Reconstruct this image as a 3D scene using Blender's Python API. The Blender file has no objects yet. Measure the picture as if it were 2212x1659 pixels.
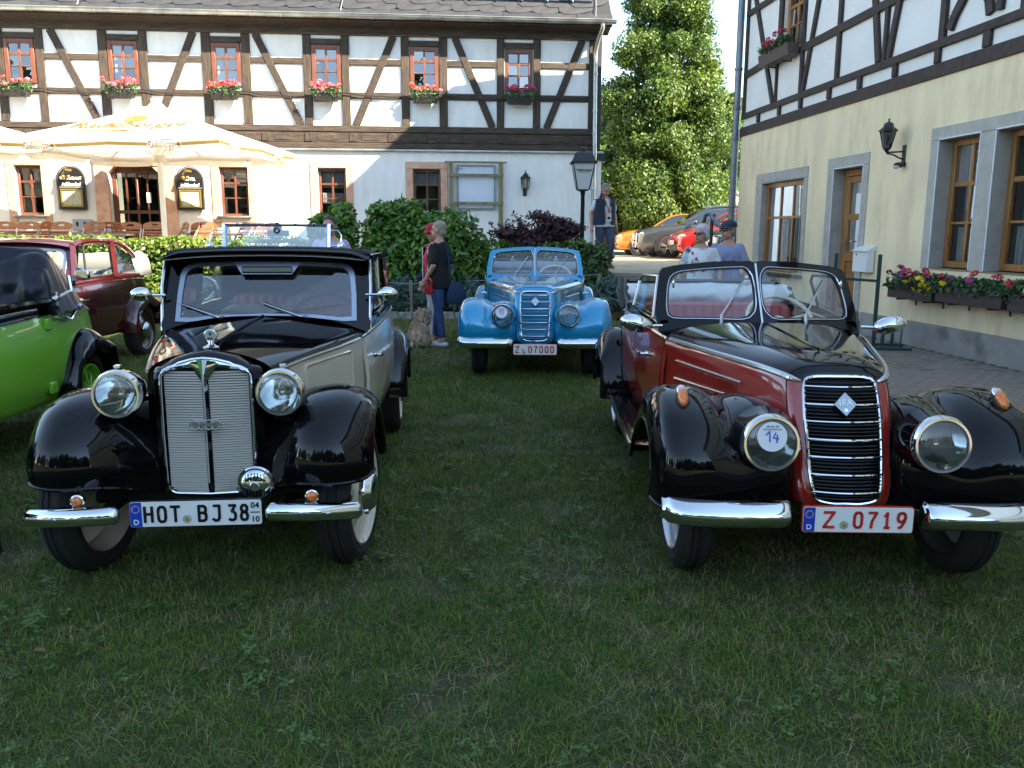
import bpy, bmesh, math, random
import numpy as np
from mathutils import Vector, Matrix
R = math.radians
scene = bpy.context.scene
COL = scene.collection

# ------------------------------------------------------------------ camera
cam_d = bpy.data.cameras.new('camera')
cam = bpy.data.objects.new('camera', cam_d); COL.objects.link(cam)
cam_d.sensor_fit = 'HORIZONTAL'; cam_d.sensor_width = 36.0
cam_d.lens = 36.0 * 1800.0 / 2212.0
cam_d.clip_start = 0.05; cam_d.clip_end = 2000.0
cam.location = (0, 0, 1.5)
cam.rotation_euler = (Matrix.Rotation(R(90 - 10.2), 3, 'X') @ Matrix.Rotation(R(0.2), 3, 'Z')).to_euler()
scene.camera = cam

# ------------------------------------------------------------------ sky, sun, exposure
SUN_DIR = Vector((0.40, -0.238, 0.345)).normalized()          # towards the sun
SUN_EL = math.asin(SUN_DIR.z)
world = bpy.data.worlds.new("World"); scene.world = world; world.use_nodes = True
wn = world.node_tree.nodes; wl = world.node_tree.links
bg = wn['Background']
sky = wn.new('ShaderNodeTexSky'); sky.sky_type = 'NISHITA'; sky.sun_disc = False
sky.sun_elevation = SUN_EL
sky.sun_rotation = math.atan2(SUN_DIR.x, SUN_DIR.y)
sky.air_density = 0.5; sky.dust_density = 0.0; sky.ozone_density = 1.3; sky.altitude = 300
wb = wn.new('ShaderNodeMix'); wb.data_type = 'RGBA'; wb.blend_type = 'MULTIPLY'; wb.inputs[0].default_value = 1.0
wb.inputs[7].default_value = (1.20, 1.025, .755, 1)                # camera white balance set for open shade
wl.new(sky.outputs[0], wb.inputs[6]); wl.new(wb.outputs[2], bg.inputs[0]); bg.inputs[1].default_value = 0.15
sun_d = bpy.data.lights.new('sun', 'SUN'); sun_d.energy = 3.6; sun_d.angle = R(0.5); sun_d.color = (1.0, 0.88, 0.68)
sun = bpy.data.objects.new('sun', sun_d); COL.objects.link(sun)
sun.rotation_euler = SUN_DIR.to_track_quat('Z', 'Y').to_euler(); sun.location = (20, -15, 30)
vs = scene.view_settings
scene.display_settings.display_device = 'sRGB'
vs.view_transform = 'Standard'; vs.look = 'None'; vs.exposure = 2.92; vs.gamma = 1.0; vs.use_curve_mapping = False
scene.cycles.max_bounces = 10; scene.cycles.glossy_bounces = 6; scene.cycles.transmission_bounces = 8
scene.cycles.transparent_max_bounces = 16; scene.cycles.caustics_reflective = False; scene.cycles.caustics_refractive = False
try:
    scene.cycles.use_denoising = True
except Exception: pass

# ------------------------------------------------------------------ materials
MATS = {}
def rgb(h):
    h = h.lstrip('#'); c = [int(h[i:i+2], 16)/255 for i in (0, 2, 4)]
    return tuple((x/12.92 if x <= .04045 else ((x+.055)/1.055)**2.4) for x in c)
def M(name, col=(.5,.5,.5), rough=.5, metal=0., spec=.5, coat=0., var=0., vscale=8., bump=0., bscale=40., col2=None,
      detail=4., trans=0., ior=1.5, alpha=1., island=0., transl=None, stretch=None, wear=None, emit=None, sheen=0.):
    if name in MATS: return MATS[name]
    m = bpy.data.materials.new(name); m.use_nodes = True; MATS[name] = m
    nt = m.node_tree; N = nt.nodes; L = nt.links; b = N['Principled BSDF']
    b.inputs['Base Color'].default_value = (*col, 1); b.inputs['Roughness'].default_value = rough
    b.inputs['Metallic'].default_value = metal; b.inputs['Specular IOR Level'].default_value = spec
    b.inputs['Coat Weight'].default_value = coat; b.inputs['Coat Roughness'].default_value = .03
    b.inputs['Transmission Weight'].default_value = trans; b.inputs['IOR'].default_value = ior
    b.inputs['Alpha'].default_value = alpha
    if sheen: b.inputs['Sheen Weight'].default_value = sheen
    if emit: b.inputs['Emission Color'].default_value = (*emit[:3], 1); b.inputs['Emission Strength'].default_value = emit[3]
    src = None
    tc = None
    def coords():
        nonlocal tc
        if tc is None:
            t = N.new('ShaderNodeTexCoord'); tc = t.outputs['Object']
            if stretch:
                mp = N.new('ShaderNodeMapping'); mp.inputs['Scale'].default_value = stretch
                L.new(tc, mp.inputs['Vector']); tc = mp.outputs[0]
        return tc
    if var or col2:
        n = N.new('ShaderNodeTexNoise'); n.inputs['Scale'].default_value = vscale; n.inputs['Detail'].default_value = detail
        n.inputs['Roughness'].default_value = .6
        L.new(coords(), n.inputs['Vector'])
        rp = N.new('ShaderNodeValToRGB')
        c2 = col2 if col2 else tuple(max(0, c*(1-var)) for c in col)
        c1 = col if col2 else tuple(min(1, c*(1+var*.6)) for c in col)
        rp.color_ramp.elements[0].position = .36; rp.color_ramp.elements[0].color = (*c2, 1)
        rp.color_ramp.elements[1].position = .64; rp.color_ramp.elements[1].color = (*c1, 1)
        L.new(n.outputs['Fac'], rp.inputs[0]); src = rp.outputs[0]
    if wear:                                                     # wear = (colour, scale, threshold): patchy stains
        n2 = N.new('ShaderNodeTexNoise'); n2.inputs['Scale'].default_value = wear[1]; n2.inputs['Detail'].default_value = 6
        L.new(coords(), n2.inputs['Vector'])
        r2 = N.new('ShaderNodeValToRGB'); r2.color_ramp.elements[0].position = wear[2]; r2.color_ramp.elements[1].position = min(1, wear[2]+.2)
        L.new(n2.outputs['Fac'], r2.inputs[0])
        mx = N.new('ShaderNodeMix'); mx.data_type = 'RGBA'
        if src: L.new(src, mx.inputs[6])
        else: mx.inputs[6].default_value = (*col, 1)
        mx.inputs[7].default_value = (*wear[0], 1); L.new(r2.outputs[0], mx.inputs[0]); src = mx.outputs[2]
    if island:
        g = N.new('ShaderNodeNewGeometry'); hs = N.new('ShaderNodeHueSaturation')
        mr = N.new('ShaderNodeMapRange'); mr.inputs[3].default_value = 1-island; mr.inputs[4].default_value = 1+island
        L.new(g.outputs['Random Per Island'], mr.inputs[0]); L.new(mr.outputs[0], hs.inputs['Value'])
        mr2 = N.new('ShaderNodeMapRange'); mr2.inputs[3].default_value = .5+island*.07; mr2.inputs[4].default_value = .5-island*.07
        L.new(g.outputs['Random Per Island'], mr2.inputs[0]); L.new(mr2.outputs[0], hs.inputs['Hue'])
        if src: L.new(src, hs.inputs['Color'])
        else: hs.inputs['Color'].default_value = (*col, 1)
        src = hs.outputs[0]
    if src: L.new(src, b.inputs['Base Color'])
    if bump:
        n3 = N.new('ShaderNodeTexNoise'); n3.inputs['Scale'].default_value = bscale; n3.inputs['Detail'].default_value = 5
        L.new(coords(), n3.inputs['Vector'])
        bp = N.new('ShaderNodeBump'); bp.inputs['Strength'].default_value = min(1, bump); bp.inputs['Distance'].default_value = .01
        L.new(n3.outputs['Fac'], bp.inputs['Height']); L.new(bp.outputs[0], b.inputs['Normal'])
    if transl:
        t = N.new('ShaderNodeBsdfTranslucent'); ms = N.new('ShaderNodeMixShader'); ms.inputs[0].default_value = transl
        if src: L.new(src, t.inputs[0])
        else: t.inputs[0].default_value = (*col, 1)
        out = N['Material Output']
        L.new(b.outputs[0], ms.inputs[1]); L.new(t.outputs[0], ms.inputs[2]); L.new(ms.outputs[0], out.inputs[0])
    return m
def glass_mat(name, tint=(.9,.95,.93), refl=.12, rough=.0):
    """thin pane: mostly see-through, mirror-like at grazing angles"""
    if name in MATS: return MATS[name]
    m = bpy.data.materials.new(name); m.use_nodes = True; MATS[name] = m
    nt = m.node_tree; N = nt.nodes; L = nt.links
    N.remove(N['Principled BSDF'])
    t = N.new('ShaderNodeBsdfTransparent'); t.inputs[0].default_value = (*tint, 1)
    g = N.new('ShaderNodeBsdfGlossy'); g.inputs['Roughness'].default_value = rough; g.inputs[0].default_value = (.95,.97,1,1)
    f = N.new('ShaderNodeFresnel'); f.inputs[0].default_value = 1.5
    mth = N.new('ShaderNodeMath'); mth.operation = 'ADD'; mth.inputs[1].default_value = refl; mth.use_clamp = True
    L.new(f.outputs[0], mth.inputs[0])
    ms = N.new('ShaderNodeMixShader'); L.new(mth.outputs[0], ms.inputs[0]); L.new(t.outputs[0], ms.inputs[1]); L.new(g.outputs[0], ms.inputs[2])
    L.new(ms.outputs[0], N['Material Output'].inputs[0])
    return m

# ------------------------------------------------------------------ mesh builder
class MB:
    def __init__(s): s.v = []; s.f = []
    def add(s, vs, fs):
        o = len(s.v); s.v += [tuple(map(float, p)) for p in vs]; s.f += [tuple(i+o for i in f) for f in fs]; return s
    def box(s, c, d, rot=None, ch=0.):
        hx, hy, hz = d[0]/2, d[1]/2, d[2]/2
        if ch <= 0:
            P = [(x*hx, y*hy, z*hz) for x in (-1,1) for y in (-1,1) for z in (-1,1)]
            F = [(0,1,3,2),(4,6,7,5),(0,4,5,1),(2,3,7,6),(0,2,6,4),(1,5,7,3)]
        else:
            P = []; idx = {}
            for x in (-1,1):
                for y in (-1,1):
                    for z in (-1,1):
                        idx[x,y,z] = len(P)
                        P += [(x*hx, y*(hy-ch), z*(hz-ch)), (x*(hx-ch), y*hy, z*(hz-ch)), (x*(hx-ch), y*(hy-ch), z*hz)]
            F = []
            for sg in (-1,1):
                q = [(-1,-1),(1,-1),(1,1),(-1,1)]
                a = [idx[sg,y,z] for y,z in q]; F.append(tuple(a if sg > 0 else a[::-1]))
                a = [idx[x,sg,z]+1 for x,z in q]; F.append(tuple(a[::-1] if sg > 0 else a))
                a = [idx[x,y,sg]+2 for x,y in q]; F.append(tuple(a if sg > 0 else a[::-1]))
            for a in (-1,1):
                for b in (-1,1):
                    F.append((idx[a,b,-1], idx[a,b,1], idx[a,b,1]+1, idx[a,b,-1]+1))
                    F.append((idx[a,-1,b], idx[a,-1,b]+2, idx[a,1,b]+2, idx[a,1,b]))
                    F.append((idx[-1,a,b]+1, idx[1,a,b]+1, idx[1,a,b]+2, idx[-1,a,b]+2))
            for k in idx.values(): F.append((k, k+1, k+2))
        if rot is not None: P = [tuple(rot @ Vector(p)) for p in P]
        return s.add([(p[0]+c[0], p[1]+c[1], p[2]+c[2]) for p in P], F)
    def bar(s, a, b, w, h, up=(0,0,1), ch=0.):
        """box along a->b, w across, h along up"""
        a = Vector(a); b = Vector(b); d = (b-a); L = d.length; d.normalize(); u = Vector(up)
        x = d.cross(u)
        if x.length < 1e-5: x = d.cross(Vector((1,0,0)))
        x.normalize(); u = x.cross(d)
        return s.box((a+b)/2, (w, L, h), Matrix((x, d, u)).transposed(), ch)
    def tube(s, pts, r, n=8, closed=False, caps=True):
        pts = [Vector(p) for p in pts]; k = len(pts); rs = r if hasattr(r, '__len__') else [r]*k
        V = []; prev = None
        for i, p in enumerate(pts):
            if closed: t = pts[(i+1) % k]-pts[i-1]
            else: t = pts[min(i+1, k-1)]-pts[max(i-1, 0)]
            if t.length < 1e-9: t = Vector((0,0,1))
            t.normalize()
            if prev is None:
                a = Vector((0,0,1)) if abs(t.z) < .9 else Vector((1,0,0)); x = t.cross(a).normalized()
            else:
                x = prev - t*prev.dot(t)
                x = x.normalized() if x.length > 1e-6 else t.orthogonal().normalized()
            prev = x; y = t.cross(x)
            for j in range(n):
                an = 2*math.pi*j/n; V.append(p + (x*math.cos(an)+y*math.sin(an))*rs[i])
        F = []
        for i in range(k if closed else k-1):
            for j in range(n):
                a = i*n+j; b = i*n+(j+1) % n; c = ((i+1) % k)*n+(j+1) % n; d = ((i+1) % k)*n+j
                F.append((a, b, c, d))
        if caps and not closed: F.append(tuple(range(n))[::-1]); F.append(tuple((k-1)*n+j for j in range(n)))
        return s.add(V, F)
    def lathe(s, prof, c=(0,0,0), ax=(0,0,1), n=24, a0=0., a1=2*math.pi):
        """prof: (radius, height along ax)"""
        ax = Vector(ax).normalized(); x = ax.orthogonal().normalized()
        x = ax.cross(Vector((0,0,1))).normalized() if abs(ax.z) < .99 else Vector((1,0,0))
        y = ax.cross(x); c = Vector(c); full = abs(a1-a0-2*math.pi) < 1e-6; m = n if full else n+1
        V = []
        for (r, h) in prof:
            for j in range(m):
                an = a0+(a1-a0)*j/n; V.append(c+ax*h+(x*math.cos(an)+y*math.sin(an))*max(r, 1e-5))
        F = []
        for i in range(len(prof)-1):
            for j in range(n):
                b = (j+1) % m; F.append((i*m+j, i*m+b, (i+1)*m+b, (i+1)*m+j))
        return s.add(V, F)
    def grid(s, P, closed_u=False, flip=False):
        P = np.asarray(P, float); a, b = P.shape[:2]
        F = []
        for i in range(a-1):
            for j in range(b if closed_u else b-1):
                q = (i*b+j, i*b+(j+1) % b, (i+1)*b+(j+1) % b, (i+1)*b+j)
                F.append(q[::-1] if flip else q)
        return s.add(P.reshape(-1, 3), F)
    def prism(s, poly, o, ux, uy, depth):
        """polygon (2D list) in plane o+x*ux+y*uy, extruded by depth vector (from o to o+depth)"""
        o = Vector(o); ux = Vector(ux); uy = Vector(uy); dv = Vector(depth); k = len(poly)
        A = [o+ux*p[0]+uy*p[1] for p in poly]; B = [p+dv for p in A]
        F = [tuple(range(k))[::-1], tuple(range(k, 2*k))]+[(i, (i+1) % k, k+(i+1) % k, k+i) for i in range(k)]
        return s.add(A+B, F)
    def ring(s, outer, inner, o, ux, uy, depth):
        """frame between two outlines with equal point counts"""
        o = Vector(o); ux = Vector(ux); uy = Vector(uy); dv = Vector(depth); k = len(outer)
        f = lambda q: o+ux*q[0]+uy*q[1]
        V = [f(p) for p in outer]+[f(p) for p in inner]; V += [p+dv for p in V]
        F = []
        for i in range(k):
            j = (i+1) % k
            F += [(i, j, k+j, k+i), (2*k+j, 2*k+i, 3*k+i, 3*k+j), (j, i, 2*k+i, 2*k+j), (k+i, k+j, 3*k+j, 3*k+i)]
        return s.add(V, F)
    def ball(s, c, r, n=12, m=8, rot=None):
        r = r if hasattr(r, '__len__') else (r, r, r); V = []
        for i in range(m+1):
            th = math.pi*i/m
            for j in range(n):
                ph = 2*math.pi*j/n
                p = Vector((r[0]*math.sin(th)*math.cos(ph), r[1]*math.sin(th)*math.sin(ph), r[2]*math.cos(th)))
                if rot is not None: p = rot @ p
                V.append((p.x+c[0], p.y+c[1], p.z+c[2]))
        F = [(i*n+j, (i+1)*n+j, (i+1)*n+(j+1) % n, i*n+(j+1) % n) for i in range(m) for j in range(n)]
        return s.add(V, F)
    def mirror(s):
        return MBm([(-x, y, z) for x, y, z in s.v], [f[::-1] for f in s.f])
    def mesh(s, name, mat, smooth=40):
        me = bpy.data.meshes.new(name); me.from_pydata(s.v, [], s.f)
        for m in (mat if isinstance(mat, (list, tuple)) else [mat]): me.materials.append(m)
        bm = bmesh.new(); bm.from_mesh(me)
        bmesh.ops.remove_doubles(bm, verts=bm.verts, dist=1e-5)
        bmesh.ops.dissolve_degenerate(bm, edges=bm.edges, dist=1e-6)
        bmesh.ops.recalc_face_normals(bm, faces=bm.faces)
        bm.to_mesh(me); bm.free()
        if smooth:
            me.shade_smooth()
            me.set_sharp_from_angle(angle=R(smooth))
        return me
def MBm(v, f):
    m = MB(); m.v = v; m.f = f; return m

def link(name, me, parent=None):
    o = bpy.data.objects.new(name, me); COL.objects.link(o)
    if parent is not None: o.parent = parent
    return o
def part(name, mb, mat, parent, label=None, smooth=40):
    o = link(name, mb.mesh(name, mat, smooth), parent)
    if label: o['label'] = label
    return o
def tag(o, label, cat, group=None):
    o['label'] = label; o['category'] = cat
    if group: o['group'] = group
    return o
def thing(name, label, cat, loc=(0,0,0), rz=0., group=None):
    o = bpy.data.objects.new(name, None); COL.objects.link(o); o.location = loc; o.rotation_euler = (0, 0, rz)
    o.empty_display_size = .2
    return tag(o, label, cat, group)
def structure(name, mb, mat, smooth=40):
    o = link(name, mb.mesh(name, mat, smooth)); o['kind'] = 'structure'; return o
def dup(src, loc, rz=0., label=None, group=None, scale=None):
    def cp(o, par):
        c = o.copy(); COL.objects.link(c)
        if par is not None: c.parent = par
        for ch in list(o.children): cp(ch, c)
        return c
    c = cp(src, None); c.location = loc; c.rotation_euler = (0, 0, rz)
    if scale: c.scale = scale
    if label: c['label'] = label
    if group: c['group'] = group
    return c

def cr(P, n):
    """Catmull-Rom resample along axis 0 to n samples"""
    P = np.asarray(P, float); k = len(P); Q = np.concatenate([[2*P[0]-P[1]], P, [2*P[-1]-P[-2]]])
    out = []
    for t in np.linspace(0, k-1, n):
        i = min(int(t), k-2); f = t-i; a, b, c, d = Q[i], Q[i+1], Q[i+2], Q[i+3]
        out.append(.5*((2*b)+(c-a)*f+(2*a-5*b+4*c-d)*f*f+(3*b-a-3*c+d)*f**3))
    return np.array(out)
def surf(ctrl, nu, nv):
    A = cr(np.asarray(ctrl, float), nu)
    return cr(A.transpose(1, 0, 2), nv).transpose(1, 0, 2)
def rrect(w, h, r, n=5, cx=0, cy=0):
    """rounded rectangle outline centred on cx,cy; r one radius or four (bl, br, tr, tl)"""
    rr = r if hasattr(r, '__len__') else (r,)*4; P = []
    for (sx, sy, a0), q in zip(((-1,-1,180), (1,-1,270), (1,1,0), (-1,1,90)), rr):
        for i in range(n+1):
            a = R(a0+90*i/n); P.append((cx+sx*(w/2-q)+q*math.cos(a), cy+sy*(h/2-q)+q*math.sin(a)))
    return P
def circ(r, n=24, cx=0, cy=0):
    return [(cx+r*math.cos(2*math.pi*i/n), cy+r*math.sin(2*math.pi*i/n)) for i in range(n)]
def text_mesh(txt, size, depth=.001, align='CENTER', shear=0., bold=0., space=1.):
    cu = bpy.data.curves.new('lettering', 'FONT'); cu.body = txt; cu.size = size; cu.extrude = depth; cu.align_x = align; cu.align_y = 'CENTER'
    cu.shear = shear; cu.offset = bold; cu.space_character = space; cu.resolution_u = 3
    o = bpy.data.objects.new('lettering', cu); COL.objects.link(o)
    dg = bpy.context.evaluated_depsgraph_get()
    me = bpy.data.meshes.new_from_object(o.evaluated_get(dg)); me.name = 'lettering'
    bpy.data.objects.remove(o); bpy.data.curves.remove(cu)
    return me
def letters(txt, size, loc, right, up, mat, parent, name='lettering', sx=1., **k):
    """flat raised lettering whose x runs along right and y along up"""
    me = text_mesh(txt, size, **k); me.materials.clear(); me.materials.append(mat)
    o = link(name, me, parent); r = Vector(right).normalized(); u = Vector(up).normalized(); n = r.cross(u)
    o.matrix_local = Matrix.Translation(Vector(loc)) @ Matrix((r*sx, u, n)).transposed().to_4x4()
    return o
def stroke(mb, pts, w, o, r, u, n, th=.002):
    """a drawn line (2D points) as a thin raised ribbon"""
    o = Vector(o); r = Vector(r); u = Vector(u); n = Vector(n)
    for a, b in zip(pts[:-1], pts[1:]):
        A = o+r*a[0]+u*a[1]+n*th/2; B = o+r*b[0]+u*b[1]+n*th/2; d = B-A
        if d.length < 1e-6: continue
        d.normalize(); mb.bar(A-d*w*.3, B+d*w*.3, w, th, up=n)
# leaves / scattered quads as one mesh
def quads_mesh(name, C, Nrm, size, mat, aspect=1.6, seed=0, fold=.0):
    rng = np.random.default_rng(seed); n = len(C); C = np.asarray(C); Nrm = np.asarray(Nrm)
    Nrm = Nrm/np.maximum(np.linalg.norm(Nrm, axis=1, keepdims=True), 1e-6)
    a = rng.normal(size=(n, 3)); t = a-(a*Nrm).sum(1, keepdims=True)*Nrm; t /= np.maximum(np.linalg.norm(t, axis=1, keepdims=True), 1e-6)
    b = np.cross(Nrm, t); s = (np.asarray(size)*np.ones(n))[:, None]*rng.uniform(.65, 1.3, (n, 1))
    V = np.stack([C-t*s*.5*aspect, C+b*s*.42-t*s*.08, C+t*s*.5*aspect, C-b*s*.42-t*s*.08], 1).reshape(-1, 3)
    me = bpy.data.meshes.new(name); me.vertices.add(4*n); me.loops.add(4*n); me.polygons.add(n)
    me.vertices.foreach_set('co', V.ravel()); me.loops.foreach_set('vertex_index', np.arange(4*n, dtype=np.int32))
    me.polygons.foreach_set('loop_start', np.arange(0, 4*n, 4, dtype=np.int32))
    me.update(calc_edges=True); me.materials.append(mat); return me
def blob_leaves(blobs, per_m2, seed, shell=.35, up=.35):
    """points spread in the outer shell of ellipsoids (cx,cy,cz,rx,ry,rz), with outward normals"""
    rng = np.random.default_rng(seed); Cs = []; Ns = []
    for (cx, cy, cz, rx, ry, rz) in blobs:
        n = max(8, int(per_m2*4*math.pi*((rx*ry+rx*rz+ry*rz)/3)))
        d = rng.normal(size=(n, 3)); d /= np.linalg.norm(d, axis=1, keepdims=True)
        rad = 1-shell*rng.random((n, 1))**1.5
        lump = 1+.10*np.sin(d[:, :1]*7+seed)*np.cos(d[:, 1:2]*6+seed*2)+.06*np.sin(d[:, 2:3]*11)
        Cs.append(np.array([cx, cy, cz])+d*rad*lump*np.array([rx, ry, rz]))
        Ns.append(d+rng.normal(size=(n, 3))*.75+np.array([0, 0, up]))
    return np.concatenate(Cs), np.concatenate(Ns)

# shared materials
black_paint = M('black_paint', (.003,.003,.004), .035, spec=.33)
def _dust(m, lo, hi, sc):
    N = m.node_tree.nodes; L = m.node_tree.links; t = N.new('ShaderNodeTexCoord'); n = N.new('ShaderNodeTexNoise'); n.inputs['Scale'].default_value = sc; n.inputs['Detail'].default_value = 8
    r = N.new('ShaderNodeMapRange'); r.inputs[1].default_value = .35; r.inputs[2].default_value = .75; r.inputs[3].default_value = lo; r.inputs[4].default_value = hi
    L.new(t.outputs['Object'], n.inputs[0]); L.new(n.outputs[0], r.inputs[0]); L.new(r.outputs[0], N['Principled BSDF'].inputs['Roughness'])
_dust(black_paint, .02, .11, 5.)
chrome = M('chrome', (.72,.74,.77), .05, 1.)
dull_chrome = M('dull_chrome', (.55,.57,.60), .22, 1.)
rubber = M('rubber', (.012,.012,.013), .75, bump=.2, bscale=120)
dark_inside = M('dark_inside', (.012,.012,.013), .8)
black_plastic = M('black_plastic', (.015,.015,.016), .45)
white_plate = M('white_plate', (.78,.79,.78), .35)
plate_blue = M('plate_blue', (.01,.05,.45), .35)
plate_black = M('plate_black', (.01,.01,.012), .4)
plate_red = M('plate_red', (.55,.035,.02), .4)
plate_yellow = M('plate_yellow', (.75,.55,.02), .4)
seal_green = M('seal_green', (.05,.2,.08), .4)
seal_grey = M('seal_grey', (.4,.42,.42), .4)
amber = M('amber_lens', (.75,.17,.01), .12, coat=1., var=.35, vscale=60)
reflector = M('reflector', (.72,.74,.76), .06, 1.)
car_glass = glass_mat('car_glass', (.80,.86,.85), .05)
lens_glass = None
def _lens():
    m = bpy.data.materials.new('lens_glass'); m.use_nodes = True; N = m.node_tree.nodes; L = m.node_tree.links
    N.remove(N['Principled BSDF'])
    t = N.new('ShaderNodeBsdfTransparent'); t.inputs[0].default_value = (.80,.84,.83,1)
    g = N.new('ShaderNodeBsdfGlossy'); g.inputs['Roughness'].default_value = .06
    tc = N.new('ShaderNodeTexCoord'); w = N.new('ShaderNodeTexWave'); w.wave_type = 'BANDS'; w.bands_direction = 'X'
    w.inputs['Scale'].default_value = 42; w.inputs['Distortion'].default_value = 0.6
    L.new(tc.outputs['Object'], w.inputs[0])
    bp = N.new('ShaderNodeBump'); bp.inputs['Strength'].default_value = .5; bp.inputs['Distance'].default_value = .004
    L.new(w.outputs['Fac'], bp.inputs['Height']); L.new(bp.outputs[0], g.inputs['Normal'])
    d = N.new('ShaderNodeBsdfDiffuse'); d.inputs[0].default_value = (.55,.6,.58,1); L.new(bp.outputs[0], d.inputs['Normal'])
    a = N.new('ShaderNodeMixShader'); a.inputs[0].default_value = .16; L.new(t.outputs[0], a.inputs[1]); L.new(g.outputs[0], a.inputs[2])
    c = N.new('ShaderNodeMixShader'); c.inputs[0].default_value = .04; L.new(a.outputs[0], c.inputs[1]); L.new(d.outputs[0], c.inputs[2])
    L.new(c.outputs[0], N['Material Output'].inputs[0]); return m
lens_glass = _lens()
# ------------------------------------------------------------------ ground, lawn, terrace, yard
rng = np.random.default_rng(7); random.seed(7)
soil = M('lawn_soil', (.050,.072,.022), .95, var=.5, vscale=3., bump=.6, bscale=60, col2=(.040,.034,.018))
gravel = M('gravel_yard', (.46,.38,.26), .9, var=.25, vscale=2.5, bump=.5, bscale=90, wear=((.33,.28,.2), .7, .5))
mulch = M('bark_mulch', (.055,.036,.024), .95, var=.6, vscale=35., bump=1., bscale=45)
paver_mat = M('paver', (.225,.185,.15), .85, var=.25, vscale=9., bump=.3, bscale=120, island=.16)
joint_mat = M('paving_joint', (.06,.055,.045), .95, var=.3, vscale=20)
EDGE = lambda y: 2.95-.112*(y-4.)                      # where the lawn ends against the paving
def sheet(name, poly, z, mat):
    mb = MB(); n = len(poly); mb.add([(x, y, z) for x, y in poly], [tuple(range(n))]); return structure(name, mb, mat, 0)
sheet('field', [(-400,-400),(400,-400),(400,900),(-400,900)], -.30, M('far_ground', (.05,.07,.02), .95, var=.4, vscale=.2))
sheet('lawn', [(-40,-40),(EDGE(-40),-40),(EDGE(14.8),14.8),(1.75,14.8),(-40,14.8)], 0., soil)
# paving: joint bed below, single pavers where the picture shows them, the rest as one mass
sheet('paving_bed', [(EDGE(-14),-14),(9.5,-14),(9.5,20),(EDGE(14.8),14.8)], -.018, joint_mat)
pave = bpy.data.objects.new('pavement', None); COL.objects.link(pave); pave['kind'] = 'structure'
pw, pl, gap = .10, .20, .006
mbp = MB(); mbp.box((0,0,-.03), (pl-gap, pw-gap, .06), ch=.006); pme = mbp.mesh('paver', paver_mat, 0)
ang = math.atan(.112); ca, sa = math.cos(ang), math.sin(ang)
cand = []
for i in range(-60, 80):
    for j in range(-180, 160):
        u = i*pl+(j % 2)*pl/2; v = j*pw
        x = 4.2+u*ca-v*sa; y = 8.+u*sa+v*ca
        if x < EDGE(y)+.1 or x > 5.8-.1104*(y-9.325)-.1 or y < -4 or y > 14.6: continue
        ux = x/(y*.984+.27) if y > 1 else 9
        vis = (.40 < ux < .625) and 5.6 < y < 13.2
        cand.append((0 if vis else 1, y, x))
cand.sort()
n_single = 0; rest = MB()
for nv, y, x in cand:
    dz = random.uniform(-.003, .003); rz = ang+random.uniform(-.02, .02)
    if not nv and n_single < 295:
        o = link('paver', pme, pave); o.location = (x, y, dz); o.rotation_euler = (random.uniform(-.008,.008), random.uniform(-.008,.008), rz); n_single += 1
    else:
        c, s_ = math.cos(rz), math.sin(rz); hx, hy = (pl-gap)/2, (pw-gap)/2
        P = [(x+a*hx*c-b*hy*s_, y+a*hx*s_+b*hy*c, dz-t) for t in (0, .03) for a, b in ((-1,-1),(1,-1),(1,1),(-1,1))]
        rest.add(P, [(0,1,2,3),(0,4,5,1),(1,5,6,2),(2,6,7,3),(3,7,4,0)])
ro = link('pavers', rest.mesh('pavers', paver_mat, 0), pave); ro['kind'] = 'stuff'

# planting bed rising to the terrace, edging stones, terrace and yard
TZ = .75
mb = MB(); xs = np.linspace(-34, 1.72, 90); ys = np.linspace(14.85, 16.6, 10)
P = np.array([[(x, y, .04+(TZ-.04)*min(1, max(0, (y-14.95)/1.35))**1.1+.03*math.sin(x*3.1+y*5)+.02*math.sin(x*7.7-y*9)) for y in ys] for x in xs])
mb.grid(P); structure('planting_bed', mb, mulch)
sheet('terrace', [(-40,16.5),(1.72,16.5),(1.72,23),(-40,23)], TZ+.001, gravel)
mb = MB(); mb.add([(1.72,16.42,TZ),(60,16.42,TZ),(60,80,TZ),(1.72,80,TZ),(-60,23,TZ),(1.72,23,TZ),(-60,80,TZ)], [(0,1,2,3),(4,5,3,6)])
structure('yard', mb, gravel, 0)
edg = bpy.data.objects.new('bed_edging', None); COL.objects.link(edg); edg['kind'] = 'structure'
mbe = MB(); mbe.box((0,0,.055), (.245,.06,.15), ch=.012); eme = mbe.mesh('edging_stone', M('edging_concrete', (.25,.24,.21), .9, var=.35, vscale=12, bump=.4), 0)
for k in range(-30, 7):
    if k*.25 < -9: continue
    o = link('edging_stone', eme, edg); o.location = (.10+k*.25, 14.82+random.uniform(-.008,.008), random.uniform(-.01,.01)); o.rotation_euler = (0, random.uniform(-.02,.02), random.uniform(-.02,.02))
# steps up to the yard
step_m = M('step_stone', (.30,.25,.20), .85, var=.3, vscale=6, bump=.4, bscale=50, wear=((.16,.13,.1), 3., .5))
st = bpy.data.objects.new('garden_steps', None); COL.objects.link(st); st['kind'] = 'structure'
for k in range(4):
    mb = MB(); y0 = 15.22+.32*k; mb.box((3.12, y0+(16.5-y0)/2, (k+1)*.1875-.094-.004*k), (2.76-.004*k, 16.5-y0, .1875), ch=.015); part('step', mb, step_m, st)
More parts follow.
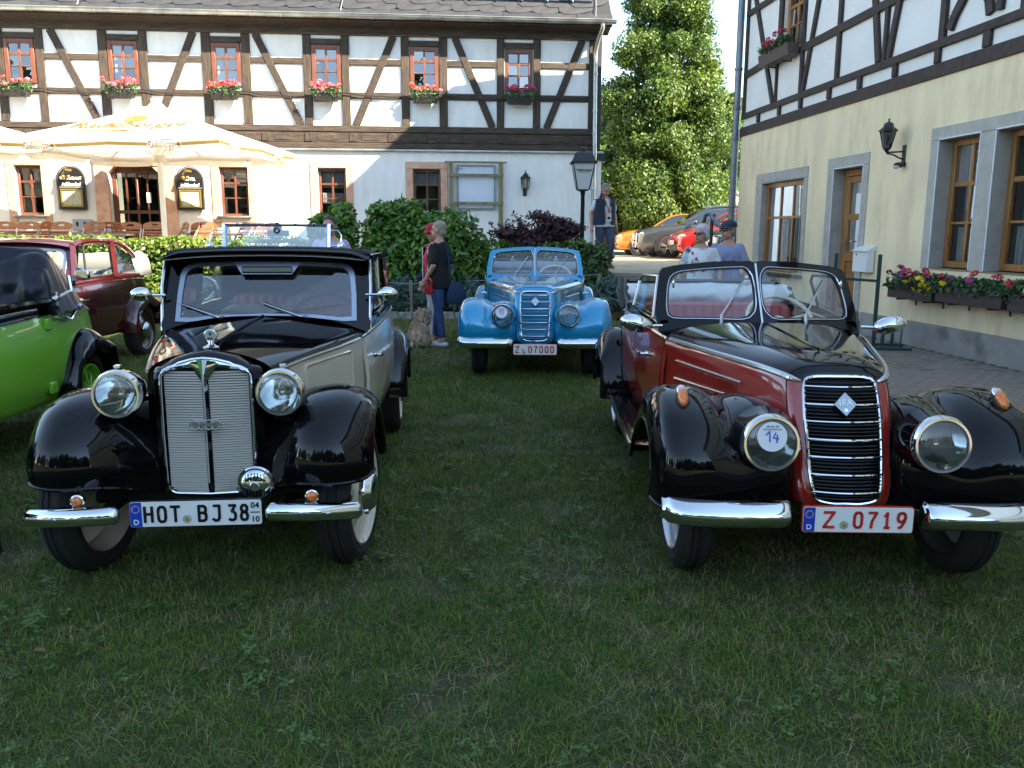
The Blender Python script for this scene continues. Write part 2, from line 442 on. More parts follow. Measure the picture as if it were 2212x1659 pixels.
# lawn blades: tufts spread by geometry nodes
def blade_tuft(name, n, rad, hmin, hmax, w, seed, lean, mat):
    r = random.Random(seed); V = []; F = []
    for _ in range(n):
        a = r.uniform(0, 6.283); d = rad*math.sqrt(r.random()); x, y = d*math.cos(a), d*math.sin(a)
        h = r.uniform(hmin, hmax); ta = r.uniform(0, 6.283); ln = r.uniform(.2, lean); ww = w*r.uniform(.6, 1.25)
        dx, dy = math.cos(ta), math.sin(ta); px, py = -dy*ww/2, dx*ww/2; o = len(V)
        for t, q in ((0, 1.), (.5, .85)):
            cx = x+dx*h*ln*t*t; cy = y+dy*h*ln*t*t; cz = h*(t-min(.35*ln,.75)*t*t)-.004
            V += [(cx-px*q, cy-py*q, cz), (cx+px*q, cy+py*q, cz)]
        V.append((x+dx*h*ln, y+dy*h*ln, h*(1-min(.35*ln,.75))))
        F += [(o, o+1, o+3, o+2), (o+2, o+3, o+4)]
    me = bpy.data.meshes.new(name); me.from_pydata(V, [], F); me.materials.append(mat)
    return bpy.data.objects.new(name, me)
blade_g = M('grass_blade', (.128,.192,.036), .6, island=.55, transl=.30, spec=.15)
blade_d = M('grass_blade_dark', (.084,.145,.028), .6, island=.5, transl=.30, spec=.15)
blade_s = M('grass_blade_straw', (.32,.27,.13), .7, island=.3, transl=.2)
leaf_c = M('clover_leaf', (.085,.160,.034), .5, island=.35, transl=.25)
def clover(name, seed, n, r0, size):
    r = random.Random(seed); mb = MB()
    for _ in range(n):
        a = r.uniform(0, 6.283); d = r0*math.sqrt(r.random()); c = Vector((d*math.cos(a), d*math.sin(a), r.uniform(.018, .045)))
        for k in range(3):
            b = a+k*2.094+r.uniform(-.2,.2); q = size*r.uniform(.7,1.3); dr = Vector((math.cos(b), math.sin(b), r.uniform(-.2,.35))); sd = Vector((-math.sin(b), math.cos(b), r.uniform(-.3,.3)))
            mb.add([c, c+dr*q*.55+sd*q*.4, c+dr*q, c+dr*q*.55-sd*q*.4], [(0,1,2,3)])
    me = bpy.data.meshes.new(name); me.from_pydata(mb.v, [], mb.f); me.materials.append(leaf_c); return bpy.data.objects.new(name, me)
tufts = [blade_tuft('tuft_a', 64, .095, .016, .040, .0030, 1, 1.8, blade_g), blade_tuft('tuft_b', 64, .095, .014, .038, .0030, 2, 2.0, blade_d),
         blade_tuft('tuft_c', 60, .095, .016, .048, .0026, 3, 1.5, blade_g), blade_tuft('tuft_d', 20, .09, .02, .055, .0022, 4, 2.2, blade_s),
         blade_tuft('tuft_e', 55, .095, .012, .032, .0040, 5, 2.2, blade_d), clover('clover_a', 6, 9, .07, .016), clover('broadleaf_a', 8, 3, .05, .034)]
def scatter(name, pts, kinds, mat_first):
    """one object: a cloud of points, each carrying a grass tuft (geometry nodes)"""
    me = bpy.data.meshes.new(name); me.vertices.add(len(pts)); me.vertices.foreach_set('co', np.asarray(pts, np.float32).ravel())
    a = me.attributes.new('kind', 'INT', 'POINT'); a.data.foreach_set('value', np.asarray(kinds, np.int32))
    rot = me.attributes.new('rot', 'FLOAT_VECTOR', 'POINT'); n = len(pts)
    rv = np.stack([rng.uniform(-.18,.18,n), rng.uniform(-.18,.18,n), rng.uniform(0,6.283,n)], 1).astype(np.float32); rot.data.foreach_set('vector', rv.ravel())
    sc = me.attributes.new('size', 'FLOAT', 'POINT'); dist = np.linalg.norm(np.asarray(pts)[:, :2], axis=1)
    sc.data.foreach_set('value', (rng.uniform(.75,1.25,n)*(1+np.clip((dist-4)/9, 0, .6))).astype(np.float32))
    o = link(name, me); ng = bpy.data.node_groups.new(name, 'GeometryNodeTree')
    ng.interface.new_socket('Geometry', in_out='INPUT', socket_type='NodeSocketGeometry'); ng.interface.new_socket('Geometry', in_out='OUTPUT', socket_type='NodeSocketGeometry')
    N = ng.nodes; L = ng.links; gi = N.new('NodeGroupInput'); go = N.new('NodeGroupOutput'); jn = N.new('GeometryNodeJoinGeometry')
    ak = N.new('GeometryNodeInputNamedAttribute'); ak.data_type = 'INT'; ak.inputs[0].default_value = 'kind'
    ar = N.new('GeometryNodeInputNamedAttribute'); ar.data_type = 'FLOAT_VECTOR'; ar.inputs[0].default_value = 'rot'
    az = N.new('GeometryNodeInputNamedAttribute'); az.data_type = 'FLOAT'; az.inputs[0].default_value = 'size'
    for k, t in enumerate(tufts):
        cmp = N.new('FunctionNodeCompare'); cmp.data_type = 'INT'; cmp.operation = 'EQUAL'
        ii = [s for s in cmp.inputs if s.type == 'INT']; L.new(ak.outputs[0], ii[0]); ii[1].default_value = k
        oi = N.new('GeometryNodeObjectInfo'); oi.inputs[0].default_value = t
        ip = N.new('GeometryNodeInstanceOnPoints'); L.new(gi.outputs[0], ip.inputs['Points']); L.new(cmp.outputs[0], ip.inputs['Selection'])
        L.new(oi.outputs['Geometry'], ip.inputs['Instance']); L.new(ar.outputs[0], ip.inputs['Rotation']); L.new(az.outputs[0], ip.inputs['Scale'])
        L.new(ip.outputs[0], jn.inputs[0])
    L.new(jn.outputs[0], go.inputs[0]); md = o.modifiers.new('tufts', 'NODES'); md.node_group = ng; o['kind'] = 'stuff'; return o
pts = []; kinds = []
def lumpy(x, y, f): return .5+.5*math.sin(x*f+1.3*math.sin(y*f*.7))*math.cos(y*f*1.1+math.sin(x*f*.6))
y = 1.55
while y < 14.75:
    step = .052 if y < 3.2 else (.062 if y < 5.5 else .085 if y < 9 else .115)
    x = -.72*y-.9
    while x < min(EDGE(y)+.03, .72*y+.9):
        px = x+random.uniform(-.5,.5)*step; py = y+random.uniform(-.5,.5)*step
        if py < 14.76 and px < EDGE(py)+.03:
            q = random.random(); c = lumpy(px, py, 2.1); s_ = lumpy(px+5, py-3, 1.2)
            bare = lumpy(px*1.3-2, py*1.3+1, 2.6)
            if bare > .93 and q < .65:
                x += step; continue
            k = 5 if (q < .045*c and py < 6) else 6 if q < .050*c and py < 5 else 3 if q > 1-(.16+.34*s_*s_) else random.choice((0,1,2,4) if c > .4 else (1,4,1,0))
            pts.append((px, py, 0)); kinds.append(k)
        x += step
    y += step*.9
grass = scatter('grass', pts, kinds, None)
# fallen leaves on the lawn
fl = M('fallen_leaf', (.17,.10,.05), .7, var=.3)
for (x, y, rz, lb) in ((1.07,2.35,.4,'dry brown leaf lying in the grass below the red car plate'),(-.12,3.1,2.,'dry brown leaf in the middle of the lawn'),(-1.05,2.62,1.2,'dry brown leaf below the cream car bumper'),(-1.68,2.75,.2,'dry brown leaf near the left front wheel of the cream car')):
    mb = MB(); mb.add([(-.02,0,.0),(-.006,.009,.006),(.013,.008,.008),(.024,0,.002),(.012,-.009,.007),(-.008,-.008,.005)], [(0,1,2,3),(0,3,4,5)])
    o = part('fallen_leaf', mb, fl, None, smooth=0); o.location = (x, y, .035); o.rotation_euler = (.3, .2, rz)
    tag(o, lb, 'leaf', 'dry leaves fallen on the lawn')
# ------------------------------------------------------------------ white half-timbered hotel across the back
plaster = M('white_plaster', (.80,.79,.76), .9, var=.06, vscale=2.5, bump=.35, bscale=18, wear=((.69,.66,.60), 1.2, .58), stretch=(2.,2.,.6))
timber = M('dark_timber', (.050,.034,.024), .8, var=.45, vscale=10., bump=.7, bscale=30, stretch=(1,1,1), wear=((.032,.022,.015), 5., .5))
timber_v = M('dark_timber_post', (.056,.039,.027), .8, var=.5, vscale=9., bump=.7, bscale=30, stretch=(3,3,.35))
timber_h = M('dark_timber_rail', (.056,.039,.027), .8, var=.5, vscale=9., bump=.7, bscale=30, stretch=(.35,3,3))
sandstone = M('pink_sandstone', (.60,.36,.25), .85, var=.18, vscale=6., bump=.3, bscale=60)
redwood = M('red_brown_wood', (.16,.055,.030), .45, var=.25, vscale=6., stretch=(4,4,.6))
zinc = M('zinc', (.42,.43,.41), .42, .85, var=.3, vscale=3.)
slate = M('roof_slate', (.038,.038,.042), .55, island=.22, bump=.3, bscale=30, var=.2, vscale=5)
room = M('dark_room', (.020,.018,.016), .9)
curtain = M('white_curtain', (.70,.70,.70), .9, transl=.3)
pane_m = glass_mat('window_glass', (.80,.84,.84), .10, .01)
def wall_cells(mb, s0, s1, z0, z1, y, holes, depth):
    """flat wall in the plane y with rectangular openings and their reveals"""
    S = sorted({s0, s1, *[h[0] for h in holes], *[h[1] for h in holes]}); Z = sorted({z0, z1, *[h[2] for h in holes], *[h[3] for h in holes]})
    for a, b in zip(S[:-1], S[1:]):
        for c, d in zip(Z[:-1], Z[1:]):
            if any(h[0] <= (a+b)/2 <= h[1] and h[2] <= (c+d)/2 <= h[3] for h in holes): continue
            mb.add([(a,y,c),(b,y,c),(b,y,d),(a,y,d)], [(0,1,2,3)])
    for a, b, c, d in holes:
        q = y+depth
        mb.add([(a,y,c),(a,y,d),(a,q,d),(a,q,c),(b,y,c),(b,y,d),(b,q,d),(b,q,c)], [(0,1,2,3),(5,4,7,6),(0,3,7,4),(2,1,5,6)])
def window(par, s0, s1, z0, z1, y, cols, rows, wood, cas=.07, mun=.032, th=.06, cur=None, back=.35, label=None, sash=None, backmat=None):
    """wooden window: casing + glazing bars (part), panes / curtains / dark room behind (sub-parts). rows: fractions of height from the bottom"""
    mb = MB()
    for a, b, c, d in ((s0, s0+cas, z0, z1), (s1-cas, s1, z0, z1), (s0+cas, s1-cas, z1-cas, z1), (s0+cas, s1-cas, z0, z0+cas)):
        mb.box(((a+b)/2, y+th/2, (c+d)/2), (b-a, th, d-c), ch=.006)
    a0, a1, b0, b1 = s0+cas, s1-cas, z0+cas, z1-cas
    xs = [a0+(a1-a0)*i/cols for i in range(cols+1)]; zs = [b0]+[b0+(b1-b0)*r for r in rows]+[b1]
    for i, x in enumerate(xs[1:-1]): mb.box((x, y+th*.55, (b0+b1)/2), (mun*(1.7 if cols == 2 else 1), th*.6, b1-b0), ch=.004)
    for z in zs[1:-1]: mb.box(((a0+a1)/2, y+th*.5, z), (a1-a0, th*.55, mun*(1.9 if z == zs[-2] and len(rows) > 1 else 1)), ch=.004)
    w = part('window', mb, wood, par, label)
    for i in range(cols):
        for j in range(len(zs)-1):
            p = MB(); t = .004*random.uniform(-1, 1); u = .004*random.uniform(-1, 1)
            p.add([(xs[i],y+th*.6-t-u,zs[j]),(xs[i+1],y+th*.6+t-u,zs[j]),(xs[i+1],y+th*.6+t+u,zs[j+1]),(xs[i],y+th*.6-t+u,zs[j+1])], [(0,1,2,3)])
            part('pane', p, pane_m, w, smooth=0)
    if cur:
        q = MB(); n = 40
        for c0, c1, h0, h1 in cur:
            X = np.linspace(s0+cas+(a1-a0)*c0, s0+cas+(a1-a0)*c1, n)
            q.grid([[(x, y+th+.07+.018*math.sin(k*1.4+c0*9), b0+(b1-b0)*h) for h in (h0, h1)] for k, x in enumerate(X)])
        part('curtain', q, curtain, w)
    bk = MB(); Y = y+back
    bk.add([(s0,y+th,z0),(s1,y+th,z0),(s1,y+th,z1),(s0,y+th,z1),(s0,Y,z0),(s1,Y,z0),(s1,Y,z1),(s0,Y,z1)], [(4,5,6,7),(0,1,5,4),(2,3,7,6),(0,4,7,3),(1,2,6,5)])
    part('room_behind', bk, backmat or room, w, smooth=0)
    return w
hotel = thing('timber_framed_hotel', 'long white hotel with dark timber framing, slate roof and red-brown windows behind the hedge', 'building', (0, 21, 0), R(4.6))
SL, SR = -16.5, 2.19
LW = [(-15.2,-14.5,1.9,3.05),(-11.71,-11.1,1.9,3.05),(-7.03,-6.36,1.9,3.05),(-4.71,-4.04,1.9,3.05),(-2.43,-1.76,1.9,3.05)]
DOOR = (-9.58,-8.41,.75,3.05)
mb = MB(); wall_cells(mb, SL, SR, .3, 3.47, 0, LW+[DOOR], .22)
mb.add([(SR,0,.3),(SR,9,.3),(SR,9,3.47),(SR,0,3.47)], [(0,1,2,3)]); mb.add([(SL,0,3.47),(SR,0,3.47),(SR,.12,3.47),(SL,.12,3.47)], [(0,1,2,3)])
part('ground_floor_wall', mb, plaster, hotel, smooth=0)
mb = MB(); mb.box(((SL+SR)/2, -.02, .83), (SR-SL, .05, .25)); part('plinth', mb, M('sandstone_plinth', (.35,.22,.17), .9, var=.3, vscale=4, bump=.4), hotel)
UW = [(-14.4,-13.73),(-11.68,-11.01),(-9.39,-8.71),(-7.06,-6.39),(-4.76,-4.08),(-2.46,-1.78),(-.2,.48)]
mb = MB(); wall_cells(mb, SL, 2.0, 3.5, 6.3, .06, [(a, b, 4.88, 5.86) for a, b in UW], .16)
mb.add([(2.0,.06,3.5),(2.0,9,3.5),(2.0,9,6.3),(2.0,.06,6.3)], [(0,1,2,3)])
part('upper_wall', mb, plaster, hotel, smooth=0)
# ledge, big beam with carved blocks, posts, rails, braces
mb = MB(); mb.box(((SL+SR)/2, -.03, 3.475), (SR-SL+.06, .12, .05), ch=.01); part('ledge_flashing', mb, zinc, hotel)
def tim(name, s0, s1, z0, z1, y=.02, d=.08, m=timber_h, ch=.012):
    mb = MB(); mb.box(((s0+s1)/2, y+d/2, (z0+z1)/2), (s1-s0, d, z1-z0), ch=ch); return part(name, mb, m, hotel)
tim('sill_beam', SL, 2.02, 3.505, 3.64, -.035, .14); tim('floor_beam', SL, 2.02, 3.645, 3.885, -.01, .12); tim('sill_beam', SL, 2.02, 3.89, 4.035, -.03, .14)
for k in range(20):
    s_ = -15.9+k*.92+.12*math.sin(k*5.)
    if s_ < 1.8: tim('beam_end', s_-.09, s_+.09, 3.66, 3.87, -.026, .05, timber)
    if s_ < 1.4: tim('infill_block', s_+.2, s_+.62, 3.69, 3.845, -.02, .05)
POST = [(-14.61,-14.42),(-13.71,-13.52),(-12.3,-12.1),(-11.88,-11.69),(-10.99,-10.81),(-9.6,-9.40),(-8.69,-8.50),(-7.28,-7.07),(-6.37,-6.17),(-4.96,-4.77),(-4.07,-3.88),(-2.67,-2.48),(-1.77,-1.57),(-.39,-.21),(.49,.67),(1.84,1.97)]
for a, b in POST: tim('timber_post', a, b, 4.037, 6.08, .012, .09, timber_v)
for a, b in [(-13.52,-12.3),(-10.81,-9.6),(-8.5,-7.28),(-6.17,-4.96),(-3.88,-2.67),(-1.57,-.39),(.67,1.84)]:
    for z0, z1 in ((5.42,5.56),(4.66,4.81)): tim('timber_rail', a+.002, b-.002, z0, z1, .018)
for (a, b), (p0, p1) in zip(UW, [(-14.42,-13.71),(-11.69,-10.99),(-9.40,-8.69),(-7.07,-6.37),(-4.77,-4.07),(-2.48,-1.77),(-.21,.49)]):
    tim('window_lintel', p0, p1, 5.865, 6.0, .018); tim('timber_rail', p0, p1, 4.66, 4.80, .018)
for (t, b) in ((-10.64,-9.70),(-7.45,-8.36),(-6.04,-5.06),(-2.84,-3.76),(-1.39,-.49),(1.67,.82),(-12.45,-13.4)):
    mb = MB(); mb.bar((t,.05,6.08), (b,.05,4.037), .165, .092, up=(0,1,0), ch=.012)
    part('timber_brace', mb, timber, hotel)
tim('head_beam', SL, 2.02, 6.082, 6.30, -.02, .12)
mb = MB(); mb.add([(SL,-.42,6.36),(2.3,-.42,6.36),(2.3,.1,6.22),(SL,.1,6.22)], [(0,1,2,3)]); mb.box(((SL+2.3)/2,-.415,6.36),(2.3-SL,.03,.12)); part('eaves_board', mb, timber, hotel)
mb = MB(); mb.box((2.075,.25,4.95),(.13,.6,2.9)); mb.add([(2.0,.5,6.3),(2.14,.5,6.3),(2.14,9,6.3),(2.0,9,6.3),(2.14,.5,3.5),(2.14,9,3.5)],[(1,2,5,4)])
mb.prism([(2.01,3.5),(2.14,3.5),(2.32,3.30),(2.3,3.26),(2.05,3.3)],(0,-.04,0),(1,0,0),(0,0,1),(0,.5,0)); part('slate_gable_cladding', mb, M('gable_slate', (.02,.02,.024), .6, var=.3, vscale=20), hotel)
# lower windows and door with sandstone surrounds
for k, (a, b, c, d) in enumerate(LW):
    for (p, q, r_, s_) in ((a-.18,a,1.75,3.05),(b,b+.17,1.75,3.05),(a-.18,b+.17,3.052,3.215),(a-.18,b+.17,1.66,1.748)):
        mb = MB(); mb.box(((p+q)/2,-.005,(r_+s_)/2),(q-p,.05,s_-r_),ch=.008); part('stone_surround', mb, sandstone, hotel)
    mb = MB(); mb.box(((a+b)/2,-.05,1.885),(b-a+.14,.16,.04),ch=.006); part('window_sill', mb, zinc, hotel)
    cur = {1:[(.0,.48,.0,1.),(.55,1.,.35,1.)], 2:None, 3:[(0,.48,.62,1.),(.5,1,.62,1.),(0,.5,.25,.5),(.5,1,.2,.5)], 4:[(0,.48,.72,1.),(.5,1,.72,1.)]}.get(k)
    window(hotel, a+.005, b-.005, 1.905, 3.045, .12, 2, (.36,.70), M('dark_window_wood', (.13,.042,.025), .45, var=.25, vscale=6, stretch=(4,4,.6)), .06, .028, cur=cur)
for (p, q, r_, s_) in ((-9.89,-9.58,.75,3.05),(-8.41,-8.03,.75,3.05),(-9.89,-8.03,3.052,3.25)):
    mb = MB(); mb.box(((p+q)/2,-.02,(r_+s_)/2),(q-p,.09,s_-r_),ch=.01); part('stone_surround', mb, sandstone, hotel)
mb = MB()
for sx, x0 in ((1,-9.58),(-1,-8.41)): mb.prism([(0,0),(.16*sx,0),(0,-.16)], (x0,-.04,3.05), (1,0,0), (0,0,1), (0,.2,0))
part('arch_corner', mb, sandstone, hotel)
mb = MB(); dm = M('door_wood', (.11,.035,.02), .4, var=.3, vscale=5, stretch=(4,4,.5))
for a, b in ((-9.58,-9.46),(-9.03,-8.98),(-8.53,-8.41)): mb.box(((a+b)/2,.2,1.9),(b-a,.06,2.3),ch=.008)
for z0, z1 in ((.75,.9),(1.05,1.2),(1.95,2.03),(2.9,3.05)): mb.box((-8.995,.203,(z0+z1)/2),(1.16,.05,z1-z0),ch=.006)
for x in (-9.25,-8.76): mb.box((x,.2,2.05),(.035,.04,1.7))
dr = part('hotel_door', mb, dm, hotel)
mb = MB(); mb.add([(-9.58,.215,.75),(-8.41,.215,.75),(-8.41,.215,3.05),(-9.58,.215,3.05)], [(0,1,2,3)]); part('door_glass', mb, glass_mat('door_glass', (.10,.08,.06), .04), dr)
mb = MB(); mb.box((-9,.9,1.9),(1.2,.02,2.3)); part('hallway', mb, room, dr)
mb = MB(); mb.box((-8.74,.165,2.33),(.10,.004,.24)); part('notice', mb, M('paper', (.8,.78,.74), .8), dr)
mb = MB(); mb.box((-8.64,.15,1.66),(.18,.01,.05)); mb.tube([(-8.47,.19,1.72),(-8.47,.14,1.72),(-8.57,.14,1.71)],.012); part('letter_flap', mb, dull_chrome, dr)
for k, (a, b) in enumerate(UW):
    cur = {2:[(.0,.42,.0,1.)], 3:[(0,.49,.72,1.),(.51,1,.72,1.),(0,.3,0,.7)], 4:[(0,.49,.72,1.),(.51,1,.72,1.),(0,.25,0,.7)]}.get(k)
    wdw = window(hotel, a+.005, b-.005, 4.885, 5.855, .075 if k == 6 else .0, 2, (.36,.70), redwood, .095, .028, .07, cur=cur, back=.3)
    if k == 2:
        mb = MB(); mb.box((a+.22,.18,5.35),(.2,.01,.8)); part('red_blind', mb, M('red_blind', (.35,.05,.025), .8), wdw)
# gutter, downpipe, roof with scalloped slates
mb = MB(); n = 10
mb.grid([[(x, -.50-.075*math.cos(math.pi*j/n), 6.42-.085*math.sin(math.pi*j/n)) for j in range(n+1)] for x in (SL, 2.38)])
mb.tube([(SL,-.577,6.425),(2.38,-.577,6.425)], .013, 6); part('gutter', mb, zinc, hotel)
mbg = MB(); mbg.grid([[(x, -.50-.082*math.cos(math.pi*j/n), 6.42-.092*math.sin(math.pi*j/n)) for j in range(n+1)] for x in (-.015, .015)]); gme = mbg.mesh('gutter_bracket', zinc)
for k in range(28):
    o = link('gutter_bracket', gme, hotel); o.location = (-16.2+k*.68, 0, 0)
mb = MB(); mb.tube([(2.06,-.50,6.34),(2.06,-.50,6.26),(2.0,-.30,6.05),(1.98,-.09,5.85),(1.98,-.07,5.7),(1.99,-.09,3.9),(1.99,-.12,3.6),(2.0,-.12,3.4),(1.99,-.09,3.2),(1.99,-.085,.8)], .052, 10)
for z in (5.3,4.45,3.9,2.6,1.6): mb.lathe([(.056,-.025),(.06,-.02),(.06,.02),(.056,.025)], (1.985,-.085,z), (0,0,1), 12)
part('downpipe', mb, zinc, hotel)
pitch = R(47); ry, rz_ = math.cos(pitch), math.sin(pitch); E0 = Vector((0,-.46,6.47))
mb = MB(); mb.add([(SL,-.46,6.45),(2.30,-.46,6.45),(2.30,-.46+8.4*ry,6.45+8.4*rz_),(SL,-.46+8.4*ry,6.45+8.4*rz_),(2.30,-.46+16.8*ry,6.45),(SL,-.46+16.8*ry,6.45)], [(0,1,2,3),(3,2,4,5)])
mb.add([(2.14,.06,6.3),(2.14,-.46+8.4*ry,6.35+8.3*rz_),(2.14,-.46+16.8*ry,6.3)],[(0,1,2)])
roof = part('roof', mb, M('roof_base', (.018,.018,.02), .7), hotel, smooth=0)
# one scalloped slate: straight left and top, sweeping curved right-lower edge
pl_ = [(0,0)]+[(.84*math.sin(R(a)), .46*(1-math.cos(R(a)))) for a in range(10, 91, 10)]+[(.86,.62),(-.10,.62),(-.10,.1)]
mbs = MB(); mbs.prism(pl_, (0,0,0), (1,0,0), (0,ry,rz_), (0,-rz_*.016,ry*.016)); sme = mbs.mesh('slate', slate, 0)
for r_ in range(7):
    for k in range(-1, 28):
        x = -14.6+k*.63+(r_ % 2)*.3
        if x > 1.75 or x < -13.4: continue
        dst = .10+r_*.26; o = link('slate', sme, roof); o.location = (x, E0.y+dst*ry-.012*(k % 2)*0, E0.z+dst*rz_+.004+.010*((k*7) % 2)); o.rotation_euler = (R(-2.2), R(1.2), random.uniform(-.012,.012))
mb = MB()
for k in range(19): mb.box((-13.6+k*.86, E0.y+.05*ry, E0.z+.05*rz_+.005), (.85,.2,.012), Matrix.Rotation(pitch, 3, 'X'))
part('eaves_slates', mb, slate, roof, smooth=0)
mb = MB(); p = E0+Vector((0,ry,rz_))*.60; mb.tube([(-14,p.y-.09,p.z+.12),(1.95,p.y-.09,p.z+.12)], .05, 8); part('snow_guard_rail', mb, M('weathered_rail', (.30,.26,.16), .8, var=.4, vscale=6), roof)
for k, x in enumerate((-9.8,-4.0,1.9)):
    mb = MB(); mb.tube([(x,E0.y+.05*ry,E0.z+.06*rz_),(x+.02,E0.y+.2*ry-.03,E0.z+.2*rz_+.05),(x+.09,E0.y+.9*ry-.03,E0.z+.9*rz_+.05)], .012, 6); part('lightning_wire', mb, zinc, roof)
mb = MB()
for k in range(26): mb.box((-13.6+k*.6,p.y-.06,p.z+.07),(.03,.1,.16))
part('rail_bracket', mb, dull_chrome, roof)
# string-light cable along the first floor
pts = []
for k in range(7):
    a = (-12.9, -11.1, -8.8, -6.4, -4.1, -1.8, .5, 1.9)[k]; b = (-12.9, -11.1, -8.8, -6.4, -4.1, -1.8, .5, 1.9)[k+1]
    pts += [(a+(b-a)*t, -.03, 4.78-.09*math.sin(math.pi*t)*(1+.3*math.sin(k*3))+.01*math.sin(t*20)) for t in np.linspace(0, .95, 10)]
HP = hotel.matrix_basis if False else Matrix.Translation((0,21,0)) @ Matrix.Rotation(R(4.6), 4, 'Z')
def on_hotel(o): o.matrix_basis = HP @ o.matrix_basis; return o
mb = MB(); mb.tube(pts, .011, 5); on_hotel(tag(part('light_cable', mb, black_plastic, None), 'thin black cable sagging along the hotel front at window-box height', 'cable'))
# wall lamp
t = thing('wall_lantern', 'small black wall lantern with clear glass on white hotel wall above the maple', 'lamp', tuple(HP @ Vector((.3,-.16,2.5))), R(4.6))
iron = M('cast_iron', (.012,.012,.014), .45, bump=.2)
mb = MB(); mb.lathe([(.0,.53),(.018,.51),(.008,.48),(.03,.46),(.10,.38),(.135,.35),(.135,.335),(.02,.33)], n=6); part('lantern_roof', mb, iron, t)
mb = MB(); mb.lathe([(.11,.335),(.085,.1),(.06,.09)], n=6); part('lantern_glass', mb, glass_mat('lantern_glass', (.8,.78,.68), .1), t, smooth=0)
mb = MB()
for k in range(6): mb.tube([(.112*math.cos(k*math.pi/3),.112*math.sin(k*math.pi/3),.335),(.087*math.cos(k*math.pi/3),.087*math.sin(k*math.pi/3),.1)], .008, 5)
mb.lathe([(.09,.1),(.09,.085),(.03,.06),(.02,.02),(.0,.0)], n=10); mb.tube([(0,0,.03),(0,.08,-.04),(0,.15,.0)], .016, 6); mb.box((0,.15,0),(.09,.02,.16)); part('lantern_bracket', mb, iron, t)
mb = MB(); mb.lathe([(.0,.28),(.03,.24),(.028,.16),(.015,.1)], n=10); part('bulb', mb, M('milk_glass', (.75,.72,.6), .3), t)
# framed board between the posts
t = thing('framed_notice_board', 'white glazed notice board in an olive timber frame on the hotel wall', 'notice board', tuple(HP @ Vector((-.9,-.1,0))), R(4.6))
om = M('olive_timber', (.21,.18,.095), .7, var=.3, vscale=5, stretch=(2,2,.5))
mb = MB()
for x in (-.61,.60): mb.box((x,0,2.0),(.10,.09,2.4),ch=.01)
part('post', mb, om, t); mb = MB()
for z, w in ((3.205,1.5),(2.90,1.33),(2.235,1.33)): mb.box((-.005,-.055,z),(w,.04,.07 if z < 3.1 else .045),ch=.006)
part('cross_rail', mb, om, t)
mb = MB(); mb.ring(rrect(.94,1.06,.01,1,0,2.62), rrect(.86,.98,.01,1,0,2.62), (0,.03,0), (1,0,0), (0,0,1), (0,.05,0)); part('board_frame', mb, M('grey_frame', (.22,.24,.26), .4, .6), t)
mb = MB(); mb.box((0,.06,2.62),(.86,.02,.98)); part('board_panel', mb, M('board_white', (.62,.68,.78), .25, coat=.5), t)
mb = MB(); mb.tube([(-.5,.0,3.06),(-.34,-.04,3.06)], .012, 6); part('latch', mb, dull_chrome, t)
# ------------------------------------------------------------------ window boxes with geraniums
geo_leaf = M('geranium_leaf', (.05,.13,.03), .5, island=.35, transl=.2)
pet_mats = [M('petal_red', (.62,.03,.03), .6, island=.2), M('petal_pink', (.75,.14,.24), .6, island=.2), M('petal_coral', (.72,.08,.07), .6, island=.2), M('petal_magenta', (.50,.03,.22), .6, island=.2), M('petal_crimson', (.38,.006,.02), .6, island=.2)]
def blossom_meshes():
    out = []
    for k, m in enumerate(pet_mats):
        r = np.random.default_rng(40+k); d = r.normal(size=(46, 3)); d /= np.linalg.norm(d, axis=1, keepdims=True); d[:, 2] = np.abs(d[:, 2])*.9-.15
        out.append(quads_mesh('blossom', d*np.array([.05,.05,.04]), d+r.normal(size=d.shape)*.25, .030, m, 1.1, k))
    return out
BLOS = blossom_meshes()
box_m = M('box_plastic_brown', (.028,.022,.018), .6)
def geranium_row(name, w, d, h, seed, nb, cols, label, group, spread=1.):
    t = thing(name, label, 'flowers', group=group); r = np.random.default_rng(seed); rr = random.Random(seed)
    n = int(760*w/.6); C = np.stack([r.uniform(-w/2*spread, w/2*spread, n), r.uniform(-d*.75, d*.55, n), r.random(n)**.8*h], 1)
    C[:, 2] -= .10*np.clip(-C[:, 1]/d-.35, 0, 1)*r.random(n)
    o = link('foliage', quads_mesh('foliage', C, r.normal(size=(n,3))*.6+np.array([0,-.5,.8]), .042, geo_leaf, 1.05, seed), t)
    for k in range(nb):
        x = -w/2*spread+w*spread*(k+.5)/nb+rr.uniform(-.03, .03); b = link('blossom', BLOS[cols[k % len(cols)]], t)
        b.location = (x, rr.uniform(-d*.95, d*.05), h*rr.uniform(.6, 1.4)); b.rotation_euler = (rr.uniform(.2,.9), rr.uniform(-.4,.4), rr.uniform(0,6)); s_ = rr.uniform(.85, 1.35); b.scale = (s_, s_, s_)
    return t
names = ['hotel window at the left picture edge', 'hotel window with the red blind', 'hotel window right of the parasol peak', 'hotel window above the upright laurel', 'hotel window above the notice board', 'hotel window nearest the downpipe']
xs = [-11.42,-9.09,-6.75,-4.43,-2.10,.14]
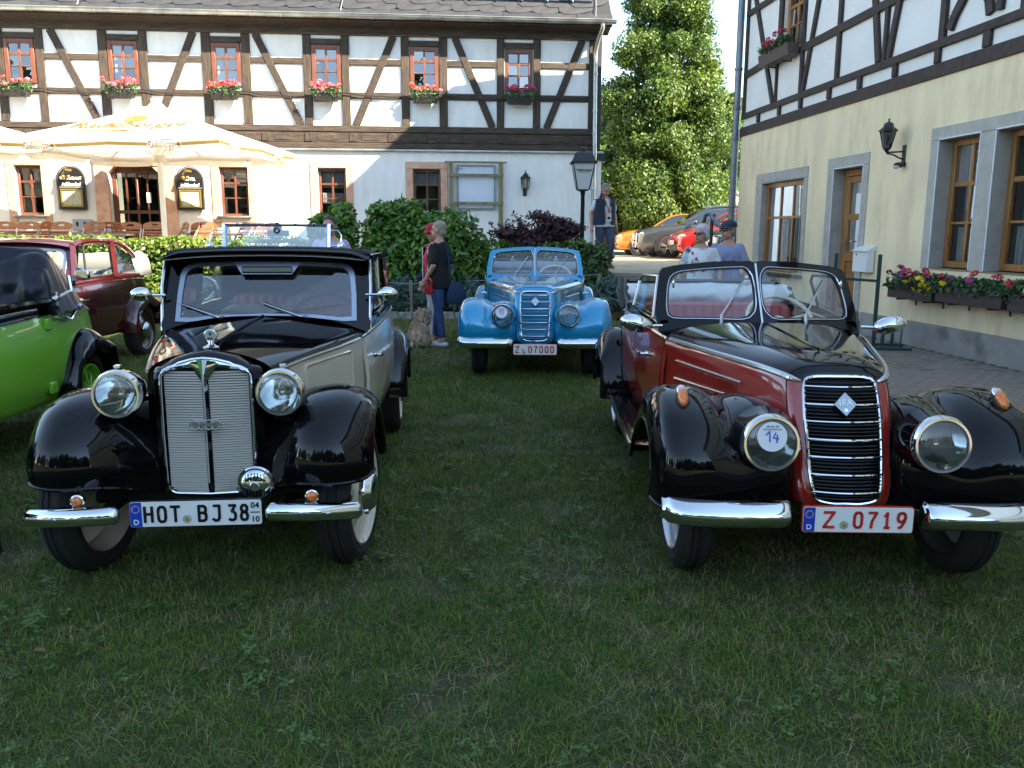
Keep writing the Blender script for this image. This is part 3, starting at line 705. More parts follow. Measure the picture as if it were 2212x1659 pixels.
for k, x in enumerate(xs):
    t = thing('window_box', 'ribbed dark plastic window box under the '+names[k], 'window box', tuple(HP @ Vector((x,-.165,4.56))), R(4.6), 'window boxes on the hotel front')
    mb = MB(); P0 = rrect(.56,.20,.02,2); P1 = rrect(.62,.24,.02,2)
    mb.grid([[(p[0],p[1],0) for p in P0],[(p[0],p[1],.17) for p in P1],[(p[0]*1.03,p[1]*1.05,.172) for p in P1],[(p[0]*1.03,p[1]*1.05,.19) for p in P1],[(p[0]*.93,p[1]*.85,.19) for p in P1],[(p[0]*.9,p[1]*.8,.15) for p in P1]], closed_u=True)
    mb.add([(p[0],p[1],0) for p in P0],[tuple(range(len(P0)))])
    for i in range(14): mb.bar((-.26+.04*i,-.103,.01),(-.28+.043*i,-.122,.165),.014,.014,up=(0,1,0))
    part('trough', mb, box_m, t)
    for sx in (-.2,.2):
        mb = MB(); mb.tube([(sx,.12,.19),(sx,-.13,.2),(sx,-.13,-.02),(sx,.13,-.02)], .007, 5); part('hanger', mb, iron, t)
    mb = MB(); mb.add([(-.27,-.09,.165),(.27,-.09,.165),(.27,.09,.165),(-.27,.09,.165)],[(0,1,2,3)]); part('potting_soil', mb, mulch, t, smooth=0)
    g = geranium_row('geraniums', .62, .2, .22, 100+k, 15, [(2,1,1),(1,2,1),(2,0,1),(1,2,1),(0,2,1),(3,0,3)][k], 'pink and red geraniums under the '+names[k], 'geraniums in the hotel window boxes', 1.15)
    g.location = HP @ Vector((x,-.175,4.665)); g.rotation_euler = (0,0,R(4.6))

# ------------------------------------------------------------------ hanging menu signs
sign_black = M('sign_black', (.012,.012,.013), .3, coat=.5); sign_white = M('sign_white', (.85,.85,.83), .5); gold = M('gold_paint', (.30,.20,.04), .4, .5)
ivory = M('menu_paper', (.42,.41,.26), .6, var=.25, vscale=14)
def hotel_sign(x, first, label):
    t = thing('menu_sign', label, 'sign', tuple(HP @ Vector((x,-.10,2.05))), R(4.6), 'arched menu signs beside the hotel door')
    def arch(w, h): return [(-w/2,0),(w/2,0)]+[(w/2*math.cos(R(a)), h-w/2+w/2*math.sin(R(a))) for a in range(0, 181, 12)]
    mb = MB(); mb.prism(arch(.60,.97), (0,0,0), (1,0,0), (0,0,1), (0,.05,0)); part('board', mb, sign_black, t)
    mb = MB(); mb.tube([(p[0]*1.06, .0, p[1]*1.03-.012) for p in arch(.60,.97)], .014, 6, closed=True); part('scroll_rim', mb, iron, t)
    letters(first, .092 if len(first) > 6 else .10, (0,-.002,.70), (1,0,0), (0,0,1), sign_white, t, bold=.002, space=1.0, sx=.86)
    letters('Folklorehof', .118, (0,-.002,.565), (1,0,0), (0,0,1), sign_white, t, bold=.0035, sx=.78, shear=.05)
    mb = MB(); mb.bar((-.27,-.004,.50),(.27,-.004,.50),.006,.006); part('underline', mb, sign_white, t)
    mb = MB(); mb.ring(rrect(.50,.42,.01,1,0,.25), rrect(.44,.36,.01,1,0,.25), (0,-.03,0), (1,0,0), (0,0,1), (0,.04,0)); part('menu_case', mb, gold, t)
    mb = MB(); mb.box((0,-.006,.25),(.44,.01,.36)); part('menu_back', mb, ivory, t)
    for sx in (-.1,.1):
        mb = MB(); mb.box((sx,-.014,.25),(.18,.006,.29)); part('menu_page', mb, M('menu_page', (.5,.5,.38), .7, var=.2, vscale=30), t)
    mb = MB(); mb.tube([(-.02,-.01,.76),(-.10,-.10,.72),(-.10,-.18,.80),(-.03,-.2,.88)], .018, 6); mb.lathe([(.0,.0),(.035,.02),(.04,.07),(.02,.09)], (-.11,-.16,.68), (.3,-.3,1), 10); mb.box((.04,-.2,.88),(.13,.06,.05), Matrix.Rotation(.15,3,'Y')); part('sign_lamp', mb, gold, t)
hotel_sign(-10.40, 'RESTAURANT', 'black arched menu sign lettered RESTAURANT, left of the hotel door')
hotel_sign(-7.69, 'HOTEL', 'black arched menu sign lettered HOTEL, right of the hotel door')

# ------------------------------------------------------------------ parasols
canvas = M('cream_canvas', (.84,.81,.74), .85, var=.05, vscale=3, transl=.35, bump=.15, bscale=14)
gold_band = M('gold_print', (.24,.145,.025), .7, transl=.25); pole_m = M('parasol_pole', (.75,.72,.66), .5)
script_m = M('script_print', (.20,.14,.07), .7)
def parasol(loc, rz, w, d, h, peak, label, logos=True):
    t = thing('parasol', label, 'parasol', loc, rz, 'white beer-garden parasols on the hotel terrace')
    hx, hy = w/2, d/2
    corners = [(-hx,-hy),(0,-hy*1.0),(hx,-hy),(hx,0),(hx,hy),(0,hy),(-hx,hy),(-hx,0)]
    N_ = 10; mb = MB()
    for i in range(8):
        a, b = corners[i], corners[(i+1) % 8]; G = []
        for u in np.linspace(.10, 1, N_):
            row = []
            for v in np.linspace(0, 1, 7):
                x = (a[0]*(1-v)+b[0]*v)*u; y = (a[1]*(1-v)+b[1]*v)*u
                row.append((x, y, h+(peak-h)*(1-u)**1.0*(1.0-.10*math.sin(math.pi*u))-.035*math.sin(math.pi*v)*u))
            G.append(row)
        mb.grid(G)
    can = part('canopy', mb, canvas, t)
    mb = MB(); G = []
    for u, q in ((.17,peak-.42+.06),(.10,peak-.2),(.045,peak-.05),(.0,peak)): G.append([(hx*u*math.cos(a)*1.2, hy*u*math.sin(a)*1.2, q+.02) for a in np.linspace(0, 6.2832, 25)[:-1]])
    mb.grid(G, closed_u=True); part('vent_cap', mb, canvas, t)
    # valance on the four sides, wavy lower edge, printed band and script
    vh = .235
    for (ax, ay, bx, by) in ((-hx,-hy,hx,-hy),(hx,-hy,hx,hy),(hx,hy,-hx,hy),(-hx,hy,-hx,-hy)):
        L_ = math.hypot(bx-ax, by-ay); ux, uy = (bx-ax)/L_, (by-ay)/L_; nx, ny = uy, -ux; n = 49
        def pt(s_, z, off=0.):
            sag = -.035*math.sin(math.pi*((s_/L_*2) % 1.0)); wv = .012*math.sin(s_*5.)+off
            return (ax+ux*s_+nx*wv, ay+uy*s_+ny*wv, h+z+sag)
        def low(s_): return -vh*(.82+.18*abs(math.cos(math.pi*s_/L_*2.)))+(.10*max(0, 1-abs(((s_/L_*2) % 1.)-.5)*2/.16) if True else 0)*1.
        S = np.linspace(0, L_, n); mb = MB(); mb.grid([[pt(s_, low(s_)*k/4) for k in range(5)] for s_ in S]); part('valance', mb, canvas, t)
        mb = MB()
        segs = [(0,.11),(.235,.68),(.81,1.)]; 
        for f0, f1 in segs:
            Q = np.linspace(f0*L_, f1*L_, 30); mb.grid([[pt(s_, z, .006) for z in (-.065,-.118)] for s_ in Q]); mb.grid([[pt(s_, z, .006) for z in (-.045,-.052)] for s_ in Q])
        part('printed_band', mb, gold_band, t, smooth=0)
        for f in (.172,.745):
            c = Vector(pt(f*L_, -.10, .02)); letters('Radeberger', .18, c, (ux,uy,0), (0,0,1), script_m, t, shear=.28, sx=.70, bold=.002, depth=.001)
            mb = MB(); R3 = Vector((ux,uy,0)); E = [c+Vector((nx,ny,0))*.004+R3*(.34*math.cos(a)+.04)+Vector((0,0,.105*math.sin(a)-.005)) for a in np.linspace(-.5*math.pi, 1.05*math.pi, 26)]
            mb.tube(E, .006, 4); part('oval_ring', mb, script_m, t)
    mb = MB()
    for sx, r_ in ((0,1),):
        S3 = [(-.0,0)]
    mb.lathe([(.055,0),(.055,h+.3),(.03,peak-.1)], (0,0,0), (0,0,1), 14); mb.lathe([(.06,2.2),(.11,2.25),(.13,2.33),(.06,2.36)], (0,0,0), (0,0,1), 14); part('pole', mb, pole_m, t)
    for c in corners:
        mb = MB(); mb.tube([(c[0]*.02,c[1]*.02,peak-.2),(c[0]*.97,c[1]*.97,h-.03)], .016, 5); mb.tube([(c[0]*.02,c[1]*.02,2.3),(c[0]*.45,c[1]*.45,h+(peak-h)*.45)], .012, 5); part('rib', mb, pole_m, t)
    mb = MB(); mb.box((0,0,.05),(.9,.9,.1),ch=.02); part('base', mb, M('concrete_base', (.3,.3,.29), .9), t)
    if logos:
        z = lambda u: h+(peak-h)*(1-u)*(1-.1*math.sin(math.pi*u))+.012
        nrm = Vector((0,-(peak-h),hy)).normalized(); up = Vector((0,hy,(peak-h))).normalized()
        letters('Radeberger', .42, (.05,-hy*.62,z(.62)), (1,0,0), up, gold_band, t, shear=.25, sx=1.25, bold=.004)
        mb = MB(); o = Vector((0,-hy*.44,z(.44))); mb.prism([(p[0],p[1]) for p in [(.24*math.cos(a),.2*math.sin(a)) for a in np.linspace(0,6.2832,25)[:-1]]], o, (1,0,0), up, nrm*.004); part('crest_print', mb, M('crest_print', (.36,.17,.04), .7, var=.5, vscale=20), t)
        mb = MB(); o = Vector((-.1,-hy*.8,z(.8)))
        stroke(mb, [(-.75,0),(-.3,-.03),(.2,-.02),(.75,.02)], .05, o, (1,0,0), up, nrm); part('swash_print', mb, gold_band, t)
    return t
parasol((-7.35,17.9,TZ), R(-8), 4.45, 3.5, 2.50, 3.40, 'large white parasol with gold lettering standing in front of the hotel door')
parasol((-12.4,17.6,TZ), R(-8), 5.0, 3.6, 2.60, 3.5, 'white parasol cut off by the left edge of the picture', False)

# ------------------------------------------------------------------ folding garden chairs and tables
teak = M('teak', (.30,.115,.045), .5, var=.35, vscale=7, stretch=(1,6,6)); steel = M('chair_steel', (.45,.46,.48), .35, .9)
def make_chair(name):
    t = thing(name, 'x', 'chair'); W = .25
    def at(x, s_, o=0.): return (x, .20+s_*.26+o, .43+s_*.97)       # leaning back plane
    up = Vector((0,.26,.97)).normalized(); nrm = Vector((0,-.97,.26)).normalized()
    # top board with hand hole
    out = [(-W,0),(W,0),(W,.10)]+[(W*math.cos(R(a))*1.0, .10+.075*math.sin(R(a))) for a in range(15, 166, 15)]+[(-W,.10)]
    k = len(out); hole = [(.075*math.cos(a), .088+.038*math.sin(a)) for a in [math.atan2(p[1]-.088, p[0]) for p in out]]
    mb = MB(); o = Vector(at(0,.40)); mb.ring(out, hole, o, (1,0,0), up, nrm*-.022); part('top_board', mb, teak, t)
    for i in range(6):
        mb = MB(); c = at(0, .06+i*.058); mb.box(c, (2*W-.03,.02,.042), Matrix.Rotation(-.262,3,'X'), ch=.004); part('back_slat', mb, teak, t)
    for i in range(5):
        mb = MB(); mb.box((0,-.22+i*.09,.44),(2*W-.03,.07,.02),ch=.004); part('seat_slat', mb, teak, t)
    for sx in (-1,1):
        mb = MB(); x = sx*(W-.012); mb.bar(at(x,.42,.012), (x,-.18,.0), .014, .034, up=(0,1,0)); part('front_leg', mb, steel, t)
        mb = MB(); x = sx*(W-.03); mb.bar((x,-.24,.43),(x,.30,.0), .014, .034, up=(0,1,0)); part('rear_leg', mb, steel, t)
    return t
ch0 = make_chair('garden_chair')
CH = [  # screen column (D px), depth, turn
 ('slatted teak garden chair cut off by the left edge above the hedge', 5, 18.3, 3.3), ('teak garden chair seen from behind, leftmost of the three below the RESTAURANT sign', 58, 18.2, 3.3), ('narrow edge-on teak garden chair between two chair backs left of the RESTAURANT sign', 70, 17.6, 1.7),
 ('teak chair with pale hand hole right below the RESTAURANT sign', 120, 18.2, 3.1), ('wide-backed teak chair just left of the hotel doorway', 192, 17.9, 3.05), ('paired teak chair at the left of the hotel doorway', 256, 18.6, .1), ('teak chair overlapping its neighbour in front of the hotel door', 274, 18.3, 3.2),
 ('teak chair with closed dark hand hole at the right side of the hotel doorway', 330, 17.9, 3.25), ('leaning edge-on teak chair at the left of the parasol pole', 371, 18.2, 2.2), ('edge-on teak chair close to the parasol pole', 395, 18.3, 2.1), ('dark-framed teak chair below the HOTEL sign', 428, 18.1, 3.1), ('teak chair half hidden right of the HOTEL sign', 452, 18.9, .2),
 ('left one of the twin teak chairs seen through the old windscreen', 505, 18.4, 2.4), ('right one of the twin teak chairs seen through the old windscreen', 517, 18.7, 2.4), ('teak chair seen through the middle of the old windscreen', 545, 18.5, 2.9), ('teak chair beside the laurel bush', 570, 18.4, 2.7)]
for k, (lb, u, dep, rz) in enumerate(CH):
    x = (u-1106)/1800*(dep*.984+.13); c = ch0 if k == 0 else dup(ch0, (0,0,0))
    c.location = (x, dep, TZ); c.rotation_euler = (0,0,rz+math.pi if False else rz+math.pi); c['label'] = lb; c['group'] = 'slatted garden chairs on the hotel terrace'
def make_table(u, dep, lb):
    x = (u-1106)/1800*(dep*.984+.13); t = thing('garden_table', lb, 'table', (x, dep, TZ), .05, 'slatted tables on the hotel terrace')
    for i in range(7):
        mb = MB(); mb.box((0,-.33+i*.11,.74),(1.2,.095,.024),ch=.004); part('top_slat', mb, teak, t)
    mb = MB(); mb.ring(rrect(1.14,.72,.02,1), rrect(1.08,.66,.02,1), (0,0,.69), (1,0,0), (0,1,0), (0,0,.035)); part('apron', mb, steel, t)
    for sx in (-.5,.5):
        for sy in (-.3,.3):
            mb = MB(); mb.bar((sx,sy,0),(sx,sy,.69),.03,.03,up=(0,1,0)); part('leg', mb, steel, t)
    return x, dep
for u, dep, lb in ((95,18.9,'slatted table among the chairs below the RESTAURANT sign'),(232,18.3,'slatted table at the hotel doorway'),(470,18.8,'slatted table right of the HOTEL sign'),(540,19.1,'slatted table behind the twin chairs near the laurel')):
    x, y = make_table(u, dep, lb)
    if u in (232,470,540):
        t = thing('ashtray', 'small grey-white holder standing on the '+lb.split('slatted ')[1], 'table holder', (x+.05,y,TZ+.754), .2, 'holders on the terrace tables')
        mb = MB(); mb.box((0,0,.05),(.2,.1,.1),ch=.015); part('holder_body', mb, M('holder_grey', (.45,.5,.55), .5), t); mb = MB(); mb.tube([(-.08,0,.1),(-.05,0,.2),(.06,0,.22),(.1,0,.12)],.006,5); part('wire_handle', mb, iron, t)
t = thing('serving_box', 'small grey metal box against the hotel wall left of the door', 'box', tuple(HP @ Vector((-10.2,-.12,1.55))), R(4.6))
mb = MB(); mb.box((0,0,.13),(.40,.2,.26),ch=.01); part('box_shell', mb, steel, t); mb = MB(); mb.box((-.09,-.102,.15),(.05,.01,.1)); mb.box((.08,-.102,.15),(.05,.01,.1)); part('slot', mb, dark_inside, t)

# ------------------------------------------------------------------ hedges, laurels, maple, conifers
def shrub(name, label, cat, blobs, per, size, mat, seed, core=None, group=None, stems=None, aspect=1.7, shell=.35):
    bx = blobs[0]; t = thing(name, label, cat, (bx[0], bx[1], 0.), group=group)
    C, Nn = blob_leaves(blobs, per, seed, shell); C = C-np.array([bx[0], bx[1], 0]); 
    k = C[:, 2] > .02; link('foliage', quads_mesh('foliage', C[k], Nn[k], size, mat, aspect, seed), t)
    mb = MB()
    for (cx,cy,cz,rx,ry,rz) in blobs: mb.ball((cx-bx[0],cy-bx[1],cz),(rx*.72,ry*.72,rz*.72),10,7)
    if core: part('shade_core', mb, core, t)  # solid dark core, not branches: the bush's inner shade put into its colour
    mb = MB(); rr = random.Random(seed)
    for q in range(stems or 5):
        b = blobs[q % len(blobs)]; x, y = b[0]-bx[0]+rr.uniform(-.1,.1), b[1]-bx[1]+rr.uniform(-.1,.1)
        mb.tube([(x*.6,y*.6,.0),(x*.8,y*.8,b[2]*.6),(x+rr.uniform(-.2,.2),y+rr.uniform(-.2,.2),b[2]+b[5]*.5)], [.03,.02,.006], 5)
    part('stem', mb, bark, t); return t
bark = M('bark', (.09,.065,.045), .9, var=.4, vscale=12, bump=.8, bscale=20)
core_g = M('hedge_core', (.012,.022,.008), .95)  # near-black green: shade deep in the foliage is held in this colour
hedge_leaf = M('hedge_leaf', (.13,.20,.028), .45, island=.45, transl=.35)
laurel_leaf = M('laurel_leaf', (.095,.20,.026), .38, island=.45, transl=.3)
maple_leaf = M('maple_leaf', (.060,.016,.022), .5, island=.45, transl=.25)
juniper_leaf = M('juniper_needles', (.050,.095,.072), .7, island=.35)
box_leaf = M('boxwood_leaf', (.055,.12,.022), .45, island=.4, transl=.25)
def hedge(name, label, x0, x1, y, w, z0, z1, seed, mat, per=650, size=.06):
    t = thing(name, label, 'hedge', (x0, y, 0)); r = np.random.default_rng(seed); L_ = x1-x0; H_ = z1-z0
    n = int(per*(L_*H_+L_*w)*1.0); face = r.random(n) < H_/(H_+w)
    X = r.uniform(0, L_, n); Y = np.where(face, -w/2+r.normal(0,.045,n), r.uniform(-w/2,w/2,n)); Z = np.where(face, r.uniform(z0,z1,n), z1+np.abs(r.normal(0,.05,n))-.05)
    Y += .05*np.sin(X*2.3)*np.cos(Z*4.); Z += .03*np.sin(X*3.7)+.02*np.sin(X*9.)
    Nn = np.where(face[:, None], [[0,-1,.5]], [[0,-.2,1]])+r.normal(size=(n,3))*.7
    link('foliage', quads_mesh('foliage', np.stack([X,Y,Z],1), Nn, size, mat, 1.6, seed), t)
    mb = MB(); mb.box((L_/2,0,(z0+z1)/2-.06),(L_,w*.8,H_-.08)); part('shade_core', mb, core_g, t); return t  # plain dark block behind the leaves stands in for the hedge's inner shade
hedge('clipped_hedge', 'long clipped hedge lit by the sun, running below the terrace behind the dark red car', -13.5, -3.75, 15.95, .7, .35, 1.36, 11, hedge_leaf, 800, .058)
hedge('low_hedge', 'low dark hedge below the red-leaved maple behind the blue car', -1.0, 1.4, 16.35, .6, .5, 1.32, 12, laurel_leaf, 750, .055)
def scr(u, dep): return (u-1106)/1800*(dep*.984+.15)
yl = 15.9
shrub('laurel_bush', 'upright light green laurel bush beside the man in the lilac shirt', 'bush', [(scr(722,yl+.5),yl+.5,1.15,.42,.40,.55),(scr(700,yl+.5),yl+.5,1.5,.3,.3,.42),(scr(742,yl+.5),yl+.5,1.62,.32,.3,.48),(scr(752,yl),yl+.4,.9,.4,.4,.4)], 420, .085, laurel_leaf, 21, core_g)
shrub('laurel_bush', 'tall laurel bush left of the round one, below the lower window', 'bush', [(scr(858,yl),yl,1.15,.62,.55,.75),(scr(832,yl),yl,1.5,.42,.4,.62),(scr(880,yl),yl,1.55,.45,.4,.65),(scr(845,yl),yl-.2,.7,.6,.5,.5)], 420, .08, laurel_leaf, 22, core_g)
shrub('laurel_bush', 'big round laurel bush directly behind the couple with the dog', 'bush', [(scr(965,yl),yl-.3,1.02,.80,.65,.98),(scr(925,yl),yl-.2,.95,.6,.5,.78),(scr(1005,yl),yl-.2,.75,.55,.5,.68)], 420, .078, laurel_leaf, 23, core_g)
shrub('boxwood_bush', 'small dense box bush at the foot of the lamp post beside the steps', 'bush', [(scr(1282,16.2),16.0,.98,.32,.32,.42),(scr(1270,16),15.8,.75,.3,.3,.35)], 520, .055, box_leaf, 24, core_g)
# Japanese maple: branches with airy dark red leaf layers
t = thing('japanese_maple', 'airy dark red Japanese maple in front of the white wall behind the blue car', 'tree', (scr(1150,16.6),16.7,TZ-.3)); rr = random.Random(5); BL = []; mb = MB()
for k in range(40):
    a = rr.uniform(0, 6.283); d = rr.uniform(.15, 1.0); hh = rr.uniform(.45, 1.45); tip = Vector((d*1.05*math.cos(a), d*.7*math.sin(a), hh*(1.05-.25*d)))
    mb.tube([(0,0,0),(tip.x*.3,tip.y*.3,tip.z*.55),tuple(tip),tuple(tip+Vector((tip.x*.35,tip.y*.35,.10)))], [.022,.013,.007,.003], 5)
    BL.append((tip.x,tip.y,tip.z,.30,.26,.11)); BL.append((tip.x*.6,tip.y*.6,tip.z*.72,.26,.26,.12))
part('branches', mb, bark, t); C, Nn = blob_leaves(BL, 520, 31, .9, .8)
C2 = []; mb = MB()
for q in range(46):
    a = rr.uniform(0, 6.283); d = rr.uniform(.2, 1.15); p0 = Vector((d*1.05*math.cos(a), d*.7*math.sin(a), 1.12-.32*d)); p1 = p0+Vector((rr.uniform(-.22,.22)+.15*math.cos(a), rr.uniform(-.1,.1), rr.uniform(.18,.42)))
    mb.tube([tuple(p0), tuple(p0.lerp(p1,.5)+Vector((0,0,.03))), tuple(p1)], [.006,.004,.002], 4)
    for f in np.linspace(.15,1.,9):
        for e in range(3): C2.append(tuple(p0.lerp(p1,float(f))+Vector((rr.uniform(-.05,.05),rr.uniform(-.05,.05),rr.uniform(-.04,.03)))))
part('twigs', mb, bark, t); C2 = np.array(C2); r = np.random.default_rng(3)
link('foliage', quads_mesh('foliage', np.concatenate([C,C2]), np.concatenate([Nn,r.normal(size=C2.shape)+np.array([0,0,.6])]), .046, maple_leaf, 2.0, 31), t)
for k, (u, v, dep, s_) in enumerate(((890,640,15.25,.55),(862,650,15.2,.4),(1300,610,15.1,.45),(1010,660,15.2,.35))):
    lb = ['bushy blue-green juniper behind the wooden stake, left of the couple with the dog','low spreading juniper at the front edge of the bed left of the stake','blue-green juniper between the blue car and the steps','low juniper half hidden behind the couple with the dog'][k]
    x = scr(u, dep); shrub('juniper', lb, 'bush', [(x,dep,.33,s_,.3,.26),(x+.1,dep+.1,.52,s_*.6,.3,.22),(x-.15,dep-.05,.28,s_*.6,.3,.2)], 700, .075, juniper_leaf, 60+k, core_g, aspect=3., group='junipers in the bed')
# stakes with wire, rocks
stake_m = M('grey_stake', (.20,.17,.13), .9, var=.35, vscale=9, stretch=(4,4,.6), bump=.4)
for k, (u, dep, z0, z1, tl) in enumerate(((887,14.95,.0,.68,.0),(1281,15.05,.1,.80,.12),(1316,15.0,.05,.62,-.06),(470,15.2,.2,.9,0.),(1240,15.3,.1,.9,0.))):
    lb = ['grey wooden stake beside the juniper left of the couple with the dog','leaning grey stake at the box bush','short grey stake at the foot of the steps','stake in the hedge behind the black-and-cream car','stake behind the blue car windscreen'][k]
    mb = MB(); mb.tube([(0,0,0),(tl*.5,0,(z1-z0)/2),(tl,0,z1-z0)], .035, 7); o = part('wooden_stake', mb, stake_m, None); o.location = (scr(u,dep),dep,z0); tag(o, lb, 'stake', 'wooden stakes along the bed')
mb = MB(); P = [(scr(470,15.2),15.2,.8),(scr(887,14.95),14.93,.62),(scr(1240,15.3),15.28,.75),(scr(1281,15.05)+.1,15.03,.80),(scr(1316,15),14.98,.55)]
mb.tube(P, .004, 4); tag(part('fence_wire', mb, dull_chrome, None), 'thin wire strung between the wooden stakes along the bed', 'wire')
rk = M('rock', (.24,.18,.12), .9, var=.35, vscale=5, bump=.6)
for k, (u, dep, s_) in enumerate(((1168,15.0,.0),(1000,15.1,.16),(1322,15.1,.14),(940,15.0,.1))):
    if not s_: continue
    mb = MB(); mb.ball((0,0,.1),(s_*1.2,s_*.8,s_*1.3),9,6); mb.v = [(x*(1+.2*math.sin(y*40+z*23)),y,z*(1+.12*math.sin(x*31))) for x,y,z in mb.v]
    o = part('rock', mb, rk, None, smooth=25); o.location = (scr(u,dep),dep,.02); tag(o, ['','upright brown stone in the bed behind the woman\'s bag','reddish stone beside the lowest step','small brown stone behind the dog'][k], 'stone', 'stones in the bed')
# lamp post
X, Y = scr(1255,16.3), 16.3
t = thing('street_lamp', 'black lamp post with four-sided white lantern lettered Folklorehof, at the hotel corner', 'street lamp', (X,Y,TZ-.2))
mb = MB(); mb.lathe([(.09,0),(.09,.25),(.05,.32),(.042,.4),(.038,1.7),(.055,1.72),(.03,1.76)], n=12); part('post', mb, iron, t)
mb = MB(); mb.lathe([(.03,1.74),(.15,1.775),(.16,1.79)], a0=math.pi/4, a1=math.pi/4+2*math.pi, n=4); part('lantern_foot', mb, iron, t, smooth=0)
milk = M('lantern_milk', (.78,.78,.80), .35, transl=.3)
mb = MB(); mb.lathe([(.155,1.79),(.285,2.28)], a0=math.pi/4, a1=math.pi/4+2*math.pi, n=4); lg = part('lantern_glass', mb, milk, t, smooth=0)
letters('Folklorehof', .06, (.0,-.188,2.14), (1,0,0), (0,-.28,.96), plate_black, lg, bold=.001)
mb = MB(); mb.bar((-.1,-.184,2.10),(.11,-.184,2.10),.003,.005); part('underline', mb, gold, lg)
mb = MB()
for k in range(4):
    a = math.pi/4+k*math.pi/2; mb.tube([(.158*math.cos(a),.158*math.sin(a),1.785),(.292*math.cos(a),.292*math.sin(a),2.29)], .013, 6)
part('lantern_frame', mb, iron, t)
mb = MB(); mb.lathe([(.345,2.27),(.35,2.29),(.30,2.32),(.22,2.46),(.10,2.50),(.03,2.51)], a0=math.pi/4, a1=math.pi/4+2*math.pi, n=4); mb.ball((0,0,2.545),.045,10,8); part('lantern_roof', mb, iron, t, smooth=20)
# stair handrail
t = thing('stair_handrail', 'blue-grey tube handrail with two dark bows beside the steps', 'handrail', (0,0,0)); hm = M('rail_blue_grey', (.16,.18,.27), .4)
a = (scr(1519,15.0),15.0); 
mb = MB(); mb.tube([(a[0]-.01,15.0,1.86),(a[0]+.06,15.0,1.86),(a[0]+.62,14.5,1.06),(a[0]+.66,14.46,.95)], .032, 8); part('rail', mb, hm, t)
for dx in (-.04,.10):
    mb = MB(); mb.tube([(a[0]+dx,15.0,.1),(a[0]+dx,15.0,1.72),(a[0]+dx+.02,15.,1.82),(a[0]+dx+.05,15.,1.85)], .03, 8); part('upright', mb, iron, t)
# ------------------------------------------------------------------ cream half-timbered house on the right
cream_p = M('cream_plaster', (.83,.67,.43), .9, var=.09, vscale=1.3, bump=.8, bscale=11, wear=((.68,.535,.345), 1.5, .53), stretch=(2.2,2.2,.55))
lilac_p = M('white_infill', (.76,.73,.71), .9, var=.05, vscale=2, bump=.3, bscale=18)
grey_p = M('grey_surround', (.42,.39,.345), .9, var=.12, vscale=5, bump=.3, bscale=50)
plinth_g = M('grey_plinth', (.30,.285,.265), .9, var=.15, vscale=2.5, bump=.3, wear=((.15,.145,.13), 2.2, .52))
dkt = M('house_timber', (.040,.026,.022), .7, var=.4, vscale=9, bump=.5, bscale=35)
oak = M('oak_frame', (.33,.145,.042), .42, var=.3, vscale=6, stretch=(3,3,.5))
RDX, RDY = -.1104/math.hypot(.1104,1), 1/math.hypot(.1104,1)
# local frame: x along the wall towards the back, y into the house (+X world), z up
RRZ = math.atan2(RDY, RDX)
house = thing('cream_timbered_house', 'cream-walled house with dark timber-framed upper floor on the right', 'building', (5.8,9.325,0), RRZ)
HM = Matrix.Translation((5.8,9.325,0)) @ Matrix.Rotation(RRZ, 4, 'Z')
# with this rotation +y points to the left (-X world): outside is +y
def on_house(p): return tuple(HM @ Vector(p))
S0, S1 = -16., 8.95
def hwall(mb, z0, z1, y, holes, depth):
    m2 = MB(); wall_cells(m2, S0, S1, z0, z1, 0, holes, depth); mb.add([(x, y-yy, z) for x, yy, z in m2.v], [f[::-1] for f in m2.f])
OP = [(5.84,7.68,.80,2.50),(3.83,4.75,.0,2.56),(1.13,1.95,1.08,2.73),(-.02,.84,1.08,2.73),(-3.2,-2.3,1.08,2.73),(-6.2,-5.2,.05,2.6)]
mb = MB(); hwall(mb, -.2, 3.55, 0, OP, .25); mb.add([(S1,0,-.2),(S1,-9,-.2),(S1,-9,3.55),(S1,0,3.55)], [(0,1,2,3)]); part('ground_floor_wall', mb, cream_p, house, smooth=0)
for a, b in ((S0,3.60),(4.99,S1+.01)):
    mb = MB(); mb.box(((a+b)/2,-.0,.07),(b-a,.05,.53),ch=.008); part('plinth', mb, plinth_g, house)
UW2 = [(6.33,7.16,4.85,6.05),(-.4,.5,4.85,6.05)]
HZ = 9.4
mb = MB(); hwall(mb, 3.55, HZ, -.03, UW2, .18); mb.add([(S1,-.03,3.55),(S1,-9,3.55),(S1,-9,HZ),(S1,-.03,HZ)], [(0,1,2,3)]); part('upper_wall', mb, lilac_p, house, smooth=0)
def beam(name, a, b, w, y=.0, d=.06, m=dkt, up=(0,1,0)):
    mb = MB(); mb.bar((a[0],y-d/2+.02,a[1]),(b[0],y-d/2+.02,b[1]), w, d, up=up, ch=.008); return part(name, mb, m, house)
beam('sill_beam', (S0,3.635), (S1,3.62), .18, .012)
beam('plate_beam', (S0,4.03), (S1,3.935), .11, .006)
for a, b in ((S0,1.24),(1.47,6.24),(7.33,S1)): beam('mid_rail', (a,4.84), (b,4.79 if b < 3 else 4.75), .13, .004)
beam('mid_rail', (6.32,4.75), (7.25,4.75), .10, .004)
beam('upper_rail', (7.33,5.95), (S1,5.95), .11, .004); beam('upper_rail', (S0,6.1), (6.24,6.0), .11, .004); beam('eaves_plate', (S0,HZ-.1), (S1,HZ-.1), .2, .006)
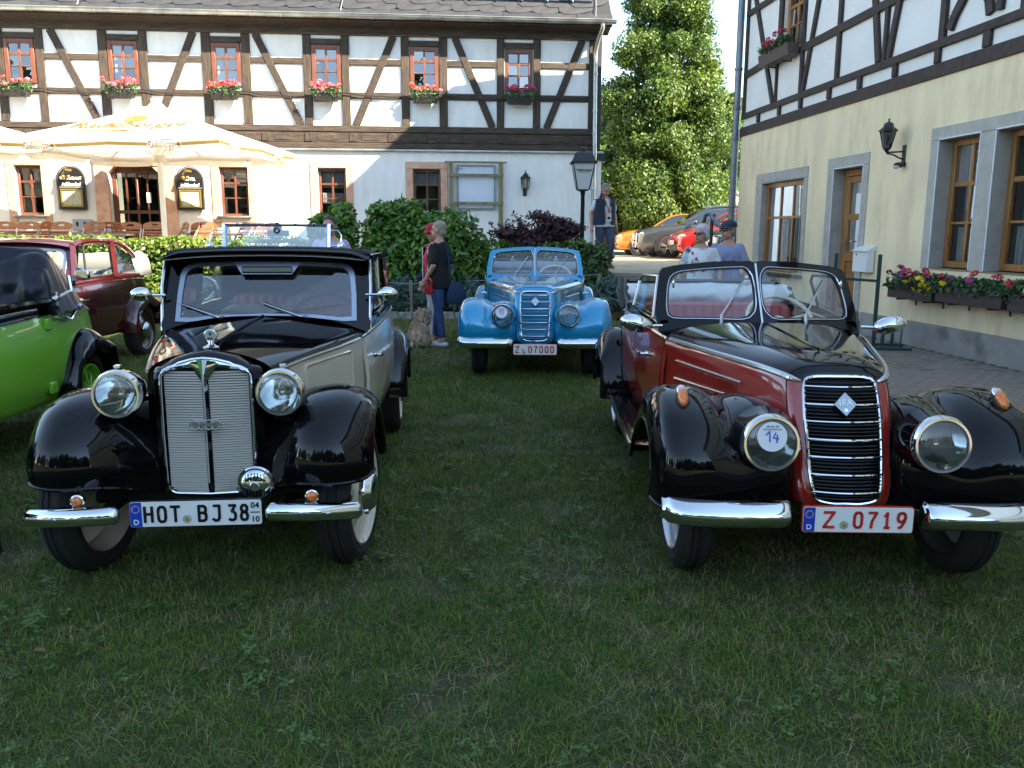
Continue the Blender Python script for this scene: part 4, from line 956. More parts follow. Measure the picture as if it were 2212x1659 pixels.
for a, b, z0 in ((7.17,7.33,3.995),(6.20,6.31,3.995),(4.88,4.99,3.995),(3.47,3.56,4.0),(2.07,2.2,4.0),(.55,.68,4.0),(-.55,-.42,4.0),(-2.,-1.88,4.0),(-4,-3.9,4.0),(8.85,8.95,3.995)):
    beam('timber_post', ((a+b)/2,4.82 if a == 7.17 else z0), ((a+b)/2,HZ-.2), b-a, 0., .056)
beam('timber_post', (7.32,4.0), (7.33,4.69), .06, 0., .05)
for s_ in (8.11,7.12,6.22,5.16,4.18,3.2,2.2,1.22,.2,-.8,-1.8): beam('short_stud', (s_,3.725), (s_,3.895+(8.9-s_)*.004), .11 if s_ > 2 else .14, 0., .05)
for a, b, w in (((8.55,6.2),(7.45,4.0),.11),((5.60,5.9),(6.16,4.0),.11),((4.10,5.9),(3.67,4.02),.13),((2.95,5.9),(3.40,4.02),.12),((-1.2,5.9),(-.6,4.05),.12)): beam('timber_brace', a, b, w, .002, .05)
mb = MB(); C1 = [(1.98,4.09),(1.90,4.24),(1.74,4.42),(1.5,4.6),(1.2,4.75)]
mb.v = []
for (p, q) in zip(C1[:-1], C1[1:]): mb.bar((p[0],.0,p[1]),(q[0],.0,q[1]),.12,.05,up=(0,1,0))
part('curved_brace', mb, dkt, house)
mb = MB(); C1 = [(1.20,4.10),(1.25,4.28),(1.36,4.42),(1.5,4.6)]
for (p, q) in zip(C1[:-1], C1[1:]): mb.bar((p[0],.001,p[1]),(q[0],.001,q[1]),.12,.05,up=(0,1,0))
part('curved_brace', mb, dkt, house)
beam('timber_brace', (1.05,4.10), (.85,5.9), .12, .002, .05)
crk = M('plaster_crack', (.56,.45,.30), .95)
rc = random.Random(3)
for k, (x, z) in enumerate(((2.9,2.2),(5.3,3.1),(.4,3.2),(2.5,3.0),(3.2,1.7),(1.2,.6),(7.9,3.1))):
    P = [(x,.0012,z)]
    for q in range(6): P.append((P[-1][0]+rc.uniform(-.07,.09),.0012,P[-1][2]-rc.uniform(.02,.09)))
    mb = MB(); mb.tube(P, .0013, 4); part('hairline_crack', mb, crk, house)
# surrounds
def sur(a, b, c, d):
    mb = MB(); mb.box(((a+b)/2,.005,(c+d)/2),(b-a,.03,d-c),ch=.005); part('grey_surround', mb, grey_p, house)
for a, b, c, d in ((5.70,5.835,.78,2.50),(7.685,7.98,.78,2.50),(5.70,7.98,2.503,2.69),(3.68,3.825,.335,2.56),(4.755,4.97,.335,2.56),(3.68,4.97,2.563,2.74),(1.955,2.14,1.06,2.73),(.845,1.125,1.06,2.73),(-.2,-.025,1.06,2.73),(-.2,2.14,2.733,2.89)): sur(a, b, c, d)
for a, b, c, d in ((3.83,4.75,.3,2.56),(1.13,1.95,1.08,2.73),(-.02,.84,1.08,2.73),(5.84,7.68,.8,2.5)):
    for q_, d_ in (((a,-.125,(c+d)/2),(.006,.27,d-c)),((b,-.125,(c+d)/2),(.006,.27,d-c)),(((a+b)/2,-.125,d-.006),(b-a-.008,.27,.006))):
        mb = MB(); mb.box(q_, d_); part('grey_reveal', mb, grey_p, house, smooth=0)
mb = MB()
for a, b, c, d in ((1.13,1.95,1.08,2.73),(-.02,.84,1.08,2.73),(3.83,4.75,.3,2.56)):
    mb.box((b+.004,.024,(c+d)/2),(.014,.012,d-c)); mb.box(((a+b)/2,.024,d+.004),(b-a,.012,.014)); mb.box((a-.004,.024,(c+d)/2),(.010,.010,d-c))
part('white_edge_bead', mb, M('white_bead', (.75,.76,.78), .7), house)
def hwindow(s0, s1, z0, z1, y, cols, rows, cas, cur, mun=.035, backmat=None):
    n0 = set(bpy.data.objects.keys()); w = window(house, s0, s1, z0, z1, 0, cols, rows, oak, cas, mun, .06, cur, .45, backmat=backmat)
    for o in [w]: o.matrix_local = Matrix.Translation((s0+s1,y,0)) @ Matrix.Rotation(math.pi, 4, 'Z')
    return w
hwindow(5.845,7.675,.81,2.49,-.09,3,(.62,),.09,None,.05)
for a, b in ((1.135,1.945),(-.015,.835)): hwindow(a,b,1.085,2.725,-.17,2,(.335,.67),.085,[(0,.49,.0,.30),(.51,1,.0,.30)],.032)
for a, b, c, d in UW2: hwindow(a,b,c,d,-.09,2,(.33,.66),.09,[(0,.49,.0,.4),(.51,1,.0,.4)],.032)
for a, b in ((5.96,6.25),(7.28,7.56),(1.25,1.40),(1.70,1.84),(.10,.24),(.58,.72)):
    mb = MB(); X = np.linspace(a, b, 22); y_ = -.30 if a > 5 else -.33; z0_, z1_ = (.9,2.4) if a > 5 else (1.2,2.62); mb.grid([[(x,y_+.012*math.sin(k*1.5),z) for z in (z0_,z1_)] for k, x in enumerate(X)]); part('side_curtain', mb, M('grey_curtain', (.16,.165,.17), .9), house)
mb = MB(); mb.box((6.75,.05,.77),(2.1,.2,.045),ch=.008); part('window_sill', mb, M('dark_sill', (.03,.03,.032), .6), house)
for a, b in ((1.13,1.95),(-.02,.84)):
    mb = MB(); mb.box(((a+b)/2,-.10,1.065),(b-a,.2,.03)); part('window_sill', mb, zinc, house)
# door
mb = MB()
for a, b, c, d in ((3.84,3.94,.35,2.54),(4.64,4.74,.35,2.54),(3.94,4.64,2.44,2.54),(3.94,4.04,.38,2.43),(4.54,4.64,.38,2.43),(4.04,4.54,.38,.58),(4.04,4.54,1.08,1.24),(4.04,4.54,1.74,1.84),(4.04,4.54,2.33,2.43)): mb.box(((a+b)/2,-.2,(c+d)/2),(b-a,.06,d-c),ch=.006)
mb.box((4.29,-.21,.83),(.5,.03,.5)); hd_ = part('house_door', mb, oak, house)
for c, d in ((1.24,1.74),(1.84,2.33)):
    mb = MB(); mb.add([(4.04,-.2,c),(4.54,-.2,c),(4.54,-.2,d),(4.04,-.2,d)], [(0,1,2,3)]); part('door_pane', mb, pane_m, hd_, smooth=0)
mb = MB(); mb.box((4.29,-.5,1.3),(.95,.02,2.4)); part('hallway', mb, room, hd_)
mb = MB(); mb.box((4.58,-.163,1.32),(.04,.008,.3)); mb.tube([(4.58,-.16,1.40),(4.58,-.11,1.40),(4.46,-.105,1.40)], .010, 6); part('handle', mb, chrome, hd_)
mb = MB(); mb.box((4.25,-.185,1.98),(.20,.004,.36)); part('notice', mb, M('paper', (.8,.78,.74), .8), hd_)
mb = MB(); mb.box((4.25,-.188,2.03),(.16,.004,.2)); part('notice_picture', mb, M('notice_picture', (.1,.1,.12), .6, var=.6, vscale=30), hd_)
mb = MB(); mb.box((4.29,.22,.15),(1.25,.5,.36),ch=.015); part('door_step', mb, step_m, house)
# downpipe at the far corner
mb = MB(); mb.tube([(9.02,.10,HZ),(9.02,.10,.1)], .075, 10)
for z in (4.9,4.12,3.5,2.1,1.85): mb.lathe([(.08,-.03),(.09,-.02),(.09,.02),(.08,.03)], (9.02,.10,z), (0,0,1), 12)
part('downpipe', mb, M('downpipe_zinc', (.17,.185,.21), .45, .7, var=.2, vscale=4), house)
# roof (above the picture; it shades the lawn)
EV, RG = 10.1, 13.6
mb = MB(); e = .45
mb.add([(S0-.4,e,EV),(S1-.75,e,EV),(S1-6.2,-4.6,RG),(S0-.4,-4.6,RG),(S1-.75,-9.8,EV),(S0-.4,-9.8,EV)], [(0,1,2,3),(3,2,4,5),(1,4,2)])
mb.add([(S0-.4,e,EV),(S1-.75,e,EV),(S1-.75,0,HZ),(S0-.4,0,HZ)], [(0,1,2,3)])
mb.add([(S1-.75,e,EV),(S1-.75,-9.8,EV),(S1,-9,HZ),(S1,0,HZ)],[(0,1,2,3)])
mb.add([(S0,0,-.2),(S0,-9,-.2),(S0,-9,HZ),(S0,0,HZ)],[(0,1,2,3)]); mb.add([(S0,-9,-.2),(S1,-9,-.2),(S1,-9,HZ),(S0,-9,HZ)],[(0,1,2,3)])
part('roof', mb, M('house_roof', (.11,.10,.10), .7), house, smooth=0)
# lantern, sensor, letter box
t = thing('wall_lantern', 'large black carriage lantern on a scrolled arm beside the tall windows of the cream house', 'lamp', on_house((2.83,.235,2.70)), RRZ)
t.scale = (.82,.82,.82)
mb = MB(); mb.lathe([(.0,.50),(.016,.49),(.012,.46),(.02,.44),(.07,.42),(.085,.36),(.125,.325),(.155,.30),(.155,.285),(.1,.285)], n=6); part('lantern_roof', mb, iron, t, smooth=25)
mb = MB(); mb.lathe([(.125,.285),(.065,.02)], n=6); part('lantern_glass', mb, glass_mat('smoked_glass', (.35,.36,.38), .12), t, smooth=0)
mb = MB()
for k in range(6): mb.tube([(.128*math.cos(k*math.pi/3),.128*math.sin(k*math.pi/3),.285),(.067*math.cos(k*math.pi/3),.067*math.sin(k*math.pi/3),.02)], .008, 5)
mb.lathe([(.07,.02),(.07,.0),(.04,-.03),(.02,-.06),(0,-.08)], n=10)
mb.tube([(0,0,-.06),(-.02,-.10,-.06),(-.06,-.27,-.05)], .016, 6); mb.tube([(0,0,-.08),(-.03,-.1,-.10),(-.05,-.19,-.15),(-.06,-.27,-.18)], .014, 6)
mb.box((-.06,-.285,-.09),(.11,.03,.30),ch=.012); part('bracket', mb, iron, t)
mb = MB(); mb.lathe([(0,.24),(.025,.22),(.025,.1),(.0,.06)], n=10); part('bulb', mb, milk, t)
t = thing('motion_sensor', 'small dark motion sensor on the cream wall below the black lantern', 'sensor', on_house((2.74,.09,2.45)), RRZ)
mb = MB(); mb.ball((0,0,.02),(.045,.08,.04),12,8); mb.box((0,-.07,.03),(.05,.05,.06)); part('housing', mb, black_plastic, t); mb = MB(); mb.ball((.0,.035,-.005),(.042,.05,.03),12,8); part('lens', mb, M('sensor_lens', (.5,.5,.5), .3), t)
t = thing('letter_box', 'white metal letter box on the cream wall beside the oak door', 'letter box', on_house((3.53,.07,.95)), RRZ)
mb = MB(); mb.box((0,0,.16),(.42,.12,.32),ch=.006); part('box_body', mb, M('white_enamel', (.72,.72,.71), .35), t); mb = MB(); mb.prism([(-.07,.0),(.08,-.02),(.09,-.005),(-.07,.075)], (-.22,0,.32), (0,1,0), (0,0,1), (.44,0,0)); part('lid', mb, M('white_enamel', (.72,.72,.71), .35), t)
mb = MB(); mb.lathe([(.014,0),(.014,.006),(0,.006)], (.1,.061,.26), (0,1,0), 10); part('lock', mb, iron, t)
# flower troughs on the wall
tb = M('trough_brown', (.045,.032,.028), .6, var=.3, vscale=10, stretch=(.6,3,3))
yel = M('petal_yellow', (.82,.58,.02), .55, island=.15)
r = np.random.default_rng(77); ym = MB()
for k in range(6):
    a = k*math.pi/3; c, s_ = math.cos(a), math.sin(a); ym.add([(0,0,.004),(.018*c-.010*s_,.018*s_+.010*c,.006),(.042*c,.042*s_,.002),(.018*c+.010*s_,.018*s_-.010*c,.006)], [(0,1,2,3)])
ym.ball((0,0,.005),(.009,.009,.006),6,4); yme = ym.mesh('blossom', yel, 0)
house_fol = M('house_flower_leaf', (.030,.085,.022), .45, island=.35, transl=.2)
def trough(s0, s1, z, lab_b, lab_f, nred, cols, nyel, seed, h=.18):
    L_ = s1-s0; t = thing('flower_trough', lab_b, 'flower trough', on_house(((s0+s1)/2,.20,z)), RRZ, 'brown flower troughs on the cream house')
    mb = MB(); mb.box((0,.11,.10),(L_,.025,.20),ch=.004); mb.box((0,-.11,.10),(L_,.025,.20),ch=.004); mb.box((-L_/2+.012,0,.10),(.024,.195,.20)); mb.box((L_/2-.012,0,.10),(.024,.195,.20)); mb.box((0,0,.015),(L_-.05,.195,.02)); part('trough', mb, tb, t)
    mb = MB(); mb.add([(-L_/2+.03,-.09,.17),(L_/2-.03,-.09,.17),(L_/2-.03,.09,.17),(-L_/2+.03,.09,.17)],[(0,1,2,3)]); part('potting_soil', mb, mulch, t, smooth=0)
    for sx in (-.3,.3):
        mb = MB(); mb.tube([(sx*L_,-.19,-.10),(sx*L_,-.18,-.015),(sx*L_,.10,-.015)], .012, 5); part('bracket', mb, M('rusty_iron', (.08,.04,.02), .8), t)
    rr = random.Random(seed); r = np.random.default_rng(seed)
    f = thing('trough_flowers', lab_f, 'flowers', on_house(((s0+s1)/2,.20,z+.17)), RRZ, 'flowers in the brown troughs')
    n = int(620*L_); C = np.stack([r.uniform(-L_/2-.05,L_/2+.05,n), r.uniform(-.13,.17,n), r.random(n)*h], 1); C[:,2] -= .12*np.clip(C[:,1]-.08,0,1)/.09*r.random(n)
    link('foliage', quads_mesh('foliage', C, r.normal(size=(n,3))*.6+np.array([0,.5,.8]), .055, house_fol, 1.15, seed), f)
    for k in range(nred):
        b = link('blossom', BLOS[cols[k % len(cols)]], f); x = L_/2*(1.0-2*(k+.4)/nred)+rr.uniform(-.04,.04)
        b.location = (x, rr.uniform(-.05,.2), h*rr.uniform(.6,1.35)); b.rotation_euler = (-rr.uniform(.2,.9), rr.uniform(-.4,.4), rr.uniform(0,6)); s_ = rr.uniform(.7,1.05); b.scale = (s_,)*3
    for k in range(nyel):
        b = link('blossom', yme, f); x = -L_*.32+rr.uniform(-.26,.30) if nyel > 6 else L_*.22+rr.uniform(-.2,.2)
        b.location = (x, rr.uniform(.11,.2), rr.uniform(-.06,h*.75)); b.rotation_euler = (-rr.uniform(.9,1.4), rr.uniform(-.4,.4), rr.uniform(0,6)); s_ = rr.uniform(.9,1.25); b.scale = (s_,)*3
trough(1.36,2.37,.66,'brown wooden flower trough overhung with red geraniums, nearer the door','mixed red, purple and yellow flowers spilling from the trough nearer the door',11,(4,4,3,0,3,4,1),15,301)
trough(.06,1.28,.68,'brown wooden flower trough below the pillar between the two tall windows','green foliage with purple and yellow flowers in the trough below the tall windows',6,(0,3,0,3,3),5,302,.15)
trough(-1.3,-.04,.68,'brown wooden flower trough running out of the right edge of the picture','flowers in the trough at the right edge of the picture',8,(0,4,3),6,303)
t = thing('window_box', 'brown window box hanging under the upstairs window of the cream house', 'window box', on_house((6.98,.15,4.66)), RRZ)
mb = MB(); mb.prism([(-.10,0),(.09,0),(.12,.2),(-.11,.2)], (-.68,0,0), (0,1,0), (0,0,1), (1.3,0,0)); part('trough', mb, M('box_taupe', (.085,.06,.055), .55), t)
for sx in (-.35,.25):
    mb = MB(); mb.tube([(sx,-.12,.06),(sx,-.12,-.06),(sx,.06,-.05),(sx,.06,.0)], .014, 5); part('bracket', mb, iron, t)
g = geranium_row('geraniums', 1.15, .18, .20, 211, 14, (0,3,0,4,1), 'red geraniums trailing from the upstairs window box of the cream house', None, 1.0); g.location = on_house((7.05,.16,4.84)); g.rotation_euler = (0,0,RRZ+math.pi)
# bicycle rack: two green posts with cross bar, base frame with hoops
bg_ = M('rack_green', (.012,.050,.045), .45); X0, Y0 = 4.62, 11.25
t = thing('bicycle_rack', 'dark green bicycle rack with two tall posts and looped hoops by the cream wall', 'bicycle rack', (X0,Y0,0), R(-12))
for x in (-.28,.27):
    mb = MB(); mb.bar((x,0,0),(x,0,1.26 if x < 0 else 1.25),.045,.045,up=(0,1,0)); part('post', mb, bg_, t)
mb = MB(); mb.bar((-.28,0,.93),(.27,0,.90),.035,.035); part('cross_bar', mb, bg_, t)
for y in (-.22,.22):
    mb = MB(); mb.bar((-.5,y,.02),(.7,y,.02),.04,.04); part('base_rail', mb, bg_, t)
for x in (-.46,-.34,-.22,.02,.32,.44,.56):
    mb = MB(); mb.tube([(x,-.22,.03)]+[(x+.02*math.sin(a),-.22*math.cos(a),.16+.24*math.sin(a)) for a in np.linspace(0,math.pi,11)]+[(x,.22,.03)], .012, 6); part('hoop', mb, bg_, t)
mb = MB(); mb.tube([(-.2,-.3,.1),(-.12,-.3,.16),(.0,-.3,.18),(.08,-.3,.14)], .03, 8); part('fitting', mb, rubber, t)
# ------------------------------------------------------------------ trees behind the yard
lime_leaf = M('lime_leaf', (.115,.185,.027), .5, island=.55, transl=.38, col2=(.045,.098,.015), vscale=.8)
dark_leaf = M('dark_tree_leaf', (.045,.09,.02), .5, island=.5, transl=.3)
def tree(name, label, x, y, z0, h, prof, nb, br, per, size, mat, seed, group=None, low=.16):
    """prof: crown half-width at height fractions 0..1"""
    t = thing(name, label, 'tree', (x, y, z0), group=group); rr = random.Random(seed); BL = []
    hs = np.linspace(0, 1, len(prof))
    for k in range(nb):
        f = rr.random()**1.15; w = float(np.interp(f, hs, prof)); a = rr.uniform(0, 6.283); d = w*(.55+.45*rr.random()**.6) if k % 5 else w*rr.uniform(0,.5)
        s_ = br*rr.choice((.55,.7,.85,1.,1.15,1.35))*(1.12-.5*f); BL.append((d*math.cos(a), d*math.sin(a)*.9, h*(low+(1-low)*f), s_, s_, s_*.78))
    C, Nn = blob_leaves(BL, per, seed, .75, .25)
    link('crown', quads_mesh('crown', C, Nn, size, mat, 1.5, seed), t)
    mb = MB(); mb.tube([(0,0,-.3),(.03,.02,h*.2),(-.05,.05,h*.5),(.02,0,h*.85)], [h*.026,h*.021,h*.013,h*.004], 9); part('trunk', mb, bark, t)
    for k in range(14):
        b = BL[k*3 % len(BL)]; zz = max(.18*h, b[2]*.72); mb = MB()
        mb.tube([(0,0,zz*.85),(b[0]*.4,b[1]*.4,zz*.98),(b[0]*.85,b[1]*.85,b[2])], [h*.009,h*.006,h*.002], 5); part('limb', mb, bark, t)
    return t
tree('lime_tree', 'tall broad lime tree in full leaf between the two timbered buildings', 5.95, 34., .7, 12.4, [2.4,2.65,2.65,2.45,2.1,1.7,1.25,.8,.3], 290, .74, 215, .085, lime_leaf, 3, low=.07)
tree('lime_tree', 'smaller lighter tree behind the right shoulder of the big lime tree', 9.95, 40., .7, 7.0, [1.5,1.7,1.6,1.3,.9,.3], 100, .8, 130, .11, lime_leaf, 9, low=.08)
tree('ash_tree', 'dark tree seen between the hotel gable and the lime tree', 4.4, 46., .7, 8., [1.6,2.,2.,1.6,1.2,.5], 90, 1.2, 14, .32, dark_leaf, 14, low=.12)
# far wood along the skyline and the trees behind the photographer that the paintwork mirrors
def wood(name, x0, x1, y0, y1, n, hmin, hmax, seed, per=3.2, size=.8):
    r = random.Random(seed); BL = []
    for k in range(n):
        x = r.uniform(x0, x1); y = r.uniform(y0, y1); h = r.uniform(hmin, hmax); w = h*r.uniform(.20,.32)
        BL += [(x,y,h*.30,w,w,h*.3),(x+r.uniform(-.8,.8),y,h*.62,w*.85,w*.85,h*.28),(x+r.uniform(-.8,.8),y,h*.86,w*.5,w*.5,h*.17)]
    C, Nn = blob_leaves(BL, per, seed, .5, .3); o = link(name, quads_mesh(name, C, Nn, size, dark_leaf, 1.4, seed)); o['kind'] = 'stuff'; return o
wood('far_trees', -10, 70, 70, 95, 46, 7, 13, 51)
wood('park_trees', -40, 34, -46, -30, 90, 4, 15, 52)
wood('garden_trees', -42, -22, -26, 20, 20, 5, 9, 53)
# ------------------------------------------------------------------ vintage cars
# local frame of a car: x across (viewer's right +), y towards the tail, z up, front axle at y=0
def polar(poly, c, n):
    out = []; P = [(p[0]-c[0], p[1]-c[1]) for p in poly]; k = len(P)
    for i in range(n):
        a = -math.pi+2*math.pi*i/n; d = (math.cos(a), math.sin(a)); best = 0
        for j in range(k):
            p, q = P[j], P[(j+1) % k]; e = (q[0]-p[0], q[1]-p[1]); den = d[0]*e[1]-d[1]*e[0]
            if abs(den) < 1e-9: continue
            t = (p[0]*e[1]-p[1]*e[0])/den; u = (p[0]*d[1]-p[1]*d[0])/den
            if t > 0 and -1e-6 <= u <= 1+1e-6: best = max(best, t)
        out.append((c[0]+d[0]*best, c[1]+d[1]*best))
    return out
def soft(poly, it=2, k_=.22):
    """round the corners of a closed outline"""
    P = [np.array(p, float) for p in poly]
    for _ in range(it):
        Q = []
        for i in range(len(P)):
            a, b = P[i], P[(i+1) % len(P)]; Q += [a*(1-k_)+b*k_, a*k_+b*(1-k_)]
        P = Q
    return [tuple(p) for p in P]
def ring3(mb, A, B, dep):
    k = len(A); A = [Vector(p) for p in A]; B = [Vector(p) for p in B]; d = Vector(dep); V = A+B+[p+d for p in A]+[p+d for p in B]; F = []
    for i in range(k):
        j = (i+1) % k; F += [(i,j,k+j,k+i),(2*k+j,2*k+i,3*k+i,3*k+j),(j,i,2*k+i,2*k+j),(k+i,k+j,3*k+j,3*k+i)]
    return mb.add(V, F)
def patch(mb, P, off, skirt=.02):
    """panel lifted off (along off) with edges turned in"""
    P = np.asarray(P, float); Q = P+np.asarray(off); mb.grid(Q)
    b = list(Q[0])+list(Q[1:, -1])+list(Q[-1][::-1][1:])+list(Q[::-1][1:, 0]); n = np.asarray(off)/np.linalg.norm(off)*skirt
    mb.grid([[p, p-n] for p in b])
def wheel(par, x, y, side, kind, steer=0., r=.33, w=.145, disc=None):
    """side +1: outer face to +x"""
    t = bpy.data.objects.new('wheel', None); COL.objects.link(t); t.parent = par; t.location = (x, y, r); t.rotation_euler = (0, 0, steer); ax = (side, 0, 0)
    mb = MB(); hw = w/2
    mb.lathe([(r-.088,-hw+.012),(r-.080,-hw),(r-.045,-hw-.006),(r-.018,-hw+.012),(r-.004,-hw+.035),(r,-hw+.05),(r-.001,-.037),(r-.006,-.034),(r-.006,-.029),(r,-.026),(r,-.012),(r-.007,-.008),(r-.007,.008),(r,.012),(r,.026),(r-.006,.029),(r-.006,.034),(r-.001,.037),(r-.004,hw-.030),(r-.018,hw-.012),(r-.022,hw-.006),(r-.028,hw-.006),(r-.032,hw-.001),(r-.045,hw+.006),(r-.060,hw+.004),(r-.063,hw+.001),(r-.067,hw+.001),(r-.070,hw+.003),(r-.080,hw),(r-.088,hw-.012)], ax=ax, n=48)
    part('tyre', mb, rubber, t)
    if kind == 'wire':
        mb = MB(); mb.lathe([(r-.112,hw-.02),(r-.112,hw+.004),(r-.125,hw+.006),(r-.135,hw-.02),(r-.14,0),(r-.112,-hw)], ax=ax, n=36); part('rim', mb, disc, t)
        for k in range(40):
            a = 2*math.pi*k/40; b = a+(.38 if k % 2 else -.38); s_ = side; mb = MB()
            mb.tube([(s_*(.07 if k % 4 < 2 else .035),.055*math.cos(a),.055*math.sin(a)),(s_*(.03),(r-.132)*math.cos(b),(r-.132)*math.sin(b))], .004, 4, caps=False); part('spoke', mb, disc, t)
        mb = MB(); mb.lathe([(.06,.02),(.06,.075),(.045,.09)], ax=ax, n=20); part('hub', mb, disc, t)
        mb = MB(); mb.lathe([(.048,.085),(.048,.12),(.03,.135),(0,.138)], ax=ax, n=20); part('hubcap', mb, chrome, t)
    else:
        mb = MB(); mb.lathe([(r-.085,-hw+.01),(r-.091,hw-.012),(r-.085,hw+.003),(r-.092,hw+.006),(r-.104,hw-.006),(r-.109,hw-.03),(r-.125,.030),(.13,.050),(.105,.068),(.0,.068)], ax=ax, n=36); part('rim', mb, disc, t)
        mb = MB(); mb.lathe([(.100,.066),(.104,.080),(.096,.100),(.080,.112),(.076,.120),(.05,.130),(0,.134)], ax=ax, n=30); part('hubcap', mb, dull_chrome if kind == 'silver' else chrome, t)
    return t
def headlamp(par, c, r, shell, tilt=0., deep=.20, sticker=None):
    t = bpy.data.objects.new('headlamp', None); COL.objects.link(t); t.parent = par; t.location = c; t.rotation_euler = (tilt, 0, 0); ax = (0,-1,0)
    mb = MB(); mb.lathe([(r*1.0,.0),(r*.97,-.04),(r*.85,-.09),(r*.6,-deep*.8),(r*.25,-deep),(0,-deep*1.03)], ax=ax, n=36); part('shell', mb, shell, t)
    mb = MB(); mb.lathe([(r*1.0,-.012),(r*1.025,.0),(r*1.01,.016),(r*.94,.030),(r*.86,.030),(r*.85,.022),(r*.85,.01)], ax=ax, n=40); part('rim', mb, chrome, t)
    mb = MB(); mb.lathe([(r*.86,.024),(r*.7,.037),(r*.45,.046),(r*.2,.050),(0,.051)], ax=ax, n=32); part('lens', mb, lens_glass, t)
    mb = MB(); mb.lathe([(r*.85,.008),(r*.75,-.02),(r*.55,-.055),(r*.3,-.08),(.02,-.088)], ax=ax, n=32); mb.ball((0,.05,0),(.013,.03,.013),10,6); part('reflector', mb, reflector, t)
    if sticker:
        o = Vector((-r*.06,-.054,r*.28)); up = Vector((0,.06,1)).normalized()
        mb = MB(); mb.prism(circ(r*.50,32), o, (1,0,0), up, (0,-.0022,0)); s = part('sticker', mb, M('sticker_white', (.80,.80,.84), .6), t)
        nb = Vector((0,-1,0)); bl = M('pen_blue', (.03,.08,.5), .6); mb = MB(); q = r*.5; p0 = o+Vector((0,-.003,0))
        one = [(-.42,.12),(-.18,.36),(-.16,-.34)]
        for strokes in ([one, [(.22,.28),(.06,-.08),(.42,-.12)], [(.33,.14),(.30,-.38)]] if sticker == 14 else [one, [(.42,.34),(.12,.32),(.10,.06),(.30,.08),(.36,-.12),(.24,-.32),(.04,-.28)]]):
            stroke(mb, [(a*q,b*q) for a,b in strokes], q*.085, p0, (1,0,0), up, nb, .0012)
        part('handwritten_number', mb, bl, s)
        mb = MB(); stroke(mb, [(-.62*q,.50*q),(.62*q,.50*q)], q*.10, p0, (1,0,0), up, nb, .001); part('printed_line', mb, seal_grey, s)
        mb = MB()
        for x_ in (-.3,0.,.3): mb.box(tuple(p0+Vector((x_*q,0,.70*q))),(.2*q,.001,.12*q))
        part('printed_cars', mb, M('print_blue', (.25,.3,.5), .6), s)
        tx = '„Sachsenerlebnistour“'
        for i, ch_ in enumerate(tx):
            a = R(-90-52+104*i/(len(tx)-1)); cx, cz = .82*q*math.cos(a), .82*q*math.sin(a); rr_ = (-math.sin(a),0,math.cos(a)); uu = (-math.cos(a),0,-math.sin(a))
            letters(ch_, q*.21, (p0.x+cx,p0.y-.0005+.06*0,p0.z+cz), rr_, uu, seal_green, s, name='printed_letter', depth=.0003)
    return t
GLY = {'H':[[(0,0),(0,1)],[(1,0),(1,1)],[(0,.52),(1,.52)]], 'T':[[(-.08,1),(1.08,1)],[(.5,1),(.5,0)]], 'Z':[[(0,1),(1,1),(0,0),(1,0)]], '-':[[(.1,.45),(.9,.45)]],
 'J':[[(.2,1),(.95,1),(.95,.22),(.8,.04),(.55,0),(.3,.0),(.08,.10)]], 'B':[[(0,0),(0,1),(.65,1),(.92,.9),(.96,.76),(.9,.62),(.65,.54),(0,.54)],[(.65,.54),(.95,.44),(1,.27),(.92,.08),(.65,0),(0,0)]],
 'O':[[(.3,0),(.1,.08),(0,.25),(0,.75),(.1,.92),(.3,1),(.7,1),(.9,.92),(1,.75),(1,.25),(.9,.08),(.7,0),(.3,0)]], '7':[[(0,1),(1,1),(.42,.4),(.34,0)]], '1':[[(.12,.78),(.5,1),(.5,0)],[(.1,0),(.9,0)]],
 '3':[[(.06,1),(.95,1),(.45,.60),(.75,.56),(.95,.42),(1,.25),(.9,.08),(.65,0),(.3,0),(.05,.06)]], '9':[[(.18,0),(.5,.06),(.85,.4),(1,.66),(1,.80),(.88,.94),(.66,1),(.34,1),(.1,.92),(0,.76),(0,.62),(.1,.47),(.34,.40),(.7,.44),(.95,.62)]],
 '8':[[(.5,.54),(.2,.60),(.06,.74),(.1,.90),(.3,1),(.7,1),(.9,.90),(.94,.74),(.8,.60),(.5,.54),(.15,.46),(0,.28),(.08,.08),(.3,0),(.7,0),(.92,.08),(1,.28),(.85,.46),(.5,.54)]]}
GLY['0'] = GLY['O']
def plate_text(par, txt, xc, h, cw, pitch, mat, th=.0112):
    x0 = xc-(len(txt)-1)*pitch/2
    for i, ch_ in enumerate(txt):
        mb = MB(); w_ = cw*(.55 if ch_ in '-' else .8 if ch_ == '1' else 1.)
        for st_ in GLY[ch_]: stroke(mb, [((x0+i*pitch)+(a-.5)*(w_-th), (b-.5)*(h-th)) for a, b in st_], th, (0,-.0005,0), (1,0,0), (0,0,1), (0,-1,0), .0022)
        part('plate_letter', mb, mat, par)
